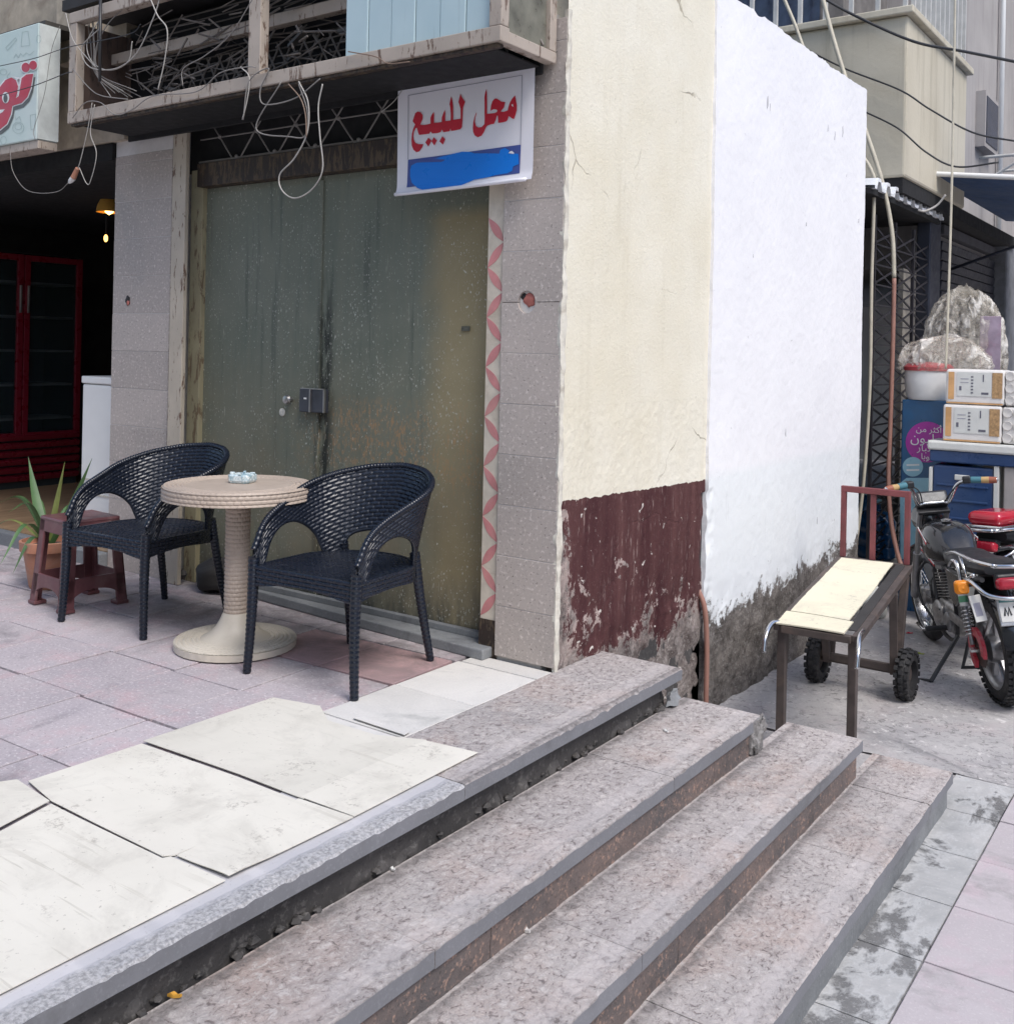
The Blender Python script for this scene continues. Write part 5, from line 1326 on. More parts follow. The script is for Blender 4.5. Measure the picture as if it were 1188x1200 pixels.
for (a, b) in ((y_l, y_m - .004), (y_m + .004, y_r)):
    mb = MB(); w = .05
    mb.bb(fx - .02, fx + .02, a, a + w, zg0 - .05, zg1 + .05); mb.bb(fx - .02, fx + .02, b - w, b, zg0 - .05, zg1 + .05); mb.bb(fx - .02, fx + .02, a + w, b - w, zg0 - .05, zg0); mb.bb(fx - .02, fx + .02, a + w, b - w, zg1, zg1 + .05)
    dr = ob('door', mb, MAT['fridge_red'], fg, bevel=.004)
    mb = MB(); mb.bb(fx - .008, fx - .002, a + w, b - w, zg0, zg1); ob('door_glass', mb, MAT['fglass'], dr)
    hy = (b - .03) if a == y_l else (a + .03); mb = MB(); mb.bb(fx + .02, fx + .035, hy - .010, hy + .010, 1.55, 1.78); ob('door_handle', mb, MAT['steel'], dr, bevel=.004)
    for i in range(5):
        mb = MB(); z = zg0 + .1 + i * (zg1 - zg0) / 5; mb.bb(fx - .42, fx - .05, a + .03, b - .03, z, z + .018); ob('shelf', mb, MAT['shelf'], fg)
for i in range(6):
    z = FLZ + .06 + i * .068; mb = MB(); mb.box((fx + .004, (y_l + y_r) / 2, z + .03), (.05, y_r - y_l, .045), (0, R(18), 0)); ob('red_louvre', mb, MAT['fridge_red'], fg, bevel=.006)
# white cabinet beside the pillar with a dark red cloth on it
wy = .17; wa, wb = gy(97, 440, wy).x, LX0 - .03; wz1 = gy(110, 441, wy).z
wc = empty('white_cabinet', ((wa + wb) / 2, wy, FLZ), 'white appliance cabinet standing behind the tiled pillar in the café', 'cabinet')
mb = MB(); mb.bb(wa, wb, wy, wy + .5, FLZ + .04, wz1 - .05); ob('body', mb, MAT['white'], wc, bevel=.012, seg=3)
mb = MB(); mb.bb(wa - .004, wb + .004, wy - .008, wy + .5, wz1 - .046, wz1); ob('top', mb, MAT['white'], wc, bevel=.008)
for i in range(4): mb = MB(); mb.bb(wa + .03, wb - .05, wy - .006, wy - .0005, FLZ + .28 + i * .03, FLZ + .29 + i * .03); ob('vent_slat', mb, MAT['plaster_edge'], wc)
mb = MB(); mb.blob(((wa + wb) / 2 + .08, wy + .15, wz1 + .03), (.14, .12, .04), 8, .2, 16); ob('folded_cloth', mb, simple('cloth_dark_red', (.14, .03, .035), .9), None, smooth=True, label='crumpled dark red cloth on the white café cabinet', cat='cloth')
# warm lamp glowing behind the pillar
MAT['lamp_shade'] = simple('amber_shade', (.55, .30, .06), .5)
lp = empty('hanging_lamp', (0, 0, 0), 'small amber lamp glowing inside the dark café', 'lamp'); lp.location = gy(128, 244, 1.0)
mb = MB(); mb.lathe([(.02, .12), (.05, .10), (.085, .02), (.095, -.03), (.09, -.03), (.08, .02), (.045, .09)], 24); ob('shade', mb, MAT['lamp_shade'], lp, smooth=40)
mb = MB(); mb.lathe([(0, -.05), (.03, -.03), (.035, 0), (.02, .04), (0, .05)], 16); ob('bulb', mb, emit('bulb_glow', (1, .55, .15), 5), lp, smooth=True)
mb = MB(); mb.cyl((0, 0, .12), (0, 0, 2.4 - lp.location.z), .005, n=6); ob('cord', mb, MAT['wire_black'], lp)
l2 = empty('candle_bulb', gy(124, 279, 1.2), 'tiny amber bulb lit deep inside the café', 'lamp')
mb = MB(); q_ = gy(124, 279, 1.2); mb.blob(q_, (.016, .016, .03), 2, 0, 10); ob('bulb', mb, emit('candle_glow', (1, .5, .12), 3), l2, smooth=True)
mb = MB(); mb.cyl(q_ + Vector((0, 0, .03)), Vector((q_.x, q_.y, 2.4)), .004, n=6); ob('cord', mb, MAT['wire_black'], l2)
# ================================================================== CART
MAT['cart_steel'] = simple('cart_steel_brown', (.085, .068, .062), .6, .2, var=.3, dirt=(.20, .14, .11), dirt_amt=.5, scale=14)
MAT['cart_red'] = simple('cart_maroon_paint', (.20, .055, .06), .55, var=.2, dirt=(.12, .07, .06), dirt_amt=.5)
MAT['chrome'] = simple('chrome', (.62, .63, .64), .16, 1., var=.06)
MAT['rubber'] = simple('rubber', (.022, .022, .024), .75, var=.3, dirt=(.11, .10, .09), dirt_amt=.4, scale=20)
MAT['alu'] = simple('cast_alloy', (.40, .40, .41), .38, .85, var=.15, dirt=(.12, .11, .10), dirt_amt=.4, scale=25)
cart = empty('hand_cart', (.6, 2.0, STREET), 'two-wheeled iron hand cart with a cream board top and maroon backrest frame', 'cart')
NL, NR = gz(911, 735, .0), gz(1003, 750, .0); FL, FR_ = gz(985, 655, .10), gz(1060, 672, .10)
FR_ = FL + (NR - NL) * 1.06 + Vector((.0, -.02, .0)); FR_.z = .10
up = Vector((0, 0, 1))
def cbar(name, a, b, w, h, mat='cart_steel'): mb = MB(); mb.bar(a, b, w, h); return ob(name, mb, MAT[mat], cart, bevel=.003)
cbar('side_rail', NL, FL, .042, .034); cbar('side_rail', NR, FR_, .042, .034)
ex = (NR - NL).normalized()
cbar('end_rail', NL + ex * .022 + up * -.002, NR - ex * .022 + up * -.002, .04, .034); cbar('end_rail', FL + ex * .022, FR_ - ex * .022, .04, .034)
ey = (FL - NL).normalized()
# board in two pieces with a crack near the handles
nrm = ex.cross(ey).normalized()
def bpt(u, v, h): return NL.lerp(NR, u).lerp(FL.lerp(FR_, u), v) + nrm * h
def plank(u0, u1, v0, v1, h, mat, sd):
    U, V = np.meshgrid(np.linspace(u0, u1, 14), np.linspace(v0, v1, 40), indexing='ij'); P = np.zeros(U.shape + (3,))
    for i in range(U.shape[0]):
        for j in range(U.shape[1]):
            e = 0
            if i in (0, 13): e = (.5 - vnoise(np.array([j * .7]), np.array([sd * 1.]), sd)[0]) * .012
            P[i, j] = bpt(U[i, j] + e, V[i, j], h + .004 * math.sin(U[i, j] * 3 + V[i, j] * 5))
    Q = P - np.array(nrm) * .007
    mb = MB(); mb.grid(P); mb.grid(Q); mb.grid(np.stack([P[0], Q[0]], 0)); mb.grid(np.stack([P[-1], Q[-1]], 0)); mb.grid(np.stack([P[:, 0], Q[:, 0]], 0)); mb.grid(np.stack([P[:, -1], Q[:, -1]], 0))
    return ob('top_board', mb, mat, cart, smooth=40)
plank(.035, .80, .135, .965, .0275, MAT['board_yellow'], 3); plank(-.01, .86, -.012, .128, .0275, MAT['board_yellow'], 5)
mb = MB(); mb.bar(bpt(.90, .05, .018), bpt(.90, .97, .018), .05, .004); ob('bare_tray', mb, MAT['dark'], cart)
mb = MB(); mb.bar(bpt(.40, .05, .004), bpt(.40, .97, .004), .28, .01); ob('under_tray', mb, MAT['dark'], cart)
# front legs
for (p, s) in ((NL, 1), (NR, -1)):
    a = p + ex * .018 * s + ey * .03; foot = Vector((a.x, a.y, STREET + .004)); cbar('leg', a + up * -.018, foot, .04, .04)
    cbar('leg_brace', a + ey * .06 + up * -.02, Vector((a.x, a.y, STREET)) + ey * .02 + up * .30, .03, .028)
# rear struts to the axle
yax = 2.45; zax = STREET + .147
wl, wr = Vector((.285, yax, zax)), Vector((.765, yax, zax))
for (w, A, B) in ((wl, NL, FL), (wr, NR, FR_)):
    s_in = .05 if w is wl else -.05
    q = w + Vector((s_in, 0, 0))
    cbar('strut', A.lerp(B, .66) + up * -.018, q + Vector((0, -.03, .0)), .042, .038); cbar('strut', A.lerp(B, .92) + up * -.018, q + Vector((0, .035, .0)), .042, .038)
mb = MB(); mb.cyl(wl + Vector((-.03, 0, 0)), wr + Vector((.03, 0, 0)), .012, n=10); ob('axle', mb, MAT['cart_steel'], cart, smooth=40)
cbar('cross_bar', wl + Vector((.05, -.03, .03)), wr + Vector((-.05, -.03, .03)), .035, .04)
# maroon backrest
bl, br = FL + ex * .012, FR_ - ex * .012; hb = .43
tl, tr_ = bl + up * hb, br + up * hb
cbar('back_post', bl + up * .018, tl, .03, .03, 'cart_red'); cbar('back_post', br + up * .018, tr_, .03, .03, 'cart_red')
cbar('back_top_bar', tl + ex * -.015, tr_ + ex * .015, .032, .036, 'cart_red'); m_ = bl.lerp(br, .47); cbar('back_slat', m_ + up * .018, m_ + up * (hb - .018), .034, .012, 'cart_red')
# chrome grip tubes
for (p, s) in ((NL, -1), (NR, 1)):
    mb = MB(); a = p + up * .012 + ey * .12 * (1 if s > 0 else .3) + ex * s * (.01 if s > 0 else -.02)
    pts = [a, p + up * .022 - ey * .02 + ex * s * .02, p + up * -.02 - ey * .10 + ex * s * .03, p + up * -.09 - ey * .13 + ex * s * .03]
    mb.tube(spline(pts, 8), .011, 10); ob('grip_tube', mb, MAT['chrome'], cart, smooth=True)
def knobby(mb, c, r, w, nk, axis, kh=.012, rows=3):
    """tyre blocks round a wheel whose axle is `axis` (unit vector)"""
    axis = Vector(axis).normalized(); u = axis.orthogonal().normalized(); v = axis.cross(u)
    for k in range(nk):
        for j in range(rows):
            a = 2 * math.pi * (k + .5 * (j % 2)) / nk; d = u * math.cos(a) + v * math.sin(a); t = v * math.cos(a) - u * math.sin(a)
            off = (j - (rows - 1) / 2) / max(1, (rows - 1) / 2) if rows > 1 else 0
            cen = Vector(c) + d * (r - .10 * w * off * off) + axis * off * w * .36
            M3 = Matrix((t, axis, d)).transposed()
            mb.box(cen, (2 * math.pi * r / nk * .58, w * .26, kh), M3)
def tyre_prof(r, w, n=14):
    rt = w * .52; out = []
    for i in range(n + 1):
        a = math.pi * (-.12) + math.pi * 1.24 * i / n
        out.append((r - rt + rt * math.sin(a), -w / 2 * math.cos(a)))
    return out
def ring(mb, prof, n, c, axis):
    axis = Vector(axis).normalized(); u = axis.orthogonal().normalized(); v = axis.cross(u); vs_ = []; fs_ = []; N = len(prof)
    for i in range(n):
        a = 2 * math.pi * i / n; d = u * math.cos(a) + v * math.sin(a)
        vs_ += [Vector(c) + d * r + axis * z for r, z in prof]
    for i in range(n):
        j = (i + 1) % n
        for k in range(N):
            k2 = (k + 1) % N; fs_.append((i * N + k, j * N + k, j * N + k2, i * N + k2))
    mb.add(vs_, fs_)
for (w, s) in ((wl, -1), (wr, 1)):
    wh = empty('wheel', w); wh.parent = cart; wh.location = Vector(w) - ORG[cart.name]
    c = w + Vector((s * .012, 0, 0))
    mb = MB(); ring(mb, tyre_prof(.136, .075), 40, c, (1, 0, 0)); knobby(mb, c, .137, .08, 20, (1, 0, 0), .018, 3); ob('tyre', mb, MAT['rubber'], wh, smooth=35)
    mb = MB(); mb.lathe([(.0, -.02), (.03, -.02), (.035, -.012), (.075, -.006), (.075, .006), (.035, .012), (.03, .02), (0, .02)], 28, c, 'X'); ob('rim', mb, MAT['cart_steel'], wh, smooth=35)

# ================================================================== MOTORBIKES
MAT['bike_black'] = simple('gloss_black_paint', (.012, .013, .016), .18, var=.2, coat=.6, dirt=(.06, .06, .06), dirt_amt=.25)
MAT['bike_seat'] = simple('vinyl_black', (.014, .015, .018), .45, var=.2)
MAT['engine'] = simple('engine_alloy_dirty', (.40, .39, .38), .38, .75, var=.35, dirt=(.08, .07, .065), dirt_amt=.6, scale=30)
MAT['amber'] = simple('amber_lens', (.85, .28, .02), .2, var=.1); MAT['redlens'] = simple('red_lens', (.42, .02, .04), .2, var=.1)
MAT['stripe_red'] = simple('stripe_red', (.55, .03, .05), .3); MAT['stripe_white'] = simple('stripe_white', (.75, .75, .74), .3)
MAT['chain_red'] = simple('chain_cover_red', (.50, .05, .07), .35, var=.15, dirt=(.5, .45, .45), dirt_amt=.4, scale=25)
MAT['grip_tan'] = simple('grip_tan', (.45, .30, .13), .7); MAT['grip_teal'] = simple('grip_teal', (.05, .16, .20), .6); MAT['grip_rust'] = simple('grip_rust', (.28, .09, .05), .6)
MAT['plate'] = simple('plate_white', (.62, .62, .60), .4, var=.08, dirt=(.35, .35, .34), dirt_amt=.4); MAT['gauge'] = simple('gauge_glass', (.045, .05, .055), .3, var=.6, scale=40)
def make_bike(name, label, body, stripe, tail_red=False, full=True):
    """local frame: x forward from the rear axle, y to the rider's left, z up from the road"""
    b = empty(name, (0, 0, 0), label, 'motorbike')
    WR = .305; WB_ = 1.295; rw = .105
    # rear wheel
    w = empty('rear_wheel', (0, 0, WR)); w.parent = b
    mb = MB(); ring(mb, tyre_prof(WR - .008, rw, 16), 60, (0, 0, WR), (0, 1, 0)); knobby(mb, (0, 0, WR), WR - .006, rw, 44, (0, 1, 0), .014, 5); ob('tyre', mb, MAT['rubber'], w, smooth=35)
    mb = MB(); ring(mb, [(.218, -.042), (.232, -.046), (.238, -.03), (.212, -.015), (.205, 0), (.212, .015), (.238, .03), (.232, .046), (.218, .042), (.20, .02), (.196, 0), (.20, -.02)], 56, (0, 0, WR), (0, 1, 0)); ob('rim', mb, MAT['alu'], w, smooth=40)
    for k in range(5):
        a = 2 * math.pi * k / 5 + .3; d = Vector((math.cos(a), 0, math.sin(a))); c = Vector((0, 0, WR))
        t = Vector((-d.z, 0, d.x)); mb = MB()
        for s in (-1, 1): mb.bar(c + d * .05 + t * s * .018, c + d * .205 + t * s * .030, .034, .016, up=t)
        mb.bar(c + d * .05, c + d * .205, .012, .03, up=t); ob('spoke', mb, MAT['alu'], w, bevel=.003)
    mb = MB(); mb.lathe([(0, -.085), (.02, -.085), (.055, -.06), (.075, -.055), (.085, 0), (.075, .055), (.055, .065), (.02, .09), (0, .09)], 32, (0, 0, WR), 'Y'); ob('hub', mb, MAT['alu'], w, smooth=35)
    # front wheel
    w = empty('front_wheel', (WB_, 0, WR)); w.parent = b; c = Vector((WB_, 0, WR))
    mb = MB(); ring(mb, tyre_prof(WR, .085, 14), 60, c, (0, 1, 0)); ob('tyre', mb, MAT['rubber'], w, smooth=True)
    mb = MB(); ring(mb, [(.228, -.036), (.246, -.038), (.25, -.025), (.23, -.01), (.23, .01), (.25, .025), (.246, .038), (.228, .036), (.222, 0)], 56, c, (0, 1, 0)); ob('rim', mb, MAT['chrome'], w, smooth=40)
    mb = MB(); mb.lathe([(0, -.05), (.03, -.05), (.068, -.03), (.07, .03), (.06, .045), (.02, .05), (0, .05)], 28, c, 'Y'); ob('hub', mb, MAT['engine'], w, smooth=35)
    mb = MB()
    for k in range(36):
        a = 2 * math.pi * k / 36; a2 = a + (.35 if k % 2 else -.35); s = .03 if (k // 2) % 2 else -.03
        mb.tube([c + Vector((.055 * math.cos(a2), s, .055 * math.sin(a2))), c + Vector((.232 * math.cos(a), 0, .232 * math.sin(a)))], .0022, 5)
    o = ob('spokes', mb, MAT['chrome'], w); o['kind'] = 'stuff'
    # fork and front fender
    st_top = Vector((WB_ - .34, 0, .93))
    for s in (-1, 1):
        mb = MB(); f = Vector((WB_ - .01, s * .085, WR)); t_ = Vector((st_top.x, s * .085, st_top.z)); mb.tube([f, f.lerp(t_, .52)], [.027, .027], 12); mb.tube([f.lerp(t_, .50), t_], [.018, .018], 12); ob('fork_leg', mb, MAT['alu'], b, smooth=40)
    mb = MB(); n = 26; P = np.zeros((n, 7, 3))
    for i in range(n):
        a = R(20) + R(150) * i / (n - 1)
        for j in range(7):
            u = (j - 3) / 3; r = WR + .045 - .03 * u * u; P[i, j] = (WB_ + r * math.cos(a), u * .062, WR + r * math.sin(a))
    mb.grid(P); mb.grid(P * 1.0 + np.array([0, 0, -.004])); ob('front_fender', mb, MAT['bike_black'] if full else MAT[body], b, smooth=True)
    for z in (.82, .93): mb = MB(); mb.box((st_top.x + (.93 - z) * .5, 0, z), (.055, .20, .024), (0, R(-25), 0)); ob('triple_clamp', mb, MAT['wire_black'], b, bevel=.006)
    # headlight, gauges
    mb = MB(); mb.lathe([(0, 0), (.05, .004), (.085, .03), (.095, .09), (.098, .13), (.09, .135), (.0, .15)], 28, (st_top.x + .05, 0, .86), 'X'); ob('headlight', mb, MAT['bike_black'], b, smooth=40)
    g = empty('instrument_panel', (st_top.x - .01, 0, .99)); g.parent = b
    M3 = Euler((0, R(-56), 0)).to_matrix()
    mb = MB(); mb.box((st_top.x + .02, 0, 1.00), (.10, .205, .07), M3); ob('housing', mb, MAT['bike_seat'], g, bevel=.016, seg=3, smooth=30)
    mb = MB(); mb.box(Vector((st_top.x + .02, 0, 1.00)) + M3 @ Vector((0, 0, .037)), (.066, .168, .006), M3); ob('gauge_glass', mb, MAT['gauge'], g, bevel=.003)
    # handlebar
    hp = [(.60, .33, .0), (.36, .36, .0)]
    hc = Vector((st_top.x - .02, 0, .985))
    pts = [hc + Vector((-.20, .315, .145)), hc + Vector((-.155, .205, .15)), hc + Vector((-.06, .145, .115)), hc + Vector((-.005, .10, .005)), hc + Vector((0, .05, 0)), hc + Vector((0, -.05, 0)), hc + Vector((-.005, -.10, .005)), hc + Vector((-.06, -.145, .115)), hc + Vector((-.155, -.205, .15)), hc + Vector((-.20, -.315, .145))]
    mb = MB(); mb.tube(spline(pts, 8), .0125, 10); hb_ = ob('handlebar', mb, MAT['chrome'], b, smooth=True)
    for s in (1, -1):
        e = hc + Vector((-.20, s * .315, .145)); i_ = hc + Vector((-.155, s * .205, .15)); d = (e - i_).normalized()
        mb = MB(); mb.tube([i_ - d * .005, i_ + d * .055], [.021, .021], 12); ob('grip_collar', mb, MAT['grip_teal' if full else 'rubber'], hb_, smooth=40)
        mb = MB(); mb.tube([i_ + d * .056, i_ + d * .10], [.020, .0215], 12); ob('grip', mb, MAT['grip_tan' if full else 'rubber'], hb_, smooth=40)
        mb = MB(); mb.tube([i_ + d * .10, i_ + d * .145], [.0215, .019], 12); ob('grip', mb, MAT['grip_rust' if full else 'rubber'], hb_, smooth=40)
        mb = MB(); mb.blob(e + d * .02, (.018, .014, .018), 3, .0, 12); ob('bar_end', mb, MAT['chrome'], hb_, smooth=True)
        mb = MB(); mb.box(i_ - d * .03, (.05, .05, .045), (0, 0, s * .3)); ob('switch_box', mb, MAT['bike_seat'], hb_, bevel=.01)
        mb = MB(); mb.tube(spline([i_ + Vector((.03, 0, 0)), i_ + d * .07 + Vector((.055, 0, 0)), i_ + d * .15 + Vector((.06, 0, -.01))], 5), .0065, 8); ob('brake_lever', mb, MAT['stripe_red'] if s > 0 else MAT['chrome'], hb_, smooth=True)
        mb = MB(); mb.tube(spline([i_ + Vector((.02, 0, .0)), i_ + Vector((.06, -s * .10, -.06)), Vector((st_top.x + .09, s * .03, .83)), Vector((st_top.x - .10, s * .03, .70))], 8), .0045, 6); ob('cable', mb, MAT['wire_black'], hb_, smooth=True)
    # tank: lofted sections
    sec = [(.92, .065, .70, .80), (.89, .105, .655, .865), (.82, .14, .63, .90), (.71, .155, .625, .905), (.60, .145, .635, .88), (.52, .115, .655, .82), (.47, .075, .67, .77)]
    n = 28; P = np.zeros((len(sec), n, 3))
    for i, (x, hw, z0, z1) in enumerate(sec):
        for k in range(n):
            a = 2 * math.pi * k / n; ca, sa = math.cos(a), math.sin(a)
            yy = hw * math.copysign(abs(ca) ** .62, ca); zz = (z0 + z1) / 2 + (z1 - z0) / 2 * math.copysign(abs(sa) ** .7, sa)
            if sa < 0: yy *= 1 + .0
            P[i, k] = (x, yy, zz)
    mb = MB(); mb.grid(np.concatenate([P, P[:, :1]], 1)); mb.add([tuple(q) for q in P[0]], [tuple(range(n))]); mb.add([tuple(q) for q in P[-1]], [tuple(range(n))])
    tk = ob('fuel_tank', mb, MAT[body], b, smooth=50); sb = tk.modifiers.new('sub', 'SUBSURF'); sb.levels = sb.render_levels = 1
    mb = MB(); mb.lathe([(.03, 0), (.032, .012), (.0, .018)], 20, (.70, 0, .904)); ob('filler_cap', mb, MAT['chrome'], tk, smooth=40)
    for s in (1, -1):
        for (zo, mt, xo) in ((.0, 'stripe_red', 0), (.013, 'stripe_white', .01)):
            for (p0, p1) in (((.86, .128, .835), (.63, .150, .785)), ((.88, .118, .705), (.56, .135, .662))):
                mb = MB(); mb.bar(Vector((p0[0], s * (p0[1] + .005), p0[2] + zo)), Vector((p1[0], s * (p1[1] + .006), p1[2] + zo)), .004, .007); ob('stripe', mb, MAT[stripe if mt == 'stripe_red' else mt], tk)
    # seat
    sec = [(.50, .10, .72, .775), (.40, .125, .70, .785), (.20, .13, .705, .785), (.02, .125, .725, .815), (-.16, .115, .745, .835), (-.22, .10, .765, .825)]
    n = 20; P = np.zeros((len(sec), n, 3))
    for i, (x, hw, z0, z1) in enumerate(sec):
        for k in range(n):
            a = 2 * math.pi * k / n; ca, sa = math.cos(a), math.sin(a); P[i, k] = (x, hw * math.copysign(abs(ca) ** .5, ca), (z0 + z1) / 2 + (z1 - z0) / 2 * math.copysign(abs(sa) ** .7, sa))
    mb = MB(); mb.grid(np.concatenate([P, P[:, :1]], 1)); mb.add([tuple(q) for q in P[0]], [tuple(range(n))]); mb.add([tuple(q) for q in P[-1]], [tuple(range(n))]); ob('seat', mb, MAT['bike_seat'], b, smooth=45)
    # side covers, frame tubes, swingarm
    for s in (1, -1):
        mb = MB(); mb.prism([(.46, s * .085, .67), (.20, s * .095, .68), (.16, s * .095, .56), (.30, s * .095, .47), (.44, s * .085, .50)], (0, s * .022, 0)); ob('side_cover', mb, MAT[body], b, bevel=.008)
        mb = MB(); mb.tube([(0, s * .085, WR), (.42, s * .06, .36)], .017, 10); ob('swingarm', mb, MAT['cart_steel'], b, smooth=40)
        mb = MB(); mb.tube(spline([(.88, s * .03, .78), (.60, s * .07, .66), (.20, s * .11, .69), (-.20, s * .11, .74)], 6), .014, 8); ob('frame_tube', mb, MAT['wire_black'], b, smooth=40)
        mb = MB(); mb.tube(spline([(.90, s * .03, .72), (.86, s * .06, .45), (.70, s * .09, .23), (.42, s * .09, .26), (.38, s * .09, .60)], 6), .013, 8); ob('frame_tube', mb, MAT['wire_black'], b, smooth=40)
        # shock absorber
        t0, t1 = Vector((.03, s * .125, WR + .02)), Vector((.14, s * .125, .66)); mb = MB(); mb.tube([t0, t1], .013, 10); sk = ob('shock_absorber', mb, MAT['alu'], b, smooth=40)
        mb = MB(); d = (t1 - t0); L = d.length; d.normalize(); u = d.orthogonal().normalized(); v = d.cross(u); hel = []
        for k in range(90):
            t = k / 89; a = t * 2 * math.pi * 7; hel.append(t0 + d * L * (.15 + .42 * t) + (u * math.cos(a) + v * math.sin(a)) * .026)
        mb.tube(hel, .0042, 6); ob('spring', mb, MAT['chrome'], sk, smooth=True)
        mb = MB(); mb.tube([t0 + d * L * .60, t1], [.025, .025], 12); ob('shock_cover', mb, MAT['stripe_white'], sk, smooth=40)
        mb = MB(); mb.tube([t0 + d * L * .66, t0 + d * L * .76], [.0262, .0262], 12); ob('shock_sticker', mb, simple('sticker_green', (.12, .35, .2), .5), sk, smooth=40)
        # indicator
        q = Vector((-.14, s * .19, .70)); mb = MB(); mb.tube([Vector((-.12, s * .10, .70)), q], .009, 8); ind = ob('indicator', mb, MAT['bike_seat'], b, smooth=40)
        mb = MB(); mb.box(q + Vector((-.02, s * .02, 0)), (.05, .075, .075)); ob('amber_lens', mb, MAT['amber'], ind, bevel=.018, seg=3, smooth=30)
        mb = MB(); mb.lathe([(.03, 0), (.026, -.006), (.012, -.004), (0, -.01)], 18, q + Vector((-.045, s * .02, 0)), 'X'); ob('lens_ring', mb, MAT['amber'], ind, smooth=40)
        # foot peg and rear rack
        mb = MB(); mb.tube([(.52, s * .10, .29), (.52, s * .24, .29)], .017, 10); ob('foot_peg', mb, MAT['rubber'], b, smooth=40)
        mb = MB(); mb.tube(spline([(.22, s * .15, .735), (.10, s * .165, .79), (.04, s * .16, .775), (.0, s * .16, .68), (-.06, s * .165, .70), (-.20, s * .15, .77)], 6), .0115, 10); ob('rack_tube', mb, MAT['chrome'], b, smooth=True)
        mb = MB(); mb.tube(spline([(.25, s * .15, .80), (.05, s * .16, .845), (-.20, s * .15, .85), (-.36, s * .09, .845)], 6), .0115, 10); ob('rack_tube', mb, MAT['chrome'], b, smooth=True)
        mb = MB(); mb.tube([(-.02, s * .16, .845), (-.10, s * .155, .72)], .008, 8); ob('rack_strut', mb, MAT['chrome'], b, smooth=True)
    mb = MB(); mb.tube(spline([(-.36, .09, .845), (-.39, 0, .845), (-.36, -.09, .845)], 6), .0115, 10); ob('rack_tube', mb, MAT['chrome'], b, smooth=True)
    mb = MB(); mb.tube(spline([(-.06, .165, .70), (-.20, .17, .735), (-.30, .12, .68), (-.34, 0, .665), (-.30, -.12, .68), (-.20, -.17, .735), (-.06, -.165, .70)], 6), .0125, 10); ob('rack_tube', mb, MAT['chrome'], b, smooth=True)
    # rear fender, tail light, plate
    mb = MB(); n = 26; P = np.zeros((n, 7, 3))
    for i in range(n):
        a = R(60) + R(110) * i / (n - 1)
        for j in range(7):
            u = (j - 3) / 3; r = WR + .065 - .03 * u * u; P[i, j] = (r * math.cos(a), u * .075, WR + .03 + r * math.sin(a))
    mb.grid(P); mb.grid(P + np.array([0, 0, -.004])); ob('rear_fender', mb, MAT['bike_black'], b, smooth=True)
    mb = MB(); mb.box((-.295, 0, .735), (.07, .14, .062), (0, R(12), 0)); ob('tail_light', mb, MAT['redlens'], b, bevel=.02, seg=3, smooth=30)
    mb = MB(); mb.box((-.26, 0, .74), (.06, .13, .075), (0, R(12), 0)); ob('tail_housing', mb, MAT['bike_seat'], b, bevel=.012)
    if full:
        pm = Euler((0, R(16), 0)).to_matrix(); c = Vector((-.315, -.02, .60)); mb = MB(); mb.box(c, (.006, .19, .125), pm); pl = ob('number_plate', mb, MAT['plate'], b, bevel=.003)
        mb = MB(); mb.box(c + Vector((.006, 0, -.01)), (.012, .205, .15), pm); ob('plate_holder', mb, MAT['alu'], pl, bevel=.004)
        mb = MB(); mb.box(c + pm @ Vector((-.004, 0, .05)), (.003, .185, .02), pm); ob('plate_header', mb, simple('plate_blue_green', (.05, .16, .17), .4), pl)
        # faint worn characters
        L = [[(.095, -.02), (.085, .03), (.072, -.02), (.060, .03), (.050, -.02)], [(.03, .03), (.008, .035), (.0, .015), (.02, .0), (.0, -.03)], [(-.04, .03), (-.04, -.03)], [(-.07, .025), (-.09, .03), (-.10, .005), (-.08, -.01), (-.08, -.035)]]
        for ch in L:
            mb = MB(); mb.tube([c + pm @ Vector((-.004, y * .78, z * .8 - .012)) for y, z in ch], .005, 5); ob('plate_character', mb, MAT['wire_black'], pl)
        mb = MB(); mb.box((-.24, .16, .60), (.006, .075, .14), (0, R(16), R(24))); ob('side_plate', mb, MAT['plate'], b, bevel=.003)
        mb = MB(); mb.box((-.246, .162, .595), (.003, .045, .07), (0, R(16), R(24))); ob('side_plate_print', mb, MAT['line_print'], b)
    mb = MB(); mb.bar((-.14, 0, .66), (.0, .07, WR + .05), .03, .012); ob('fender_stay', mb, MAT['alu'], b, bevel=.003)
    # engine: crankcase, finned cylinder, covers, exhaust
    en = empty('engine', (.66, 0, .30)); en.parent = b
    mb = MB(); mb.box((.62, 0, .33), (.30, .17, .19)); ob('crankcase', mb, MAT['engine'], en, bevel=.035, seg=3, smooth=30)
    for s in (1, -1):
        mb = MB(); mb.lathe([(0, 0), (.085, 0), (.088, s * .02), (.07, s * .04), (.03, s * .046), (0, s * .046)], 30, (.69, s * .085, .33), 'Y'); ob('side_case', mb, MAT['engine'], en, smooth=40)
        mb = MB(); mb.lathe([(0, 0), (.06, 0), (.06, s * .02), (.04, s * .034), (0, s * .034)], 26, (.53, s * .085, .32), 'Y'); ob('side_case', mb, MAT['alu'], en, smooth=40)
        for k in range(5):
            mb = MB(); a = 2 * math.pi * k / 5; mb.cyl((.69 + .075 * math.cos(a), s * .10, .33 + .075 * math.sin(a)), (.69 + .075 * math.cos(a), s * .122, .33 + .075 * math.sin(a)), .007, n=8); ob('case_bolt', mb, MAT['chrome'], en)
    cd = Vector((.22, 0, 1)).normalized()
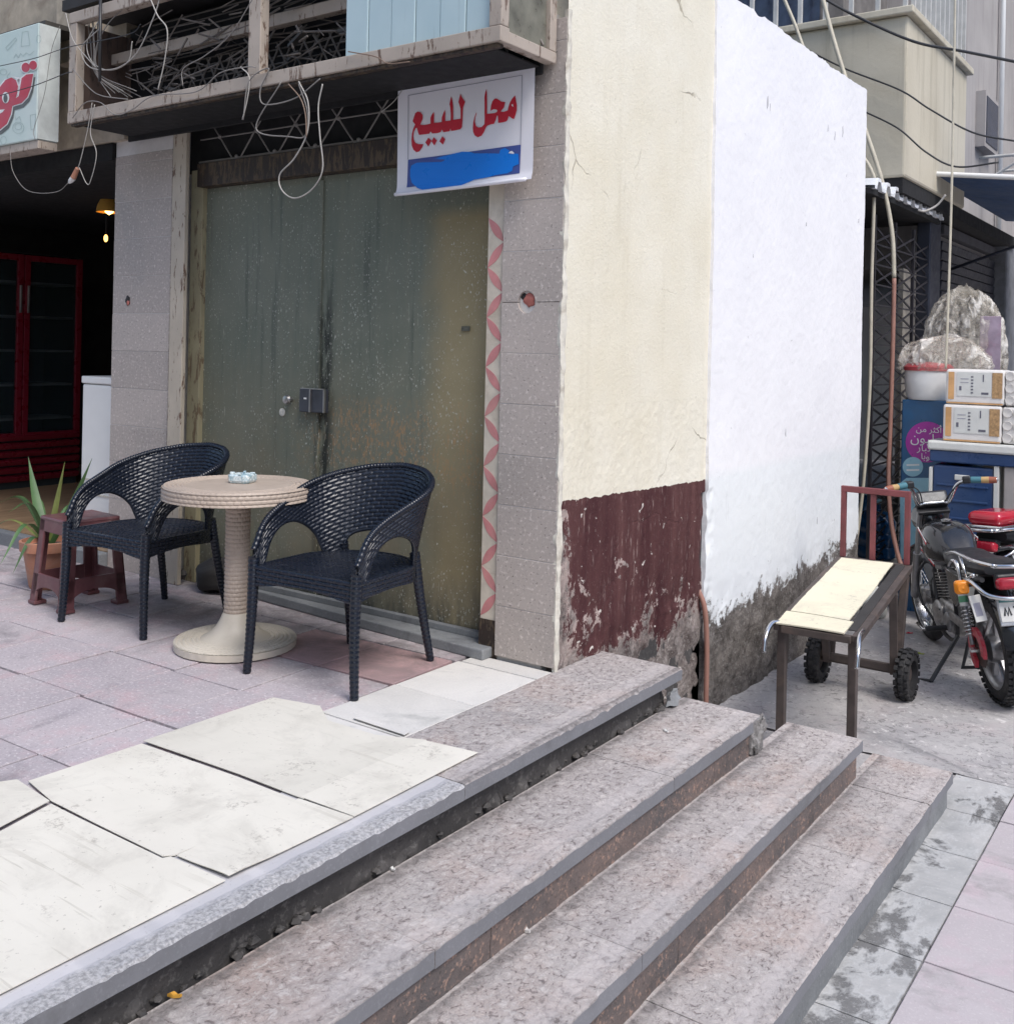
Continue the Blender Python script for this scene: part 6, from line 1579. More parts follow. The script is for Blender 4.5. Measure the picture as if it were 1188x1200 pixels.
    for k in range(9):
        mb = MB(); mb.box(Vector((.72, 0, .43)) + cd * k * .018, (.13, .145, .006), (0, math.atan2(.22, 1), 0)); ob('cooling_fin', mb, MAT['engine'], en, bevel=.001, seg=1)
    mb = MB(); mb.box(Vector((.72, 0, .49)) , (.095, .105, .16), (0, math.atan2(.22, 1), 0)); ob('cylinder', mb, MAT['wire_black'], en)
    mb = MB(); mb.box(Vector((.765, 0, .615)), (.12, .13, .05), (0, math.atan2(.22, 1), 0)); ob('cylinder_head', mb, MAT['alu'], en, bevel=.012)
    mb = MB(); mb.tube(spline([(.62, .02, .56), (.52, .03, .58), (.44, .03, .58)], 5), .028, 12); ob('carburettor', mb, MAT['engine'], en, smooth=40)
    mb = MB(); mb.tube(spline([(.80, -.03, .58), (.90, -.06, .50), (.88, -.10, .33), (.70, -.13, .22), (.30, -.15, .24), (.10, -.16, .28)], 7), .021, 10); mb.tube([(.12, -.16, .275), (-.30, -.165, .35)], [.036, .042], 14); ob('exhaust', mb, MAT['chrome'], en, smooth=40)
    mb = MB(); mb.tube(spline([(.90, .10, .62), (.95, .14, .52), (.90, .15, .38), (.80, .11, .26)], 7), .009, 10); ob('leg_guard', mb, MAT['wire_black'], b, smooth=True)
    mb = MB(); mb.tube([(.60, .12, .27), (.66, .22, .25), (.74, .23, .27)], .009, 8); ob('gear_lever', mb, MAT['chrome'], b, smooth=True)
    # chain cover: crescent over the sprocket on the left
    mb = MB(); out = []; inn = []
    for k in range(22):
        a = R(-70) + R(260) * k / 21; out.append((.122 * math.cos(a) + 0, .10, WR + .122 * math.sin(a))); inn.append((.075 * math.cos(a), .10, WR + .075 * math.sin(a)))
    mb.prism(out + inn[::-1], (0, .02, 0)); ob('chain_cover', mb, MAT['chain_red'], b)
    mb = MB(); mb.prism([(.05, .102, WR + .105), (.44, .102, WR + .11), (.44, .102, WR + .055), (.08, .102, WR + .055)], (0, .016, 0)); ob('chain_guard', mb, MAT['engine'], b, bevel=.004)
    mb = MB(); mb.lathe([(.03, .09), (.095, .09), (.095, .094), (.03, .094)], 34, (0, 0, WR), 'Y', disp=lambda i, k, a: .006 * (k % 2) if i in (1, 2) else 0); ob('sprocket', mb, MAT['cart_steel'], b)
    mb = MB(); mb.cyl((0, .10, WR), (0, .15, WR), .016, n=6); ob('axle_nut', mb, MAT['chrome'], b); mb = MB(); mb.cyl((0, -.10, WR), (0, -.13, WR), .016, n=6); ob('axle_nut', mb, MAT['chrome'], b)
    # side stand
    mb = MB(); mb.tube([(.40, .09, .27), (.30, .30, .045)], .013, 8); ss = ob('side_stand', mb, MAT['wire_black'], b, smooth=40)
    mb = MB(); mb.tube([(.30, .30, .045), (.36, .36, .04)], .011, 8); ob('stand_foot', mb, MAT['wire_black'], ss, smooth=40)
    mb = MB(); mb.tube([(.46, .0, .25), (.34, .10, .10), (.30, -.10, .10)], .014, 8); ob('centre_stand', mb, MAT['wire_black'], b, smooth=40)
    return b
bk = make_bike('motorbike', 'black motorbike with red tank stripes on its side stand beside the hand cart', 'bike_black', 'stripe_red')
Rp, Fp = gz(1176, 823, STREET + .012), gz(1092, 748, STREET + .012); hd = math.atan2((Fp - Rp).y, (Fp - Rp).x)
bk.location = (Rp.x, Rp.y, STREET + .010); bk.rotation_euler = (R(-7), 0, hd)

# second motorbike: red, further down the alley, only its tail and bars in view
MAT['bike_red'] = simple('gloss_red_paint', (.42, .012, .03), .2, var=.1, coat=.5)
bk2 = make_bike('motorbike', 'red motorbike parked behind the black one with its red tail box and amber lamp', 'bike_red', 'stripe_white', full=False)
bk2.location = (1.12, 3.74, STREET + .012); bk2.rotation_euler = (R(-4), 0, R(72))
mb = MB(); mb.bb(-.32, .0, -.115, .115, .865, .955); ob('tail_box', mb, MAT['bike_red'], bk2, bevel=.05, seg=4, smooth=30)
mb = MB(); mb.bb(-.33, .01, -.125, .125, .848, .872); ob('box_base', mb, MAT['chrome'], bk2, bevel=.008)

# ================================================================== ALLEY BEHIND
YB = 4.72
c_t = gy(1064, 12, YB); c_b = gy(1052, 207, YB); BX = c_t.x; ZS = c_b.z; ZL = c_t.z; YE = gx(1133, 93, BX).y
def stucco(name, a, b, st):
    t = NT(name); col = t.mix(t.ramp(t.noise(1.3, 6), .35, .65), a, b)
    col = t.mix(t.ramp(t.noise(1, 7, .7, vec=t.mapped((7, 7, .5))), .5, .72, 0, .6), col, st); t.color(col); t.rough(.9); t.bump(t.noise(30, 5), .2, .01); return t.m
MAT['stucco'] = stucco('alley_stucco_beige', (.50, .455, .355), (.57, .525, .42), (.31, .275, .205))
MAT['stucco_grey'] = stucco('alley_stucco_grey', (.33, .31, .30), (.40, .375, .36), (.22, .20, .19))
MAT['storey'] = simple('storey_wall_shabby', (.16, .15, .145), .9, var=.3)
bb_ = empty('balcony_building', (-.8, 6.5, ZS), 'beige stuccoed building with a railed balcony overhanging the alley behind the white wall', 'building')
mb = MB(); mb.bb(-6, BX, YB, YE, ZS, ZL - .03); ob('balcony_box', mb, MAT['stucco'], bb_, bevel=.02)
mb = MB(); mb.bb(-6, BX + .05, YB - .05, YE + .05, ZL - .029, ZL + .03); ob('balcony_ledge', mb, MAT['stucco'], bb_, bevel=.01)
mb = MB(); mb.bb(-6, BX - .25, YE + .001, 15, 2.2, 10); ob('upper_wall', mb, MAT['stucco_grey'], bb_)
mb = MB(); mb.bb(-6, BX - .75, YB + .75, YE, ZL + .03, 10); ob('storey_wall', mb, MAT['storey'], bb_)
MAT['pane'] = simple('window_glass_dark', (.03, .04, .07), .12, var=.4)
MAT['rail_grey'] = simple('railing_grey', (.50, .50, .48), .6, var=.15)
for i in range(9):
    x = BX - .95 - i * .42; mb = MB(); mb.bb(x - .38, x, YB + .72, YB + .74, ZL + .06, ZL + 1.5); ob('window_pane', mb, MAT['pane'], bb_)
nr = 13
for i in range(nr):
    x = BX - .02 - i * .21; mb = MB(); mb.bb(x - .016, x + .016, YB - .02, YB + .012, ZL + .031, ZL + .86); ob('baluster', mb, MAT['rail_grey'], bb_)
ny_ = 13
for i in range(1, ny_):
    y = YB + i * (YE - YB) / ny_; mb = MB(); mb.bb(BX - .018, BX + .014, y - .016, y + .016, ZL + .031, ZL + .86); ob('baluster', mb, MAT['rail_grey'], bb_)
mb = MB(); mb.bb(-6, BX + .03, YB - .03, YB + .03, ZL + .861, ZL + .91); ob('handrail', mb, MAT['rail_grey'], bb_)
mb = MB(); mb.bb(BX - .03, BX + .03, YB + .031, YE, ZL + .861, ZL + .91); ob('handrail', mb, MAT['rail_grey'], bb_)
# small window box and bracket on the grey wall
wx = BX - .25; wy_ = gx(1155, 150, wx).y; wz_ = gx(1155, 150, wx).z
mb = MB(); mb.bb(wx - .01, wx + .10, wy_ - .55, wy_ + .15, wz_ - .30, wz_ + .30); ob('window_box', mb, MAT['stucco_grey'], bb_); 
mb = MB(); mb.bb(wx + .101, wx + .108, wy_ - .50, wy_ + .10, wz_ - .25, wz_ + .25); ob('window_pane', mb, MAT['pane'], bb_)
mb = MB()
for dz in (-.38, -.62): mb.tube([(wx, wy_ - .3, wz_ + dz), (wx + .9, wy_ - .3, wz_ + dz)], .018, 8); mb.tube([(wx, wy_ + .7, wz_ + dz), (wx + .9, wy_ + .7, wz_ + dz)], .018, 8)
mb.tube([(wx + .9, wy_ - .3, wz_ - .38), (wx + .9, wy_ + .7, wz_ - .38)], .018, 8); mb.tube([(wx + .5, wy_ - .3, wz_ - .38), (wx + .1, wy_ - .3, wz_ - .62)], .015, 8)
ob('drying_bracket', mb, MAT['rail_grey'], bb_, smooth=40)
mb = MB(); p0 = gx(1172, 165, wx + .05); mb.tube([(wx + .05, p0.y, 9), (wx + .05, p0.y, 2.6)], .03, 10); ob('down_pipe', mb, MAT['white'], bb_, smooth=True)

# dark shop under the balcony
SF = -.30
ds = empty('alley_shop', (-.6, 6, STREET), 'dark goods shop with folding lattice gate under the balcony', 'building')
mb = MB(); mb.bb(-3, .02, y1 + .02, 9.6, STREET - .02, SF); ob('shop_floor', mb, MAT['street'], ds)
mb = MB(); mb.bb(-3.1, -1.7, y1 + .03, 9.6, SF, ZS + .2); ob('inner_wall', mb, MAT['dark'], ds)
mb = MB(); mb.bb(-1.7, -.26, y1 + .0, y1 + .06, SF, ZS - .02); ob('end_wall', mb, MAT['dark'], ds)
mb = MB(); mb.bb(-3, BX - .3, y1 + .03, YB - .002, ZS - .1, ZS - .02); ob('dark_soffit', mb, MAT['black'], ds)
mb = MB(); mb.bb(-3, BX - .02, YB + .02, 9.6, ZS - .12, ZS - .002); ob('dark_soffit', mb, MAT['black'], ds)
# corrugated sheet eave
MAT['tin'] = simple('corrugated_tin', (.80, .82, .84), .5, .0, var=.15, dirt=(.3, .27, .24), dirt_amt=.4)
ex_ = .06; ya, yb = y1 + .08, gx(1106, 246, ex_).y; za = gx(1030, 212, ex_).z; zb2 = gx(1104, 245, ex_).z
n = 170; yy = np.linspace(ya, yb, n); f = ((yy - ya) / .235) % 1; prof = np.interp(f, [0, .22, .36, .64, .78, 1], [0, 0, .062, .062, 0, 0])
rows = []
for (x, dz) in ((ex_, 0), (-1.6, .10)):
    rows.append(np.stack([yy * 0 + x, yy, za - .04 + prof + dz], -1))
top = np.stack(rows, 0); bot = top + np.array([0, 0, -.026]); mb = MB(); mb.grid(top); mb.grid(bot); mb.grid(np.stack([top[0], bot[0]], 0))
ob('corrugated_eave', mb, MAT['tin'], ds, smooth=30)
mb = MB(); mb.bb(-1.6, ex_ - .03, ya, yb, za - .10, za - .056); ob('eave_beam', mb, MAT['black'], ds)
# folding lattice gate
gxp = -.03
MAT['gate'] = simple('gate_iron', (.035, .033, .04), .5, .4, var=.3)
gt = empty('lattice_gate', (gxp, 5.2, SF)); gt.parent = ds; gt.location = Vector((gxp, 5.2, SF)) - ORG[ds.name]
ga, gb = gx(1022, 400, gxp).y, gx(1087, 400, gxp).y; zt_g = 2.42; ncol = 3; cw = (gb - ga) / ncol; ch = .155
for i in range(ncol + 1):
    y = ga + i * cw; mb = MB(); mb.bb(gxp - .012, gxp + .012, y - .014, y + .014, SF + .001, zt_g); ob('upright', mb, MAT['gate'], gt)
for i in range(ncol):
    for j in range(int((zt_g - SF) / ch)):
        z = SF + .02 + j * ch; y = ga + i * cw; mb = MB()
        mb.bar((gxp, y + .014, z), (gxp, y + cw - .014, z), .008, .012); mb.bar((gxp + .009, y + .014, z + .012), (gxp + .009, y + cw - .014, z + ch - .012), .008, .016); mb.bar((gxp - .009, y + .014, z + ch - .012), (gxp - .009, y + cw - .014, z + .012), .008, .016)
        ob('lattice_cell', mb, MAT['gate'], gt)
MAT['beige_board'] = simple('dusty_beige_board', (.40, .37, .33), .8, var=.25, dirt=(.2, .18, .16))
mb = MB(); mb.bb(-.16, -.12, ga + cw * 2.1, gb - .05, SF, 2.1); ob('stored_board', mb, MAT['beige_board'], ds)
MAT['post_dark'] = simple('steel_post', (.05, .055, .075), .5, .4, var=.2)
pa, pb = gx(1088, 400, 0).y, gx(1100, 400, 0).y; mb = MB(); mb.bb(-.12, .0, pa, pb, SF, ZS - .14); ob('steel_post', mb, MAT['post_dark'], ds, bevel=.01)
# rolling shutter
MAT['dark_panel'] = simple('shutter_header_grey', (.085, .085, .095), .7, var=.25); MAT['dark_pillar'] = simple('pillar_dirty_blue_grey', (.19, .20, .22), .85, var=.25, dirt=(.1, .1, .1))
MAT['shutter'] = simple('shutter_steel', (.035, .037, .05), .5, .4, var=.2)
sa_, sb_ = gx(1102, 350, -.08).y, gx(1164, 350, -.08).y; zsh = gx(1130, 285, -.08).z
for i in range(int((zsh - SF) / .095)):
    z = SF + i * .095; mb = MB(); mb.box((-.09, (sa_ + sb_) / 2, z + .047), (.03, sb_ - sa_, .085), (0, R(10), 0)); ob('shutter_slat', mb, MAT['shutter'], ds, bevel=.008)
mb = MB(); mb.bb(-.2, -.06, sa_, sb_, zsh, ZS - .14); ob('shutter_header', mb, MAT['dark_panel'], ds)
mb = MB(); mb.bb(-.3, .05, sb_ + .02, 9.9, SF, ZS); ob('end_pillar', mb, MAT['dark_pillar'], ds, bevel=.02)
mb = MB(); mb.bb(-.6, .02, 9.9, 15, STREET, 2.2); ob('far_wall', mb, MAT['stucco_grey'], ds)
# blue awning
MAT['awning'] = simple('awning_blue_cloth', (.035, .075, .17), .7, var=.2)
ay = gx(1085, 204, .02).y; az = gx(1085, 204, .02).z; n = 24
aw = empty('awning', (.8, 7.5, az), 'blue cloth awning with white edge over the far shutter', 'awning')
U, V = np.meshgrid(np.linspace(0, 1, n), np.linspace(0, 1, n), indexing='ij')
P = np.stack([.02 + 1.75 * U, ay + 3.6 * V, az - .22 * U - .05 * np.sin(np.pi * U) * np.abs(np.sin(np.pi * V * 3))], -1)
mb = MB(); mb.grid(P); mb.grid(P + np.array([0, 0, .008])); ob('cloth', mb, MAT['awning'], aw, smooth=True)
mb = MB(); mb.tube([tuple(P[i, 0] + np.array([0, -.004, .006])) for i in range(n)], .022, 8); ob('white_edge', mb, MAT['white'], aw, smooth=True)
mb = MB(); mb.tube([tuple(P[-1, i]) for i in range(n)], .018, 8); ob('front_bar', mb, MAT['white'], aw, smooth=True)
for v in (6,): mb = MB(); mb.tube([tuple(P[20, v] - np.array([0, 0, .01])), (.03, P[0, v][1], az - .75)], .014, 8); ob('awning_strut', mb, MAT['post_dark'], aw, smooth=True)
# far end of the alley: a plain block closing the view
far = None
mb = MB(); mb.bb(-8, 14.9, 16, 18, STREET, 12); ob('far_building', mb, MAT['stucco_grey'], None, label='plain grey building closing the far end of the alley', cat='building')

# ---- goods stacked in front of the shop
def text_mesh(name, s, size, loc, rot, mat, parent, ext=.001):
    cu = bpy.data.curves.new(name, 'FONT'); cu.body = s; cu.size = size; cu.extrude = ext; cu.align_x = 'CENTER'
    tmp = bpy.data.objects.new(name, cu); COL.objects.link(tmp); dg = bpy.context.evaluated_depsgraph_get(); dg.update()
    me = bpy.data.meshes.new_from_object(tmp.evaluated_get(dg)); bpy.data.objects.remove(tmp); me.materials.clear(); me.materials.append(mat)
    o = bpy.data.objects.new(name, me); COL.objects.link(o); ORG[o.name] = Vector(loc); o.parent = parent; o.location = Vector(loc) - ORG[parent.name]; o.rotation_euler = rot; return o
GY = 4.55
MAT['poster_blue'] = simple('poster_blue', (.012, .085, .20), .35, var=.15); MAT['magenta'] = simple('poster_magenta', (.36, .02, .30), .35, var=.05); MAT['cyan'] = simple('poster_cyan', (.28, .52, .62), .35, var=.08)
X0p, X1p = gy(1055, 560, GY).x, gy(1140, 560, GY).x; zp1 = gy(1060, 468, GY).z
pb_ = empty('display_cabinet', ((X0p + X1p) / 2, GY, STREET), 'blue display cabinet with a magenta Arabic slogan bubble behind the motorbike bars', 'cabinet')
mb = MB(); mb.bb(X0p, X1p, GY, GY + .34, STREET + .002, zp1); ob('cabinet_body', mb, MAT['poster_blue'], pb_, bevel=.008)
onp = lambda px, py, d=.003: gy(px, py, GY - d)
flat(circ(1086, 518, 25, 24, 30), onp, 'magenta_bubble', MAT['magenta'], pb_, .003); flat([(1096, 536), (1108, 528), (1108, 542)], onp, 'magenta_bubble', MAT['magenta'], pb_, .0035)
flat(circ(1069.5, 547, 12, 11.5, 24), onp, 'cyan_bubble', MAT['cyan'], pb_, .004)
flat([(1054.5, 566), (1062, 560), (1090, 560), (1090, 655), (1055, 655)], onp, 'pale_panel', MAT['cyan'], pb_, .002)
px_m = (gy(1100, 518, GY).x - gy(1086, 518, GY).x) / 14
for (s, px, py, sz) in (('\uFEE6\uFEE3 \uFEAE\uFE9C\uFEDB\u0623', 1088, 506.5, 9), ('\uFEE5\uFEEE\uFEF4\uFEE0\uFEE3', 1085, 519, 14), ('\uFEAD\uFE8E\uFE92\uFE98\uFECB', 1086, 529, 11), ('\uFE8E\uFE91\uFEEE\uFEB3', 1088, 538.5, 9)):
    p = gy(px, py, GY - .0045); text_mesh('slogan_text', s, sz * px_m * 1.15, p, (R(90), 0, 0), MAT['white'], pb_)
for yy_ in (544, 550): flat([(1062, yy_), (1077, yy_ - .4), (1077, yy_ + 1.6), (1062, yy_ + 2)], onp, 'bubble_text_line', MAT['white'], pb_, .005)
# cooking pot with red lid, on the cabinet, under a plastic sheet
pp = gy(1087, 468, GY + .12); pr = .17
pot = empty('lidded_pot', (pp.x, pp.y, zp1), 'white enamel pot with a red lid standing on the blue display cabinet', 'pot')
mb = MB(); mb.lathe([(pr * .82, .0), (pr * .92, .03), (pr, .15), (pr * .98, .22), (pr * .94, .22)], 40, (pp.x, pp.y, zp1 + .002)); ob('body', mb, MAT['white'], pot, smooth=40)
mb = MB(); mb.lathe([(pr * 1.04, .222), (pr * 1.05, .25), (pr * .9, .275), (0, .29)], 40, (pp.x, pp.y, zp1)); ob('lid', mb, simple('lid_red', (.48, .08, .09), .4), pot, smooth=40)
tp = NT('plastic_film'); wr_ = tp.noise(4.2, 5, .6, dist=1.8); wr = tp.ramp(wr_, .50, .62)
tp.color(tp.mix(wr, (.62, .57, .48), (.84, .81, .75))); tp.rough(.16); tp.link(tp.ramp(wr, 0, 1, .26, .66), tp.b.inputs['Alpha'])
tp.bump(wr_, 1., .05); MAT['film'] = tp.m
def film(name, c, size, seed, label):
    n, k = 150, 90; A, B = np.meshgrid(np.linspace(0, 2 * np.pi, n, endpoint=False), np.linspace(0, 1, k), indexing='ij')
    th = B * np.pi * .62; r = np.sin(th)
    cx_, cy_ = np.cos(A) * r * 3 + 7, np.sin(A) * r * 3 + 7 + B * 2
    rid = 1 - np.abs(2 * fbm(cx_ * 1.3, cy_ * 1.3, 5, seed) - 1)                 # sharp crumple ridges
    d = 1 + .55 * (fbm(np.cos(A) * 2 + 5 + B * 3, np.sin(A) * 2 + 5, 4, seed + 1) - .5) * B + .30 * (rid - .75)
    P = np.stack([c[0] + size[0] * r * np.cos(A) * d, c[1] + size[1] * r * np.sin(A) * d, c[2] + size[2] * (np.cos(th) + .35) / 1.35 * (1 + .35 * (fbm(np.cos(A) * 2 + 9, np.sin(A) * 2 + B, 4, seed + 3) - .5) + .12 * (rid - .75))], -1)
    mb = MB(); mb.grid(P, wrap=True); return ob(name, mb, MAT['film'], None, smooth=35, label=label, cat='plastic sheet')
film('plastic_cover', (pp.x + .10, pp.y + .03, zp1 + .225), (.33, .22, .26), 3, 'grey translucent plastic bag draped over the red pot lid')
bp_ = gy(1130, 400, 5.3)
film('plastic_bundle', (bp_.x, 5.3, 1.25), (.30, .25, .62), 8, 'tall clear plastic wrapped bundle leaning by the dark shutter')
mb = MB(); q = gy(1160, 402, 5.15); M3 = Euler((0, 0, R(12))).to_matrix(); mb.box(q, (.15, .02, .42), M3); cd_ = ob('price_card', mb, simple('card_lilac', (.30, .24, .30), .4, var=.3, dirt=(.35, .08, .16), dirt_amt=.8), None, bevel=.004, label='upright lilac packet with reddish print beside the plastic bundle', cat='packet')
# box stack carrying bundle and packet
mb = MB(); mb.bb(bp_.x - .30, bp_.x + .62, 5.06, 5.62, STREET + .001, 1.02); cr = ob('carton_stack', mb, MAT['beige_board'], None, bevel=.01, label='big dusty carton behind the tissue packs', cat='carton')
# cool boxes
MAT['cool_blue'] = simple('coolbox_navy', (.018, .05, .14), .35, var=.12, dirt=(.06, .10, .18), dirt_amt=.4); MAT['off_white'] = simple('plastic_off_white', (.62, .63, .60), .45, var=.06, dirt=(.45, .45, .43))
GF = 4.28
xa, xb = gy(1092, 590, GF).x, gy(1170, 590, GF).x; z0, z1 = gy(1120, 628, GF).z, gy(1120, 546, GF).z
cb = empty('cool_box', ((xa + xb) / 2, GF, z0), 'navy blue ribbed plastic crate with white corner posts behind the bars', 'crate')
mb = MB(); mb.bb(xa, xb - .035, GF, GF + .24, z0, z1); ob('body', mb, MAT['cool_blue'], cb, bevel=.015)
for zz in (.25, .5, .72): mb = MB(); zc_ = z0 + (z1 - z0) * zz; mb.bb(xa + .03, xb - .07, GF - .008, GF - .0005, zc_ - .008, zc_ + .008); ob('rib', mb, MAT['cool_blue'], cb, bevel=.003)
mb = MB(); mb.bb(xa + .15, xa + .25, GF - .012, GF - .0005, z1 - .10, z1 - .06); ob('handle', mb, MAT['off_white'], cb, bevel=.005)
mb = MB(); mb.bb(xb - .034, xb, GF - .01, GF + .24, z0, z1 + .02); ob('corner_post', mb, MAT['off_white'], cb, bevel=.005)
mb = MB(); mb.bb(xa - .025, xa - .001, GF - .01, GF + .24, z0, z1 - .02); ob('corner_post', mb, MAT['off_white'], cb, bevel=.005)
mb = MB(); mb.bb(xa - .02, xb + .02, GF - .01, GF + .26, STREET + .002, z0 - .002); cbx = ob('stand_box', mb, MAT['off_white'], None, bevel=.015, label='off-white plastic chest under the navy crate', cat='chest')
za, zb3 = z1 + .021, gy(1130, 518, GF).z
cl_ = empty('lidded_crate', ((xa + xb) / 2, GF, za), 'blue crate with a white lid under the tissue packs', 'crate')
xc = gy(1188, 530, GF).x + .12
mb = MB(); mb.bb(xa - .02, xc, GF - .02, GF + .25, za, za + (zb3 - za) * .55); ob('body', mb, MAT['cool_blue'], cl_, bevel=.01)
mb = MB(); mb.bb(xa - .035, xc + .01, GF - .035, GF + .26, za + (zb3 - za) * .55 + .001, zb3); ob('lid', mb, MAT['off_white'], cl_, bevel=.015)
# support under the far end of the lidded crate
mb = MB(); mb.bb(xb + .03, xc - .02, GF + .0, GF + .24, STREET + .002, za - .001); ob('grey_chest', mb, MAT['stucco_grey'], None, bevel=.01, label='grey chest beside the navy crate', cat='chest')
# tissue packs
MAT['pack_white'] = simple('pack_film_white', (.72, .70, .67), .35, var=.04); MAT['pack_orange'] = simple('pack_orange', (.58, .33, .14), .4, var=.2); MAT['pack_print'] = simple('pack_print_dark', (.12, .12, .15), .4)
MAT['paper'] = simple('tissue_paper', (.62, .60, .57), .9, var=.05); MAT['pack_brown'] = simple('pack_brown_check', (.40, .25, .12), .5, var=.4, scale=60)
def pack(xa, xb, z0, z1, y, label):
    p = empty('tissue_pack', ((xa + xb) / 2, y, z0), label, 'tissue pack', 'packs of tissue rolls')
    W = xb - xa; H = z1 - z0; y2 = y + .26; xm = xa + W * .58
    mb = MB(); mb.bb(xa, xm, y, y2, z0, z1); ob('film', mb, MAT['pack_white'], p, bevel=.02, seg=3)
    f = lambda u0, u1, v0, v1, mt, d=.004, nm='print': ob(nm, MB().bb(xa + W * .58 * u0, xa + W * .58 * u1, y - d, y - d + .003, z0 + H * v0, z0 + H * v1), MAT[mt], p)
    f(.05, .15, .14, .92, 'pack_orange'); f(.80, .97, .20, .92, 'pack_brown'); f(.20, .79, .24, .92, 'off_white', .0042); f(.02, .98, .02, .06, 'pack_orange', .0038)
    for k in range(6): f(.44, .48, .32 + k * .09, .36 + k * .09, 'pack_print', .006)
    f(.24, .28, .40, .52, 'pack_print', .006); f(.62, .74, .30, .36, 'pack_print', .006); f(.64, .66, .66, .86, 'pack_print', .006); f(.26, .40, .62, .64, 'line_print', .006); f(.26, .40, .72, .74, 'line_print', .006)
    mb = MB(); mb.bb(xm + .001, xb, y + .02, y2, z0 + .004, z1 - .004); ob('film_end', mb, MAT['pack_white'], p, bevel=.015, seg=2)
    nx_ = 4; nz_ = 3; rw_ = (xb - xm) / nx_; rh = H / nz_
    for i in range(nx_):
        for j in range(nz_):
            c = ((xm + (i + .5) * rw_), y + .012, z0 + (j + .5) * rh); mb = MB(); mb.lathe([(min(rw_, rh) * .18, .0), (min(rw_, rh) * .44, -.004), (min(rw_, rh) * .48, .012), (min(rw_, rh) * .48, .02)], 16, c, 'Y'); ob('paper_roll', mb, MAT['paper'], p, smooth=40)
            mb = MB(); mb.lathe([(min(rw_, rh) * .17, .004), (0, .004)], 12, c, 'Y'); ob('roll_core', mb, MAT['pack_brown'], p)
pk0, pk1, pk2 = gy(1109, 512, GF + .02).z, gy(1109, 473, GF + .02).z, gy(1109, 432, GF + .02).z
xs0 = gy(1107, 470, GF).x; xs1 = xs0 + .66
pack(xs0 - .008, xs1, zb3 + .001, pk1, GF - .02, 'white tissue roll pack resting on the white crate lid'); pack(xs0 + .005, xs1 + .01, pk1 + .002, pk2, GF - .01, 'white tissue roll pack with orange print, topmost of its stack')
# water jugs on the shop floor
tj = NT('water_jug_blue'); tj.color(tj.mix(tj.ramp(tj.noise(5, 4), .3, .7), (.01, .05, .13), (.02, .09, .20))); tj.rough(.15); MAT['jug'] = tj.m
for i, (px, py, lab) in enumerate(((1026, 654, 'blue water jug on the shop floor behind the cart backrest'), (1012, 640, 'blue water jug half hidden by the end of the white wall'))):
    b_ = gz(px, py, SF); jr = .15; o = empty('water_jug', (b_.x, b_.y, SF), lab, 'water jug', 'blue water jugs')
    mb = MB(); mb.lathe([(jr * .9, .0), (jr, .02), (jr, .09), (jr * .95, .105), (jr, .12), (jr, .20), (jr * .95, .215), (jr, .23), (jr, .30), (jr * .7, .37), (.035, .40), (.03, .44), (.035, .445), (0, .446)], 32, (b_.x, b_.y, SF + .002)); ob('bottle', mb, MAT['jug'], o, smooth=35)
    mb = MB(); mb.lathe([(.037, .44), (.037, .475), (0, .478)], 16, (b_.x, b_.y, SF + .004)); ob('cap', mb, MAT['cyan'], o, smooth=40)
# white plastic bag at the wall foot by the cart
b_ = gz(1000, 655, SF); mb = MB(); mb.blob((.10, y1 + .12, STREET + .12), (.10, .10, .12), 4, .2, 18); ob('plastic_bag', mb, MAT['off_white'], None, smooth=True, label='crumpled whitish plastic bag at the end of the white wall', cat='bag')

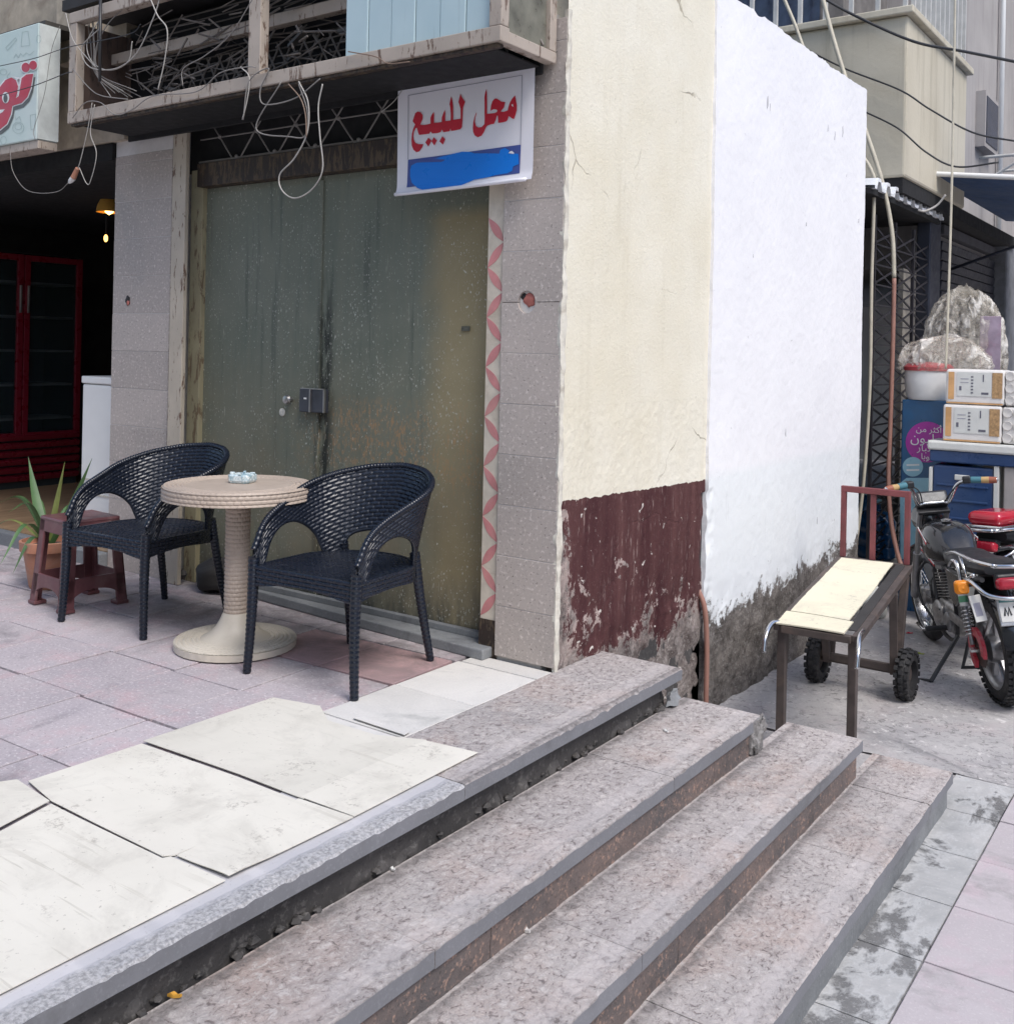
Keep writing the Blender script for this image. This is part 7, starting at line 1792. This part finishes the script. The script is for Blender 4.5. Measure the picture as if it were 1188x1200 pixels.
# ---- hoses and wires in the alley
def run_y(pts, r, mats, label, cat, name, n=10):
    P = [gy(px, py, y) for px, py, y in pts]; mb = MB(); S_ = spline(P, n); mb.tube(S_, r, 8)
    return ob(name, mb, MAT[mats], None, smooth=True, label=label, cat=cat)
run_y([(962, -10, 4.5), (975, 40, 4.5), (992, 95, 4.5), (1014, 153, 4.5), (1034, 215, 4.5), (1045, 272, 4.5), (1047.5, 325, 4.5)], .017, 'hose', 'thick beige hose hanging past the end of the white wall', 'hose', 'hose')
run_y([(1047.5, 326, 4.5), (1046, 400, 4.5), (1043, 500, 4.5), (1041, 560, 4.45), (1044, 610, 4.4), (1052, 650, 4.35), (1060, 672, 4.3)], .017, 'hose_rust', 'reddish lower length of pipe behind the cart backrest', 'pipe', 'pipe')
run_y([(915, -10, 4.35), (930, 25, 4.35), (950, 75, 4.35), (1000, 165, 4.35), (1021, 200, 4.35), (1024, 225, 4.35), (1021, 330, 4.35), (1019, 450, 4.35), (1012, 560, 4.35), (1003, 635, 4.35)], .014, 'hose', 'slim pale hose running down beside the white wall edge', 'hose', 'hose')
run_y([(1119, -10, 4.2), (1117, 120, 4.2), (1114, 260, 4.2), (1110, 380, 4.2), (1108, 432, 4.2)], .0085, 'hose', 'straight pale cable hanging before the balcony to the tissue packs', 'cable', 'cable')
run_y([(1108, 228, 4.4), (1098, 240, 4.4), (1084, 247, 4.35), (1076, 246, 4.3)], .008, 'wire_white', 'short white cable bending onto the corrugated eave', 'cable', 'cable')
run_y([(955, -8, 4.6), (1000, 17, 4.6), (1070, 48, 4.6), (1130, 60, 4.6), (1200, 74, 4.6)], .011, 'wire_black', 'dark cable crossing in front of the balcony railing', 'cable', 'cable')
run_y([(940, 55, 4.66), (990, 80, 4.66), (1054, 105, 4.66), (1090, 128, 4.66), (1140, 155, 4.66), (1195, 166, 4.66)], .007, 'wire_black', 'dark wire sagging across the upper balcony wall', 'wire', 'wire')
run_y([(1010, 129, 4.66), (1052, 150, 4.66), (1085, 178, 4.66), (1120, 195, 4.66), (1170, 190, 4.66)], .007, 'wire_black', 'dark wire sagging across the lower balcony wall', 'wire', 'wire')

# ---- added unseen buildings across the street and alley, put there to close off the low sky
mb = MB(); mb.bb(-14, 7.5, -14, -11, STREET, 8.0); ob('low_sky_blocker', mb, MAT['stucco'], None, label='added beige building out of view across the street, blocking low sky', cat='building')
mb = MB(); mb.bb(15, 18, -10.5, 15.9, STREET, 7.0); ob('low_sky_blocker', mb, MAT['stucco_grey'], None, label='added grey building out of view beside the alley, blocking low sky', cat='building')
